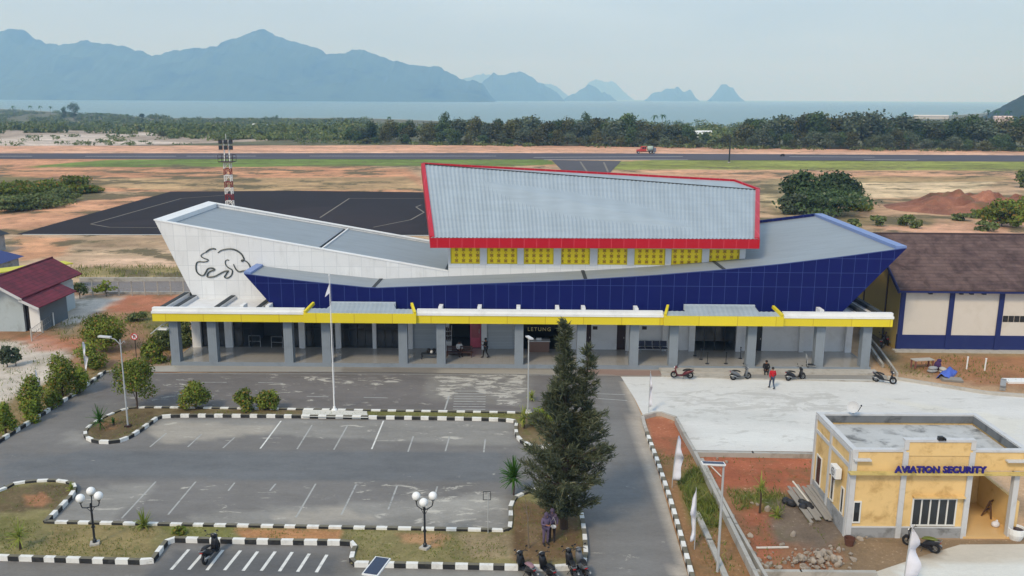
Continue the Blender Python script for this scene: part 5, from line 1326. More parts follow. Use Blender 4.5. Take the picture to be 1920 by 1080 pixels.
person(base(1447, 729, ZC), 8, 'person in a red shirt and jeans walking towards the terminal across the white yard', M_C['red'], M_C['jeans'], walk_)
def badge(r, V): pass
person(base(911, 671, .37), 60, 'person dressed all in black walking across the polished portico floor', M_C['black'], M_C['black'],
       dict(walk_, elr=(.25,.1,1.2), wrr=(.1,.3,1.35), ell=(-.24,.04,1.16), wrl=(-.18,.28,1.15)))
sit = dict(pel=(0,0,.5), sp1=(0,-.02,.66), sp2=(0,.02,.86), neck=(0,.06,1.02), head=(0,.1,1.17), crown=(0,.09,1.27), shl=(-.19,.03,.97), shr=(.19,.03,.97), ell=(-.25,.12,.72), elr=(.25,.12,.72), wrl=(-.14,.34,.6), wrr=(.14,.34,.62),
           hpl=(-.1,.03,.48), hpr=(.1,.03,.48), knl=(-.13,.45,.5), knr=(.13,.45,.5), anl=(-.12,.42,.09), anr=(.14,.5,.09), tol=(-.13,.58,.035), tor=(.15,.66,.035))
ps = TM @ Vector((wx(862)+.1, 2.6, .37))
person(ps, 200, 'person in a white shirt sitting on the brown bench in front of the pink cabinet', M_C['white'], M_C['dark'], sit)
sit2 = {k: (v[0], v[1], v[2]-.3 if k not in ('anl','anr','tol','tor','knl','knr') else v[2]) for k, v in sit.items()}
sit2.update(knl=(-.14,.34,.5), knr=(.14,.34,.5), anl=(-.12,.3,-.04), anr=(.12,.3,-.04), tol=(-.12,.46,-.09), tor=(.12,.46,-.09))
person(base(1436, 697, .22), 170, 'person in black sitting on the front step between two parked scooters', M_C['black'], M_C['black'], sit2)
def phone(r, V):
    mb = MB(); c = (V['wrl']+V['wrr'])/2+Vector((0,.08,.06)); mb.obox(c, (.04,0,0), (0,.004,.0), (0,0,.075)); mb.build('phone', M_PLASTIC, r)
look = dict(ell=(-.25,.06,1.16), elr=(.25,.06,1.16), wrl=(-.09,.28,1.2), wrr=(.09,.28,1.2), head=(0,.06,1.61), crown=(0,.06,1.71))
person(base(1023, 1021, .15), 205, 'woman in a lilac headscarf and long lilac clothes standing under the tall tree', M_C['purple'], M_C['purple'], look, 'scarf', extra=phone)
pw = person(base(1035, 1014, .15), 170, 'woman in a lilac top and dark trousers carrying a white shoulder bag', M_C['purple'], M_C['dark'], dict(ell=(-.26,-.02,1.16)), 'scarf')
def bag():
    r = empty('shoulder_bag', pw.location + Vector((.05,-.2,1.0)), R(170), 'small white bag at the hip of the woman under the tall tree', 'bag')
    mb = MB(); mb.ball((0,0,-.12), (.15,.06,.11), 12, 8); mb.build('pouch', M_C['white'], r, True)
    mb = MB(); mb.tube([(-.13,0,-.06),(-.1,.04,.2),(0,.1,.44),(.1,.04,.2),(.13,0,-.06)], .01, 5); mb.build('strap', M_C['white'], r)
bag()
# ================================================================ THINGS IN THE PORTICO
def L3(px, y, z=FZ): return TM @ Vector((TY(px, 650, y).x, y, z))
def waiting_bench():
    r = empty('waiting_bench', TM @ Vector((wx(1221), 4.0, FZ)), TH, 'row of four linked dark blue waiting seats against the white portico wall', 'bench')
    for i in range(4):
        x = -.98+.655*i
        mb = MB(); mb.box(x-.28,-.3,.4,x+.28,.16,.45); mb.build('seat', mat('navy_seat', C3(36,42,66), .5, .1), r)
        mb = MB(); mb.prism([(x-.28,.17,.5),(x+.28,.17,.5),(x+.28,.3,.95),(x-.28,.3,.95)], (0,.04,0)); mb.build('backrest', bpy.data.materials['navy_seat'], r)
    mb = MB(); mb.bar((-1.3,-.05,.34),(1.3,-.05,.34),.06)
    for x in (-1.0, 1.0): mb.bar((x,-.05,0),(x,-.05,.34),.06); mb.bar((x,-.32,.03),(x,.26,.03),.05)
    for x in (-.655,0,.655): mb.bar((x,-.25,.6),(x,.2,.6),.035); mb.bar((x,-.05,.36),(x,-.05,.6),.03)
    mb.build('leg_frame', M_CHROME, r)
waiting_bench()
def wood_bench(px, y, w, label, back=True, m=None):
    r = empty('wooden_bench', L3(px, y), TH, label, 'bench'); m = m or mat('brown_bench_wood', C3(70,48,44), .6, .15, 2)
    mb = MB()
    for k in range(4): mb.box(-w/2, -.26+.14*k, .42, w/2, -.15+.14*k, .46)
    mb.build('seat', m, r)
    if back:
        mb = MB(); 
        for k in range(3): mb.box(-w/2, .3, .52+.13*k, w/2, .34, .61+.13*k)
        mb.box(-w/2, .26, .1, w/2, .3, .2); mb.build('backrest', m, r)
    for x in (-w/2+.06, w/2-.06):
        mb = MB(); mb.box(x-.04,-.26,0,x+.04,-.18,.415); mb.box(x-.04,.22,0,x+.04,.295,.9 if back else .415); mb.build('leg', m, r)
wood_bench(861, 2.2, 2.2, 'brown slatted wooden bench in front of the pink cabinet bay')
wood_bench(806, 1.6, 1.5, 'low backless dark bench in front of the grey roller shutter', False, M_BLACKM)
def box_bag():
    r = empty('rucksack', TM @ Vector((TY(808,650,1.6).x, 1.6, FZ+.47)), R(15), 'black and white rucksack left on the low dark bench', 'rucksack')
    mb = MB(); mb.ball((-.2,0,.22), (.2,.15,.24), 12, 8); mb.ball((.24,0,.2), (.17,.14,.22), 12, 8); mb.build('body', M_C['black'], r, True)
    mb = MB(); mb.ball((.03,-.1,.14), (.13,.1,.15), 10, 8); mb.build('pocket', M_C['white'], r, True)
box_bag()
def kiosk():
    r = empty('display_cabinet', TM @ Vector((wx(893), 5.4, FZ)), TH, 'tall pink display cabinet inside the open kiosk bay', 'cabinet')
    mb = MB(); mb.box(-.55,-.3,0,.4,.3,2.5); mb.build('case', M_PINK, r)
    mb = MB(); mb.box(-.45,-.33,.9,.3,-.303,2.3); d = mb.build('door', mat('pink_glass', C3(170,90,100), .25, .3, 4), r)
    mb = MB(); mb.box(.22,-.37,1.3,.26,-.332,1.7); mb.build('handle', M_GALV, d)
    r = empty('snack_rack', TM @ Vector((wx(841), 3.95, FZ)), TH, 'white wire snack rack with dark packets beside the kiosk pier', 'rack')
    mb = MB(); mb.box(-.35,-.15,0,.35,.15,.9)
    for x in (-.35,.33): mb.box(x,-.15,.9,x+.03,.15,2.3)
    for z in (1.0,1.4,1.8): mb.box(-.32,-.15,z,.33,.15,z+.03)
    mb.build('frame', M_GREYTRIM, r)
    for z in (1.03,1.43,1.83):
        mb = MB()
        for i in range(4): mb.box(-.3+.16*i,-.12,z+.002,-.18+.16*i,.1,z+.22+.05*(i % 2))
        mb.build('packets', M_BROWN, r)
kiosk()
def desk():
    r = empty('service_desk', TM @ Vector((wx(1010), 4.1, FZ)), TH, 'wooden service desk with a white top standing below the LETUNG board', 'desk')
    mb = MB(); mb.box(-.9,-.35,0,.9,-.3,.95); mb.box(-.9,-.3,0,-.84,.35,.95); mb.box(.84,-.3,0,.9,.35,.95); mb.build('body', mat('desk_wood', C3(120,92,80), .5, .15, 2), r)
    mb = MB(); mb.box(-.98,-.42,.953,.98,.4,1.02); mb.build('top', M_GREYTRIM, r)
    mb = MB(); mb.box(-.22,-.1,1.023,.22,.05,1.2); mb.build('name_plate', M_WHITEBR, r)
desk()
def stanchion_proto():
    r = empty('queue_stanchion')
    mb = MB(); mb.lathe([(.17,0),(.17,.03),(.04,.06),(.03,.1),(.03,.92),(.045,.93),(.045,1.02)], 12); mb.build('post', M_BLACKM, r)
    mb = MB(); mb.box(-.05,-.05,.93,.05,.05,.99); mb.build('belt_head', M_PLASTIC, r); return r
st = stanchion_proto()
for i, (px, py) in enumerate([(1303,667),(1314,674),(1326,682),(1361,682),(1388,672),(1396,682),(1402,670)]):
    o = st if i == 0 else copy_tree(st); o.location = base(px, py, FZ)
    tag(o, 'black belt queue post on the polished floor before the dark entrance doors', 'queue post', 'queue posts at the entrance')
def rail():
    for i, (px, py) in enumerate([(478,648),(520,650)]):
        r = empty('barrier_rail', base(px, py+2, FZ), TH, ('pale tubular barrier left of the open bay in the left part of the portico', 'pale tubular barrier right of the open bay in the left part of the portico')[i], 'barrier')
        mb = MB(); mb.tube([(-.5,0,0),(-.5,0,1.0),(.5,0,1.0),(.5,0,0)], .025, 6); mb.build('rail', M_GALV, r)
        mb = MB(); mb.tube([(-.5,0,.5),(.5,0,.5)], .018, 6); mb.build('crossbar', M_GALV, r)
rail()
def stroller():
    r = empty('luggage_trolley', base(1521, 688, FZ), R(80), 'grey luggage trolley beside the column near the right end of the portico', 'trolley')
    mb = MB(); mb.tube([(-.25,-.3,.15),(-.25,.35,.15),(-.25,.45,1.05),(.25,.45,1.05),(.25,.35,.15),(.25,-.3,.15),(-.25,-.3,.15)], .025, 6); mb.build('frame', M_GALV, r)
    mb = MB(); mb.box(-.22,-.3,.18,.22,.3,.22); mb.box(-.2,.36,.3,.2,.4,.75); mb.build('tray', M_BLACKM, r)
    for x in (-.22,.22):
        mb = MB(); mb.torus((x,.3,.09), .07, .025, 'X', 14, 6); mb.build('wheel', M_TYRE, r)
    mb = MB(); mb.torus((0,-.28,.09), .07, .025, 'X', 14, 6); mb.build('wheel', M_TYRE, r)
stroller()
for i, (px, lab) in enumerate(((1115, 'small dark plaque high on the white wall left of the brown door'), (1207, 'small dark plaque high on the white wall above the waiting seats'))):
    r = empty('wall_plaque', TM @ Vector((wx(px), 4.74, TY(px, 615, 4.7).z)), TH, lab, 'sign')
    mb = MB(); mb.box(-.2,-.03,-.14,.2,-.002,.14); mb.build('plate', M_BROWN, r); mb = MB(); mb.box(-.22,-.02,-.16,.22,-.004,-.142); mb.box(-.22,-.02,.142,.22,-.004,.16); mb.build('frame', M_GALV, r)
# ================================================================ BITS AND PIECES OUTSIDE
M_WOODG = mat('weathered_wood', C3(142,138,132), .9, .2, 3)
def planks():
    r = empty('plank_stack', (0,0,0), 0, 'stack of grey weathered boards leaning beside the ochre building', 'timber stack')
    a, b = at(1492, 928), at(1535, 975); d = b-a; r.location = a; n = Vector((-d.y, d.x, 0)).normalized()
    for k in range(9):
        o = n*(-.55+.17*k); mb = MB(); z = .1+.05*(k % 3)+.05*k*.4; j = d.normalized()*random.uniform(-.25,.25)
        mb.bar(o+j+Vector((0,0,z+.3)), o+d*1.05+j+Vector((0,0,z*.6)), .17, .05); mb.build('board', M_WOODG, r)
    mb = MB(); mb.bar(-n*.1-d*.1+Vector((0,0,.7)), d*.55+Vector((0,0,.4)), .08, .06); mb.build('loose_batten', M_CREAM, r)
planks()
def tarp():
    p = at(1497, 950); r = empty('black_tarpaulin', p, R(-50), 'crumpled black plastic heap at the foot of the grey board stack', 'tarpaulin')
    mb = MB()
    for k in range(7): mb.ball((random.uniform(-.7,.7), random.uniform(-.3,.3), random.uniform(.1,.35)), (random.uniform(.2,.4), random.uniform(.2,.3), random.uniform(.1,.25)), 8, 6)
    mb.build('sheet', M_PLASTIC, r)
tarp()
def pot():
    r = empty('clay_pot', at(1592, 1022), 0, 'old brown bucket at the foot of the ochre building corner', 'bucket')
    mb = MB(); mb.lathe([(.2,0),(.27,.38),(.29,.4),(.25,.4),(.19,.1)], 14); mb.build('bowl', mat('rust_brown', C3(96,62,50), .8, .2, 4), r)
    mb = MB(); mb.tube([(-.27,0,.38),(-.2,0,.55),(.2,0,.55),(.27,0,.38)], .012, 5); mb.build('handle', M_BLACKM, r)
pot()
def porch_stuff():
    r = empty('wooden_rack', at(1858, 965, .12), R(-52), 'dark wooden rack leaning inside the tan-floored porch', 'rack')
    m = mat('dark_wood', C3(92,68,50), .8, .2, 3)
    for y in (-.55, .55):
        mb = MB(); mb.bar((-.25,y,0), (.1,y,1.0), .07); mb.bar((.25,y,0), (.1,y,1.0), .07); mb.build('leg', m, r)
    mb = MB()
    for z in (.3,.6,.9): mb.bar((-.25+.35*z,-.6,z), (-.25+.35*z,.6,z), .07)
    mb.build('rail', m, r)
    r = empty('plastic_sack', at(1866, 988, .12), 0, 'small pale plastic sack on the porch floor', 'sack')
    mb = MB(); mb.ball((0,0,.16), (.22,.18,.17), 10, 8); mb.ball((.05,0,.34), (.07,.06,.07), 8, 6); mb.build('bag', M_FLAGW, r, True)
porch_stuff()
# rubble by the lower wall
M_ROCK = mat('rubble_stone', C3(152,142,130), .95, .25, 2.5, dirt=C3(112,96,82), dirt_scale=2, dirt_amt=.6, rand=.15)
def rock_mesh(seed):
    rr = random.Random(seed); bm = bmesh.new(); bmesh.ops.create_icosphere(bm, subdivisions=2, radius=.5)
    ax = [Vector((rr.uniform(-1,1), rr.uniform(-1,1), rr.uniform(-1,1))).normalized() for _ in range(13)]; of = [rr.uniform(.2,.42) for _ in ax]
    for v in bm.verts:
        for a, o in zip(ax, of):
            k = v.co.dot(a)
            if k > o: v.co -= a*(k-o)
        v.co += Vector((rr.uniform(-1,1), rr.uniform(-1,1), rr.uniform(-1,1)))*.02
    me = bpy.data.meshes.new('rubble_stone'); bm.to_mesh(me); bm.free(); me.materials.append(M_ROCK); return me
rocks = [rock_mesh(k) for k in range(6)]
def rock(p, s):
    o = bpy.data.objects.new('rubble_stone', random.choice(rocks)); COL.objects.link(o); o.location = p
    o.rotation_euler = (random.uniform(0,6), random.uniform(0,6), random.uniform(0,6)); o.scale = (s*random.uniform(.8,1.3), s, s*random.uniform(.6,.9))
    tag(o, 'pale stone lying in the rubble on the red soil plot', 'stone', 'stones of the rubble heap')
pxs = []
for _ in range(130):
    t_ = random.gauss(0, 1); pxs.append((1525+34*random.gauss(0,1), 1052+9*random.gauss(0,1)))
for px, py in pxs:
    py = min(py, 1070); px = min(1600, max(1425, px)); p = at(px, py); h = max(0, 1-abs(px-1525)/55)*max(0, 1-abs(py-1052)/24)
    rock(p+Vector((0,0,.06+.45*h*random.random())), random.choice((.12,.14,.17,.2,.24,.28,.34,.42)))
for px, py in ((1372,972),(1376,985),(1388,1000),(1395,1012),(1402,1020),(1398,1030),(1414,1040),(1421,1052),(1430,1060),(1438,1066),(1452,1064),(1405,1006),(1410,945),(1420,948),(1440,958),(1487,1005),(1466,1023),(1340,925),(1362,868),(1345,862),(1625,1010),(1612,1012),(1520,985)):
    rock(at(px, py)+Vector((0,0,.07)), random.uniform(.2,.5))
def stick(pa, pb, w, label, m, z=.06, name='timber_batten'):
    a, b = at(*pa), at(*pb); r = empty(name, a, 0, label, 'timber')
    mb = MB(); mb.bar(Vector((0,0,z)), (b-a)+Vector((0,0,z)), w, w*.6); mb.build('batten', m, r)
stick((1418,1029),(1478,1028), .1, 'long pale batten lying on the red soil above the rubble', M_CREAM)
stick((1482,855),(1504,856), .22, 'short white board on the soil below the yard edge', M_WHITEBR)
stick((1333,876),(1352,895), .07, 'orange-white stick lying beside the drain wall', M_CREAM)
def building_materials():
    r = empty('blue_tarpaulin', at(1775, 705), R(-35), 'bright blue tarpaulin slumped over materials beside the warehouse', 'tarpaulin')
    mb = MB(); M_TA = mat('blue_tarp', C3(76,104,196), .6, .15, 3); n = 9; vs = []
    for i in range(n):
        for j in range(n):
            u, v = i/(n-1)*2-1, j/(n-1)*2-1
            vs.append((u*.5+.1*v, v*1.25, max(.02, .55*(1-u*u)*(1-.3*abs(v))+.1*math.sin(5*u+3*v)+.06*math.cos(7*v))))
    mb.add(vs, [(i*n+j, (i+1)*n+j, (i+1)*n+j+1, i*n+j+1) for i in range(n-1) for j in range(n-1)]); o = mb.build('sheet', M_TA, r, True); o.modifiers.new('thickness', 'SOLIDIFY').thickness = .03
    for k, (px, py, lab) in enumerate(((1748,698,'grey sack left of the blue tarpaulin beside the purple bundle'),(1768,700,'pale sack leaning against the blue tarpaulin'))):
        r = empty('cement_sack', at(px, py), R(20+60*k), lab, 'sack')
        mb = MB(); mb.ball((0,0,.14), (.5,.32,.16), 12, 8); mb.ball((.05,.02,.36), (.45,.3,.15), 12, 8); mb.build('bag', M_STAIN if k == 0 else M_KG, r, True)
    r = empty('cloth_bundle', at(1757, 694), 0, 'dark purple bundle of cloth on top of the sacks by the warehouse', 'bundle')
    mb = MB(); mb.ball((0,0,.4), (.3,.25,.42), 10, 8); mb.ball((.12,.05,.8), (.2,.18,.16), 8, 6); mb.build('cloth', cloth('aubergine', 66,44,84), r, True)
    r = empty('site_table', at(1728, 690), R(10), 'red-brown rough timber table beside the building materials', 'table')
    mb = MB(); mb.box(-.9,-.35,.72,.9,.35,.78); mb.build('tabletop', M_KG, r)
    m = mat('red_timber', C3(132,84,76), .85, .2, 3)
    for x in (-.8,.8):
        for y in (-.28,.28):
            mb = MB(); mb.box(x-.05,y-.05,0,x+.05,y+.05,.72); mb.build('leg', m, r)
    r = empty('board_pallet', at(1783, 713), R(-14), 'grey plywood boards lying flat below the blue tarpaulin', 'pallet')
    for k in range(3):
        mb = MB(); mb.box(-.8+.05*k,-.55,.02+.06*k,.8,.5-.04*k,.06+.06*k); mb.build('board', M_WOODG, r)
    for px, py, lab in ((1812,692,'short white pipe stub standing in the soil left of the taller one'),(1846,695,'taller white pipe stub standing in the soil before the warehouse')):
        r = empty('pipe_stub', at(px, py), 0, lab, 'pipe'); mb = MB(); mb.tube([(0,0,-.1),(.02,0,1.0)], .06, 8); mb.build('tube', M_WHITEBR, r); mb = MB(); mb.tube([(.02,0,1.0),(.021,0,1.08)], .08, 8); mb.build('cap', M_WHITEBR, r)
    r = empty('white_slab', at(1905, 716), 0, 'white concrete slab edge lying near the right side of the yard', 'slab')
    mb = MB(); mb.box(-.9,-.5,0,2.2,.5,.16); mb.build('slab_body', M_WHITEBR, r)
    r = empty('white_planter', at(1903, 1010), 0, 'white rounded planter beside the right porch pillar', 'planter')
    mb = MB(); mb.lathe([(.3,0),(.42,.3),(.44,.62),(.38,.62),(.34,.3)], 16); mb.build('bowl', M_WHITEBR, r); mb = MB(); mb.lathe([(.4,.5),(.01,.56)], 14); mb.build('soil', M_BROWN, r)
    r = empty('steel_bench', at(1880, 727, .03), R(-30), 'dark grey steel bar bench on the white yard at the right edge', 'bench')
    mb = MB(); mb.box(-.2,-1,.4,.2,1,.46); mb.build('seat', M_STAIN, r)
    for y in (-.8,.8):
        mb = MB(); mb.box(-.2,y-.04,0,.2,y+.04,.4); mb.build('leg', M_STAIN, r)
building_materials()
# far sheds and houses on the shore
def far_house(px, py, w, h, label, rgb):
    p = at_land(px, py); r = empty('shore_house', p, 0, label, 'house')
    mb = MB(); mb.box(-w/2,-3,0,w/2,3,h); mb.build('wall', mat('shore_wall', C3(*rgb), .8, .1, .2), r)
    mb = MB(); mb.prism([(-w/2-.6,-3.6,h+.01),(-w/2-.6,3.6,h+.01),(-w/2-.6,0,h+2)], (w+1.2,0,0)); mb.build('roof', mat('shore_roof', C3(*[min(255,c+10) for c in rgb]), .8, .1, .2), r)
far_house(488, 243, 12, 3.5, 'pale shed in the scrub on the left beyond the runway', (170,176,170))
far_house(1316, 262, 9, 3, 'small white-roofed hut in the gap of the forest belt', (206,210,212))
far_house(1745, 223, 60, 5, 'long white building among the trees near the right shore', (196,192,186))
far_house(1880, 232, 26, 9, 'pinkish building below the wooded headland at the right edge', (206,184,176))
# ================================================================ VEGETATION
def leafmat(name, c1, c2, c3=None, trans=.25, rand=.12):
    m, t, b = newmat(name)
    a = t.sep(t.new('ShaderNodeVertexColor', layer_name='tint').outputs['Color'])
    col = t.mix(a[0], c1, c2)
    if c3: col = t.mix(t.math('MULTIPLY', t.ramp(a[1], .8, 1.0), .75), col, c3)
    oi = t.new('ShaderNodeObjectInfo').outputs['Random']; g = t.math('MULTIPLY_ADD', oi, 2*rand, 1-rand)
    col = t.mix(1.0, col, t.new('ShaderNodeCombineXYZ', {0: g, 1: g, 2: g}).outputs[0], 'MULTIPLY')
    t.set(b.inputs['Base Color'], col); b.inputs['Roughness'].default_value = .7; b.inputs['Specular IOR Level'].default_value = .2
    tr = t.new('ShaderNodeBsdfTranslucent', {'Color': col}); mx = t.new('ShaderNodeMixShader', {0: trans}); t.l.new(b.outputs[0], mx.inputs[1]); t.l.new(tr.outputs[0], mx.inputs[2])
    t.l.new(mx.outputs[0], t.n['Material Output'].inputs['Surface'])
    return m
M_FOREST = leafmat('forest_leaves', C3(40,58,36), C3(82,104,62), C3(110,118,92), .12, .3)
M_FORESTG = leafmat('grey_forest_leaves', C3(58,74,54), C3(100,112,88), C3(126,128,110), .12, .22)
M_FORESTO = leafmat('olive_forest_leaves', C3(50,56,34), C3(100,104,62), C3(128,118,88), .12, .3)
M_SCRUB = leafmat('scrub_leaves', C3(66,82,48), C3(112,126,74), C3(142,138,98), .15, .1)
M_BUSH = leafmat('bush_leaves', C3(50,72,30), C3(138,152,64), C3(164,112,58), .25, .18)
M_LIME = leafmat('lime_leaves', C3(92,116,40), C3(150,164,66), C3(170,140,70), .3, .1)
M_PINE = leafmat('casuarina_needles', C3(40,50,37), C3(98,106,80), C3(132,132,106), .12, .05)
M_PALM = leafmat('palm_leaves', C3(36,76,28), C3(84,124,48), None, .25, .12)
M_YUC = leafmat('yellow_green_blades', C3(104,124,48), C3(168,172,86), None, .3, .1)
M_GRASS = leafmat('grass_blades', C3(86,104,48), C3(126,134,66), C3(164,150,98), .3, .1)
M_BARK = mat('grey_bark', C3(112,100,86), .9, .2, 4); M_BARKD = mat('dark_bark', C3(70,56,46), .9, .2, 4)
def leaves(centres, size, rng, asp=1.6, tint=None, up=0.0, outw=None):
    """one small folded leaf-clump face per centre"""
    n = len(centres); d = rng.normal(size=(n, 3))
    if outw is not None: d = d*.75 + outw*.9
    d[:, 2] += up; d /= np.linalg.norm(d, axis=1)[:, None]+1e-9
    r = rng.normal(size=(n, 3)); a = np.cross(d, r); a /= np.linalg.norm(a, axis=1)[:, None]+1e-9; b = np.cross(d, a)
    s = (size*rng.uniform(.6, 1.35, n))[:, None]
    v = np.stack([centres-a*s*asp/2, centres-b*s/2+d*s*.12, centres+a*s*asp/2, centres+b*s/2+d*s*.12], 1).reshape(-1, 3)
    f = np.arange(n*4).reshape(-1, 4)
    if tint is None: tint = rng.random(n)
    col = np.zeros((n, 4)); col[:, 0] = np.clip(tint, 0, 1); col[:, 1] = rng.random(n); col[:, 3] = 1
    return v, f, np.repeat(col, 4, 0)
def lobes_points(lobes, n, rng, shell=.45):
    """points through the volume of several lobes, denser near their skins"""
    w = np.array([l[3]*l[4]*l[5] for l in lobes])**.67; k = rng.choice(len(lobes), n, p=w/w.sum())
    u = rng.normal(size=(n, 3)); u /= np.linalg.norm(u, axis=1)[:, None]
    r = (shell + (1-shell)*rng.random(n)**.6)[:, None]; r *= (1+.14*rng.normal(size=(n, 1)))
    L = np.array(lobes); p = L[k, :3] + u*r*L[k, 3:6]
    lt = rng.random(len(lobes))
    tint = .15+.5*lt[k]+.35*rng.random(n)
    return p, u, tint
def limb_mb(h, r0, branches, rng, lean=.05):
    mb = MB(); k = 5; pts = [(lean*h*(i/k)**2*rng.normal(), lean*h*(i/k)**2*rng.normal(), h*i/k) for i in range(k+1)]
    mb.tube(pts, [r0*(1-.6*i/k) for i in range(k+1)], 7)
    for (z, tgt) in branches:
        i = min(k-1, int(z/h*k)); p = Vector(pts[i]).lerp(Vector(pts[i+1]), z/h*k-i); q = Vector(tgt); m_ = p.lerp(q, .5)+Vector((0,0,.1*(q-p).length))
        mb.tube([p, m_, q], [r0*.4, r0*.28, r0*.12], 5)
    return mb
def tree_proto(name, seed, H, Wd, n, leaf, m, bark, trunk_frac=.3, nl=9, flat=.75, shell=.45, mini=0):
    rng = np.random.default_rng(seed); lobes = []; R0 = Wd/2; zc0 = H*trunk_frac
    for i in range(nl):
        a = rng.uniform(0, 2*math.pi); q = R0*.62*rng.random()**.5; s = R0*rng.uniform(.38, .62)
        z = zc0 + (H-zc0)*rng.uniform(.12, .82)*(1-.25*q/R0)
        lobes.append([q*math.cos(a), q*math.sin(a), z, s, s, s*flat])
    lobes.append([rng.normal()*.1*R0, rng.normal()*.1*R0, H-R0*.5*flat, R0*.5, R0*.5, R0*.5*flat])
    zmax = max(l[2]+l[5] for l in lobes); sc = H/zmax
    for l in lobes: l[2] *= sc
    r = empty(name)
    br = [(H*trunk_frac*rng.uniform(.7, 1), (l[0], l[1], l[2])) for l in lobes[:6]]
    limb_mb(H*.75, max(.05, H*.018), br, rng).build('trunk', bark, r)
    p, u, t_ = lobes_points(lobes, n, rng, shell); p[:, 2] = np.maximum(p[:, 2], .1)
    v, f, c = leaves(p, leaf, rng, 1.5, t_, .25, u)
    np_mesh('crown', v, f, m, r, c)
    return r
def place(o, loc, sc, rz, label, cat, group=None, used=set()):
    c = o if o.name not in used else copy_tree(o); used.add(o.name)
    c.location = loc; c.scale = sc if isinstance(sc, tuple) else (sc, sc, sc); c.rotation_euler = (0, 0, rz)
    return tag(c, label, cat, group)
# ---- forest belt beyond the runway
FP = [tree_proto('forest_tree', 100+i, 12, 10+(i % 3), 1500, .62, (M_FOREST, M_FORESTO, M_FORESTG)[i % 3], M_BARK, .22, 10, .8) for i in range(9)]
skx = [600,640,670,700,740,770,800,838,860,880,920,950,985,1020,1060,1095,1125,1155,1180,1200,1240,1280,1305,1320,1345,1385,1400,1430,1450,1490,1525,1560,1600,1650,1700,1740,1760,1800,1850,1890,1960,2060]
sky = [236,238,229,226,222,217,222,213,222,221,217,219,214,215,210,216,213,206,213,221,224,228,229,238,238,240,222,214,213,214,206,211,208,207,214,214,220,219,215,218,212,212]
rr = random.Random(5); cnt = 0
G_F = 'trees of the forest belt beyond the runway'
def ftree(px, Y, top_y, label, wid=1.0):
    global cnt
    p = atY(px, 250, Y); z0 = float(terrain(p.x, Y)); top = atY(px, top_y, Y).z; h = max(3.0, top-z0)
    o = FP[rr.randrange(9)]; s = h/12; sw = s*wid*rr.uniform(.9, 1.25) if h > 7 else max(s, .5)*rr.uniform(1.0, 1.4)
    cnt += 1; return place(o, (p.x, Y, z0-.2), (sw, sw, s), rr.uniform(0, 6.28), label, 'tree', G_F)
LBT = 'dense broad-crowned tree in the dark forest belt beyond the runway'
LBF = 'lower bushy tree along the front edge of the forest belt beyond the runway'
for px in range(655, 2030, 23):
    for row in range(2):
        x = px+rr.uniform(-9, 9)
        if 1312 < x < 1388 and row == 0: continue
        bY = at(x, 270+(x-960)*.012+2).y
        ty = float(np.interp(x, skx, sky))+rr.choice((0, 2, 6, 10))+row*rr.uniform(-1, 9)
        ftree(x, bY+9+row*24+rr.uniform(-5, 8), ty+rr.choice((0, 0, 0, 6, -3)), LBT)
for px in range(672, 2030, 19):
    x = px+rr.uniform(-8, 8); bY = at(x, 271+(x-960)*.012+2).y
    ty = float(np.interp(x, skx, sky)); by = 271+(x-960)*.012
    ftree(x, bY+rr.uniform(-2, 6), by-(by-ty)*rr.uniform(.25, .62), LBF)
for px in range(300, 680, 30):
    x = px+rr.uniform(-10, 10); bY = at(x, 262).y+rr.uniform(0, 60)
    ftree(x, bY, 246+rr.uniform(-4, 8)-max(0, (x-480)*.02), 'low scattered tree at the edge of the sandy flats left of the forest belt')
for px, ty, Y in ((837,208,470),(1096,208,480),(895,215,470)): ftree(px, Y, ty, 'slender tree standing clear above the forest skyline', .55)
# ---- scrub between runway and bay (one mass)
def scrub():
    rng = np.random.default_rng(3); P = []; U = []; Tn = []; S_ = []
    def clump(px, py, h, w, n):
        p = at_land(px, py); q = [[p.x+rng.normal()*w*.3, p.y+rng.normal()*w*.3, p.z+h*.45, w*.5*rng.uniform(.6,1), w*.5*rng.uniform(.6,1), h*.55] for _ in range(3)]
        a, u, t_ = lobes_points(q, n, rng, .4); a[:, 2] = np.maximum(a[:, 2], p.z); P.append(a); U.append(u); Tn.append(t_*.6+.4*rng.random()); S_.append(np.full(n, max(.5, w*.1)))
    for _ in range(620):
        px = rng.uniform(-260, 690); t_ = rng.random(); lo = float(np.interp(px, [-260,0,150,330,700], [203,206,213,224,227])); py = lo+t_*(251-lo)
        if px < 230 and py > 245 and rng.random() < .8: continue
        clump(px, py, rng.uniform(3, 6.5), rng.uniform(8, 18), 150)
    for _ in range(110): clump(rng.uniform(310, 690), rng.uniform(250, 264), rng.uniform(2, 4.5), rng.uniform(6, 12), 130)
    for _ in range(60): clump(rng.uniform(-200, 340), rng.uniform(256, 274), rng.uniform(.8, 2), rng.uniform(2, 7), 50)
    for _ in range(170): clump(rng.uniform(660, 2050), rng.uniform(236, 252), rng.uniform(4, 9), rng.uniform(12, 20), 140)
    for _ in range(150):
        px = rng.uniform(560, 2050); clump(px, 272.5+(px-960)*.012+rng.uniform(-2, 2), rng.uniform(.8, 2.2), rng.uniform(3, 8), 50)
    for _ in range(60): clump(rng.uniform(1315, 1390), rng.uniform(240, 270), rng.uniform(3, 5), rng.uniform(8, 12), 130)
    P = np.concatenate(P); U = np.concatenate(U); Tn = np.concatenate(Tn); S_ = np.concatenate(S_)
    v, f, c = leaves(P, S_, rng, 1.5, Tn, .3, U)
    tag(np_mesh('scrub', v, f, M_SCRUB, None, c), kind='stuff')
scrub()
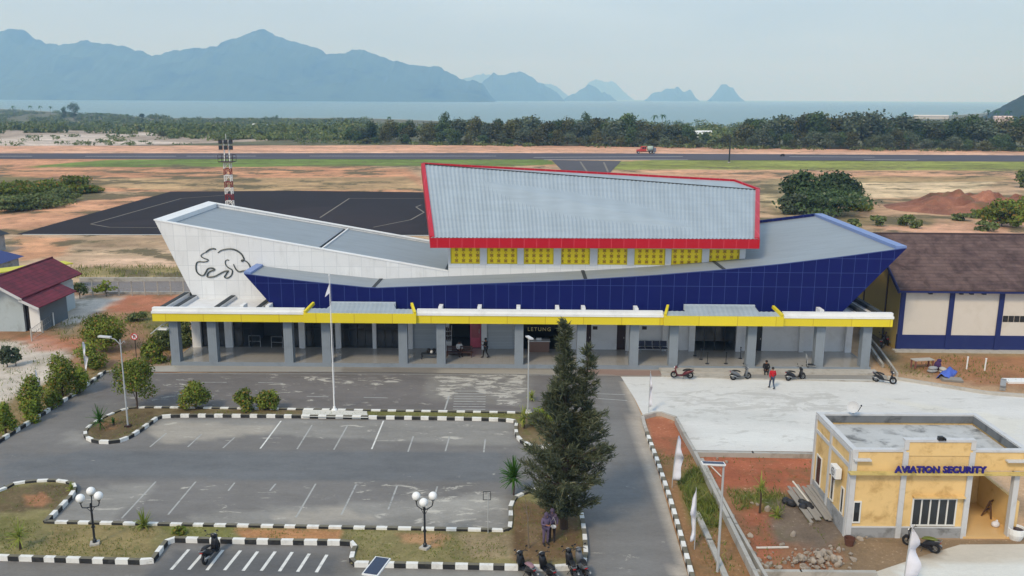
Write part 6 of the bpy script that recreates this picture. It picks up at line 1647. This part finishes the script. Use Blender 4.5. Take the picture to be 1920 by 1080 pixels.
# ---- lone trees and palms near the far left shore
wt_ = tree_proto('shore_tree', 41, 15, 11, 1300, .5, M_FOREST, M_BARK, .15, 9, .8, .2)
def lone(px, py, top, label, wid=1.0, o=wt_):
    p = at_land(px, py); h = atY(px, top, p.y).z-p.z
    return place(o, p-Vector((0,0,.2)), (h/15*wid, h/15*wid, h/15), px, label, 'tree')
lone(139, 226, 190, 'tall feathery tree rising above the scrub before the bay', 1.0)
lone(122, 226, 198, 'smaller feathery tree just left of the tallest one before the bay', .8)
lone(268, 228, 212, 'small round tree alone on the skyline against the bay', 1.3, tree_proto('shore_tree', 42, 15, 11, 500, .9, M_FOREST, M_BARK, .4, 6, .7))
def palm_proto(seed):
    rng = np.random.default_rng(seed); r = empty('coconut_palm'); H = 13
    mb = MB(); mb.tube([(.8*(z/H)**2, 0, z) for z in np.linspace(0, H, 7)], [.22,.19,.17,.16,.15,.14,.13], 6); mb.build('trunk', M_BARK, r)
    vs = []; fs = []; col = []
    for k in range(17):
        a = rng.uniform(0, 6.28); el = rng.uniform(-.4, 1.0); Lf = rng.uniform(2.6, 3.6); d = np.array([math.cos(a), math.sin(a), 0]); n_ = np.array([-math.sin(a), math.cos(a), 0]); b = np.array([.8, 0, H])
        prev = None
        for i in range(7):
            t_ = i/6; c = b+d*Lf*t_*math.cos(el*.8)+np.array([0,0,Lf*(math.sin(el)*t_-.75*t_*t_)]); w = .45*math.sin(math.pi*min(1,.15+t_*.85))+.03
            vs += [c+n_*w-np.array([0,0,.25*w]), c, c-n_*w-np.array([0,0,.25*w])]; col += [[rng.random(), 0, 0, 1]]*3
            if i: o = len(vs)-6; fs += [(o,o+1,o+4,o+3),(o+1,o+2,o+5,o+4)]
    np_mesh('crown', np.array(vs), np.array(fs), M_PALM, r, np.array(col)); return r
PP = [palm_proto(60+i) for i in range(2)]
for i, (px, py, top) in enumerate(((28,215,196),(60,214,196),(78,214,196),(95,216,197),(190,222,210),(240,226,212),(520,226,214),(730,240,216),(1225,245,212),(1242,245,211),(1690,240,208),(1788,238,206),(1846,236,202),(1868,236,204),(1885,236,203))):
    p = at_land(px, py+6); h = atY(px, top, p.y).z-p.z
    place(PP[i % 2], p, max(.4, h/15), px, 'thin coconut palm standing up against the bay among the scrub and forest', 'palm tree', 'coconut palms near the shore')
# ---- trees and thickets of the middle distance
def bush_tree(name, px, base_y, top_y, width_px, label, m, seed, n=1500, trunk=.25, flat=.85, leaf=None, nl=8, z=0.0, group=None, cat='bush', bark=M_BARKD, conical=False):
    p = at(px, base_y, z); h = atY(px, top_y, p.y+.01).z-z
    D = math.hypot(p.x, p.y, CAM_H); w = width_px/F_PX*D; h = max(.3, h)
    r = tree_proto(name, seed, h, w, n, leaf or w*.085, m, bark, trunk, nl, min(1.3, flat*h*(1-trunk)/w) if not conical else h/w*.7)
    r.location = p-Vector((0,0,.03)); return tag(r, label, cat, group)
bush_tree('thicket_tree', 1508, 392, 319, 88, 'taller rounded dark tree of the pair behind the blue roof tip', M_FOREST, 201, 4200, .12, 1, .55, 12, cat='tree')
bush_tree('thicket_tree', 1574, 386, 323, 88, 'broad dark tree to the right of its pair behind the blue roof tip', M_FOREST, 202, 4000, .1, 1, .55, 12, cat='tree')
bush_tree('thicket_tree', 1540, 400, 352, 165, 'low spreading bush at the feet of the pair of dark trees', M_FOREST, 203, 3500, .05, .8, .45, 12)
bush_tree('thicket_tree', 1492, 402, 362, 56, 'greyish low bush left of the pair of dark trees', M_FORESTG, 204, 1500, .05, .8, .45)
bush_tree('thicket_tree', 1612, 395, 375, 60, 'small bush on the right flank of the dark thicket', M_BUSH, 205, 900, .05, .8, .4)
bush_tree('thicket_tree', 1878, 424, 372, 74, 'dark bush in front of the red earth mound', M_BUSH, 206, 2200, .08, .9, .42, 9)
bush_tree('thicket_tree', 1918, 415, 366, 56, 'dark bush at the right edge before the red earth mound', M_BUSH, 207, 1700, .08, .9, .42)
bush_tree('thicket_tree', 1912, 352, 318, 24, 'thin upright shrub on the plateau near the right edge', M_SCRUB, 208, 500, .1, 1, .5)
for i, (px, by, ty, w) in enumerate(((1645,424,404,30),(1700,424,402,34),(1718,428,412,26),(1600,424,410,28),(1850,432,415,50),(1835,408,392,40),(1862,392,372,34),(1806,414,400,44))):
    bush_tree('dry_shrub', px, by, ty, w, 'small olive shrub on the rough ground between the thicket and the earth mound', M_SCRUB, 220+i, 500, .05, .8, .35, 5, group='olive shrubs on the rough ground')
for i, (px, by, ty, w) in enumerate(((135,362,328,66),(90,372,336,80),(40,378,338,80),(5,384,340,60),(165,362,346,46),(70,390,362,100),(20,396,366,80),(120,378,352,70))):
    bush_tree('thicket_bush', px, by, ty, w, ('dark round bush at the right end of the left thicket','wide dark bush in the middle of the left thicket','dark bush in the left part of the left thicket','dark bush touching the left edge of the photo in the thicket','small bush on the right fringe of the left thicket','low olive bush at the front of the left thicket','low olive bush at the front left of the left thicket','low bush in front of the dark round one in the left thicket')[i], M_BUSH if i < 5 else M_SCRUB, 240+i, 3000, .05, .8, .36, 10)
# red earth mound
def mound():
    rng = np.random.default_rng(9); c = at(1893, 396); n = 150; r = np.linspace(0, 1, 60); a = np.linspace(0, 2*math.pi, n, endpoint=False)
    Rr, A_ = np.meshgrid(r, a, indexing='ij'); X = Rr*np.cos(A_)*21*(1+.25*fbm(A_*2+4, A_*0, 3)); Y = Rr*np.sin(A_)*15
    Z = (1-Rr**2)*2.9*(.5+.9*np.clip((fbm(X/5+5, Y/5+2, 4)-.3)*2, 0, 1)) + (fbm(X/2.6, Y/2.6, 5)-.5)*3.4*(1-Rr)
    i = np.arange(59)[:, None]*n; j = np.arange(n)[None]; f = np.stack([i+j, i+n+j, i+n+(j+1) % n, i+(j+1) % n], -1).reshape(-1, 4)
    X, Y, Z = X.ravel(), Y.ravel(), Z.ravel()-.1
    t_ = fbm(X/4+3, Y/4, 5)[:, None]; col = np.zeros((len(X), 4)); col[:, :3] = np.array(C3(176,122,98))*(1-t_)+np.array(C3(70,42,38))*t_
    o = np_mesh('earth_mound', np.stack([X, Y, Z], 1), f, M_GROUND, None, col); o.location = (c.x, c.y+4, 0); tag(o, kind='structure')
mound()
# ---- planted bushes around the car park
pl = [(198,655,588,86,'largest rounded tree by the left kerb, behind the street lamp head',M_BUSH,4200,.3),(172,690,642,56,'dark bush below the largest rounded tree, behind a white flag',M_BUSH,1800,.1),(118,742,661,58,'conical bush with a reddish tip by the left kerb',M_BUSH,2600,.1),
 (150,738,680,34,'pale green slender shrub beside the conical bush by the left kerb',M_LIME,1100,.12),(66,782,702,46,'orange-tinged bush behind the nearer white flag on the left',M_BUSH,2000,.1),(100,764,730,28,'low reddish bush between the nearer white flag and the conical bush',M_BUSH,1300,.08),
 (57,792,748,30,'bright green round shrub below the nearer white flag',M_LIME,900,.1),(12,815,752,32,'yellow-green bush cut by the left edge above the kerb',M_LIME,1200,.1)]
for i, (px, by, ty, w, lb, m_, n, tr) in enumerate(pl): bush_tree('garden_bush', px, by, ty, w*.98, lb, m_, 300+i, int(n*1.6), tr*.7, .95, .13 if n > 3000 else .115, 11)
for i, (px, by, ty, w, lb, m_, n, tr) in enumerate([(258,766,670,72,'tall leafy bush on stems in the island bed beside the street lamp',M_BUSH,3600,.28),(367,767,713,48,'round bush with a red-leaved side in the flagpole strip',M_BUSH,1900,.15),(462,769,726,38,'dark green bush, left of the close pair in the flagpole strip',M_BUSH,1500,.15),(500,769,731,37,'bush with ruddy tips, right of the close pair in the flagpole strip',M_BUSH,1400,.15),
   (1012,800,762,46,'yellow-green shrub half hidden by the tall tree at the end of the flagpole strip',M_LIME,1300,.1),(335,1001,986,20,'tiny green shrub on the lower kerb beside the lone scooter',M_BUSH,350,.05)]):
    bush_tree('garden_bush', px, by, ty, w*1.12, lb, m_, 320+i, int(n*1.7), tr*.6, .95, .11, 10, z=.15)
for i, (px, by, ty, w, lb, m_, n) in enumerate([(288,680,627,40,'dark egg-shaped bush beside the left end of the portico',M_BUSH,1800),(258,602,586,38,'flat green shrub on the red soil behind the rounded tree',M_SCRUB,700),(332,640,575,52,'tall weeds growing beside the left end of the portico',M_SCRUB,1800),(350,650,600,40,'green creeper-like weeds behind the left end column',M_SCRUB,1400),(308,655,615,40,'loose green weeds left of the bracket floodlight',M_SCRUB,1000)]):
    bush_tree('wild_bush', px, by, ty, w, lb, m_, 340+i, n, .05, .95, .16, 7)
for i, (px, by, ty, w) in enumerate([(150,560,528,30),(200,556,526,40),(112,572,530,34),(14,688,648,26),(30,686,652,20)]):
    bush_tree('sapling', px, by, ty, w, ('thin sapling beside the maroon-roofed house','lime green sapling in front of the drainage channel','dark sapling close against the maroon-roofed house','grey-green sapling before the pale blue wall near the left edge','second thin sapling before the pale blue wall near the left edge')[i], (M_SCRUB, M_LIME, M_BUSH, M_FORESTG, M_FORESTG)[i], 360+i, 300, .3, .9, .22, 6, cat='sapling', bark=M_BARK)
# ---- spiky plants
def yucca(px, py, top, w, label, m, z=.15, n=60, stem=.35, cat='yucca'):
    p = at(px, py, z); h = atY(px, top, p.y).z-z; D = math.hypot(p.x, p.y, CAM_H); ww = w/F_PX*D
    rng = np.random.default_rng(px); r = empty('spiky_plant', p, 0, label, cat)
    mb = MB(); mb.tube([(0,0,-.05),(.03,0,h*stem*.5),(0,.02,h*stem+.05)], [.06,.05,.04], 6); mb.build('stem', M_BARKD, r)
    vs = []; fs = []; col = []; b = np.array([0, .02, h*stem])
    for k in range(n):
        a = rng.uniform(0, 6.28); el = rng.uniform(-.35, 1.45); d = np.array([math.cos(a)*math.cos(el), math.sin(a)*math.cos(el), math.sin(el)]); nn = np.array([-math.sin(a), math.cos(a), 0])
        Lf = np.hypot(math.cos(el)*ww*.58, math.sin(el)*h*(1-stem))*rng.uniform(.8, 1.1); t0 = rng.random(); b0 = b+np.array([0,0,rng.uniform(-.1,.1)*h])
        for i in range(4):
            t_ = i/3; c = b0+d*Lf*t_-np.array([0,0,.22*Lf*t_*t_*math.cos(el)]); wd = .045*(1-t_*.85)+.004
            vs += [c+nn*wd, c-nn*wd+np.array([0,0,.01])]; col += [[t0, 0, 0, 1]]*2
            if i: o = len(vs)-4; fs.append((o, o+1, o+3, o+2))
    np_mesh('leaves', np.array(vs), np.array(fs), m, r, np.array(col)); return r
yucca(188, 805, 757, 38, 'dark green spiky plant in the rounded nose of the island bed', M_PALM)
yucca(213, 797, 782, 14, 'tiny spiky seedling right of the dark green one in the island bed', M_PALM, n=25)
yucca(963, 926, 856, 44, 'large green spiky plant on a short stem beside the tall tree', M_PALM, n=120, stem=.45)
yucca(982, 803, 760, 24, 'yellow-green spiky plant at the corner of the flagpole strip', M_YUC, n=70)
yucca(997, 752, 730, 18, 'small lime spiky plant behind the flagpole strip, left of the tall tree', M_YUC, z=0, n=45)
yucca(38, 1030, 972, 36, 'leaning yellow-green spiky plant in the grass bed at the left edge', M_YUC, n=40, stem=.4)
yucca(270, 990, 951, 26, 'upright yellow-green spiky plant on the lower car park kerb', M_YUC, n=55, stem=.1)
yucca(135, 920, 903, 16, 'small yellow-green spiky plant at the tip of the left bed', M_YUC, n=35, stem=.1)
yucca(1424, 962, 890, 26, 'spindly weed with small leaves on the red soil plot', M_YUC, z=0, n=30, stem=.6, cat='weed')
yucca(1457, 970, 945, 26, 'low yellowish weed beside the grey boards on the soil plot', M_YUC, z=0, n=45, stem=.1, cat='weed')
# ---- bare sapling under the tall tree
def bare():
    p = at(992, 1028, .15); r = empty('bare_sapling', p, 0, 'slender leafless pale sapling just left of the tall tree', 'sapling')
    mb = MB(); mb.tube([(0,0,-.1),(-.05,0,.9),(-.1,.02,1.8),(-.22,.05,2.7)], [.045,.035,.025,.012], 6); mb.build('trunk', M_BARK, r)
    mb = MB(); mb.tube([(-.08,0,1.5),(.1,.05,2.1)], [.018,.006], 5); mb.tube([(-.1,.02,1.8),(-.35,.0,2.3)], [.018,.006], 5); mb.tube([(-.15,.03,2.1),(.02,.1,2.6)], [.014,.005], 5); mb.build('twigs', M_BARK, r)
bare()
# ---- the tall feathery conifer
def conifer():
    p = at(1057, 990, .15); H = atY(1050, 600, p.y).z; rng = np.random.default_rng(77)
    r = empty('casuarina_tree', (p.x, p.y, .1), 0, 'tall dark feathery conifer with two pointed tops in front of the terminal', 'tree')
    mb = MB(); L1 = [(0,0,0),(.03,0,H*.3),(-.05,.03,H*.6),(-.12,.0,H*.98)]; L2 = [(.05,0,H*.32),(.6,.05,H*.45),(.98,.05,H*.62),(1.08,.02,H*.87)]
    mb.tube(L1, [.22,.17,.1,.02], 9); mb.tube(L2, [.12,.1,.06,.015], 7); tr = mb.build('trunk', M_BARKD, r)
    P = []; Dn = []; Tn = []; mb = MB()
    def rad(z):                           # outline measured from the photograph
        return float(np.interp(z/H, [.04,.085,.17,.28,.38,.48,.56,.63,.71,.81,.92,1.0], [.85,1.75,2.3,2.4,2.3,2.1,1.75,1.25,.7,.44,.25,.06]))
    def branch(b, a, Lf, rise, dens):
        d = np.array([math.cos(a), math.sin(a), 0]); tb = rng.random()
        pts = []
        for i in range(6):
            t_ = i/5; pts.append(b+d*Lf*t_+np.array([0,0,rise*Lf*t_+.12*Lf*t_*t_]))
        mb.tube([Vector(q) for q in pts], [.035*(1-.8*i/5)*min(1.4, .5+Lf*.4) for i in range(6)], 4, caps=False)
        for k in range(int(dens*(.5+Lf))):
            t_ = rng.random()**.7; i = min(4, int(t_*5)); q = pts[i]+(pts[i+1]-pts[i])*(t_*5-i)
            sp = .055+.13*Lf*.35*(1-t_*.5); q = q+rng.normal(size=3)*np.array([sp, sp, sp*.55])
            u = d*.8+rng.normal(size=3)*.6+np.array([0,0,.75]); P.append(q); Dn.append(u/np.linalg.norm(u)); Tn.append(.1+.45*tb+.4*rng.random())
    for axis, z0, z1, k, nb in ((L1, .055, .98, 1.0, 250), (L2, .42, .87, .5, 66)):
        zs = [q[2] for q in axis]; xs = [q[0] for q in axis]; ys = [q[1] for q in axis]
        for i in range(nb):
            z = H*(z0+(z1-z0)*((i+rng.random())/nb)**1.15); b = np.array([np.interp(z, zs, xs), np.interp(z, zs, ys), z])
            R_ = rad(z)*k*rng.uniform(.55, 1.15) if axis is L1 else max(.1, min(.62, (H*.9-z)*.3))*rng.uniform(.6, 1.1)
            branch(b, rng.uniform(0, 6.28), R_*.95, rng.uniform(.1, .55), (74 if z < H*.6 else 54) if axis is L1 else 54)
        mb.build('branches', M_BARKD, tr); mb = MB()
    P = np.array(P); Dn = np.array(Dn); n = len(P); L_ = rng.uniform(.16, .42, n)[:, None]; sd = np.cross(Dn, rng.normal(size=(n, 3))); sd /= np.linalg.norm(sd, axis=1)[:, None]
    w = rng.uniform(.012, .03, n)[:, None]
    v = np.stack([P-sd*w, P+sd*w, P+Dn*L_*.6+sd*w*1.1, P+Dn*L_+np.array([0,0,-.03])*L_], 1).reshape(-1, 3)
    col = np.zeros((n, 4)); col[:, 0] = Tn; col[:, 1] = rng.random(n); col[:, 3] = 1
    np_mesh('crown', v, np.arange(n*4).reshape(-1, 4), M_PINE, r, np.repeat(col, 4, 0))
conifer()
# ---- grass tufts on beds and rough ground
def tufts(name, polys, m, seed):
    rng = np.random.default_rng(seed); V = []; C_ = []
    for pts, z, dens, hh in polys:
        P = W(pts, z); xs = [q[0] for q in P]; ys = [q[1] for q in P]; A_ = (max(xs)-min(xs))*(max(ys)-min(ys)); n = int(A_*dens)
        X = rng.uniform(min(xs), max(xs), n); Y = rng.uniform(min(ys), max(ys), n)
        k = inpoly(X, Y, P) & (fbm(X*.8+seed, Y*.8, 3) > rng.uniform(.3, .62, n)); X = X[k]; Y = Y[k]; n = len(X)
        h = hh*rng.uniform(.4, 1.3, n); a = rng.uniform(0, 6.28, n); lx = rng.normal(size=n)*h*.45; ly = rng.normal(size=n)*h*.45; w = .02+.05*h
        c, s_ = np.cos(a)*w, np.sin(a)*w; zz = np.full(n, z)
        V.append(np.stack([np.stack([X-c, Y-s_, zz], 1), np.stack([X+c, Y+s_, zz], 1), np.stack([X+lx, Y+ly, zz+h], 1)], 1).reshape(-1, 3))
        q = np.zeros((n, 4)); q[:, 0] = rng.random(n); q[:, 1] = rng.random(n); q[:, 3] = 1; C_.append(np.repeat(q, 3, 0))
    V = np.concatenate(V); C_ = np.concatenate(C_)
    tag(np_mesh(name, V, np.arange(len(V)).reshape(-1, 3), m, None, C_), kind='stuff')
tufts('grass', [
 ([(0,960),(85,985),(300,990),(290,1045),(0,1040)], .15, 70, .1), ([(300,988),(950,1000),(950,1050),(660,1050),(655,1012),(310,1008)], .15, 50, .09), ([(970,935),(1080,950),(1090,1045),(970,1050)], .15, 25, .09),
 ([(170,790),(290,770),(960,776),(960,783),(300,777),(250,815),(170,825)], .15, 55, .1), ([(0,910),(135,908),(100,955),(0,950)], .15, 30, .1),
 ([(1264,895),(1300,880),(1326,882),(1350,962),(1345,990),(1300,978)], 0, 130, .42), ([(1290,985),(1340,990),(1400,1080),(1330,1075)], 0, 26, .22), ([(1360,915),(1475,918),(1470,962),(1380,958)], 0, 90, .28), ([(1225,850),(1300,855),(1320,890),(1250,895)], 0, 30, .2), ([(1380,960),(1440,975),(1470,1060),(1430,1068)], 0, 20, .14),
 ([(1520,860),(1540,870),(1545,1020),(1590,1020),(1560,1030),(1480,940)], 0, 30, .15),
 ([(0,780),(190,690),(215,700),(0,822)], 0, 40, .2), ([(90,600),(330,580),(330,690),(110,640)], 0, 16, .3), ([(0,640),(120,650),(80,760),(0,780)], 0, 10, .25),
 ([(1650,690),(1780,665),(1920,690),(1920,725),(1700,705)], 0, 18, .22), ([(130,500),(345,498),(345,520),(140,522)], 0, 8, .5), ([(1300,855),(1530,855),(1520,920),(1340,915)], 0, 6, .16)], M_GRASS, 4)
# ================================================================ AIR, LIGHT, CAMERA
def haze():
    m = bpy.data.materials.new('haze_air'); m.use_nodes = True; t = m.node_tree
    t.nodes.clear(); o = t.nodes.new('ShaderNodeOutputMaterial'); v = t.nodes.new('ShaderNodeVolumePrincipled')
    v.inputs['Color'].default_value = HAZE_COL; v.inputs['Density'].default_value = HAZE_D; v.inputs['Anisotropy'].default_value = 0.0; v.inputs['Absorption Color'].default_value = (1, 1, 1, 1)
    t.links.new(v.outputs[0], o.inputs['Volume'])
    mb = MB(); mb.box(-23000, -400, -40, 23000, 23500, 900); tag(mb.build('haze', m), kind='stuff')
HAZE_D = 1.8e-4; HAZE_COL = (.32, .6, 1.0, 1)
haze()
SUN_EL, SUN_AZ = R(44), R(212)           # azimuth clockwise from +Y
w = bpy.data.worlds.new('World'); S.world = w; w.use_nodes = True
nt = w.node_tree; bg = nt.nodes['Background']; sk = nt.nodes.new('ShaderNodeTexSky'); sk.sky_type = 'NISHITA'; sk.sun_disc = False
sk.sun_elevation = SUN_EL; sk.sun_rotation = SUN_AZ; sk.air_density = 1.0; sk.dust_density = 4.0; sk.ozone_density = 1.0; sk.altitude = 20
# a thin, even cloud veil over the blue
mx = nt.nodes.new('ShaderNodeMix'); mx.data_type = 'RGBA'; mx.inputs[0].default_value = .62
hs = nt.nodes.new('ShaderNodeHueSaturation'); hs.inputs['Saturation'].default_value = .25
nt.links.new(sk.outputs[0], mx.inputs[6]); mx.inputs[7].default_value = VEIL = (8.7, 11.4, 14.8, 1)
tc = nt.nodes.new('ShaderNodeTexCoord'); mp = nt.nodes.new('ShaderNodeMapping'); mp.inputs['Scale'].default_value = (1, 1, 4.5)
cn = nt.nodes.new('ShaderNodeTexNoise'); cn.inputs['Scale'].default_value = 3.2; cn.inputs['Detail'].default_value = 6; cn.inputs['Roughness'].default_value = .5
nt.links.new(tc.outputs['Generated'], mp.inputs['Vector']); nt.links.new(mp.outputs[0], cn.inputs['Vector'])
mr = nt.nodes.new('ShaderNodeMapRange'); mr.inputs[1].default_value = .3; mr.inputs[2].default_value = .7; mr.inputs[3].default_value = .9; mr.inputs[4].default_value = 1.1
cm = nt.nodes.new('ShaderNodeMix'); cm.data_type = 'RGBA'; cm.blend_type = 'MULTIPLY'; cm.inputs[0].default_value = 1
nt.links.new(cn.outputs['Fac'], mr.inputs[0]); nt.links.new(mx.outputs[2], cm.inputs[6]); nt.links.new(mr.outputs[0], cm.inputs[7])
nt.links.new(cm.outputs[2], bg.inputs['Color']); bg.inputs['Strength'].default_value = .083
sd = bpy.data.lights.new('sun', 'SUN'); sd.energy = 2.1; sd.angle = R(10); sd.color = (1, .85, .62)
so = bpy.data.objects.new('sun', sd); COL.objects.link(so)
dv = Vector((math.sin(SUN_AZ)*math.cos(SUN_EL), math.cos(SUN_AZ)*math.cos(SUN_EL), math.sin(SUN_EL)))
so.rotation_euler = (-dv).to_track_quat('-Z', 'Y').to_euler()
so.location = dv*300
cd = bpy.data.cameras.new('camera'); co = bpy.data.objects.new('camera', cd); COL.objects.link(co)
co.matrix_world = Matrix.Translation(CPOS) @ CM.to_4x4()
cd.sensor_width = 36; cd.lens = F_PX/1920*36; cd.clip_end = 60000; cd.clip_start = .5
S.camera = co
S.view_settings.view_transform = 'Standard'; S.view_settings.look = 'None'; S.view_settings.exposure = EXPO = 0.08; S.view_settings.gamma = 1
S.render.film_transparent = False
cy = S.cycles; cy.max_bounces = 6; cy.diffuse_bounces = 3; cy.glossy_bounces = 2; cy.transmission_bounces = 2; cy.transparent_max_bounces = 4; cy.volume_bounces = 2
cy.use_denoising = True
try: cy.denoiser = 'OPENIMAGEDENOISE'
except Exception: pass
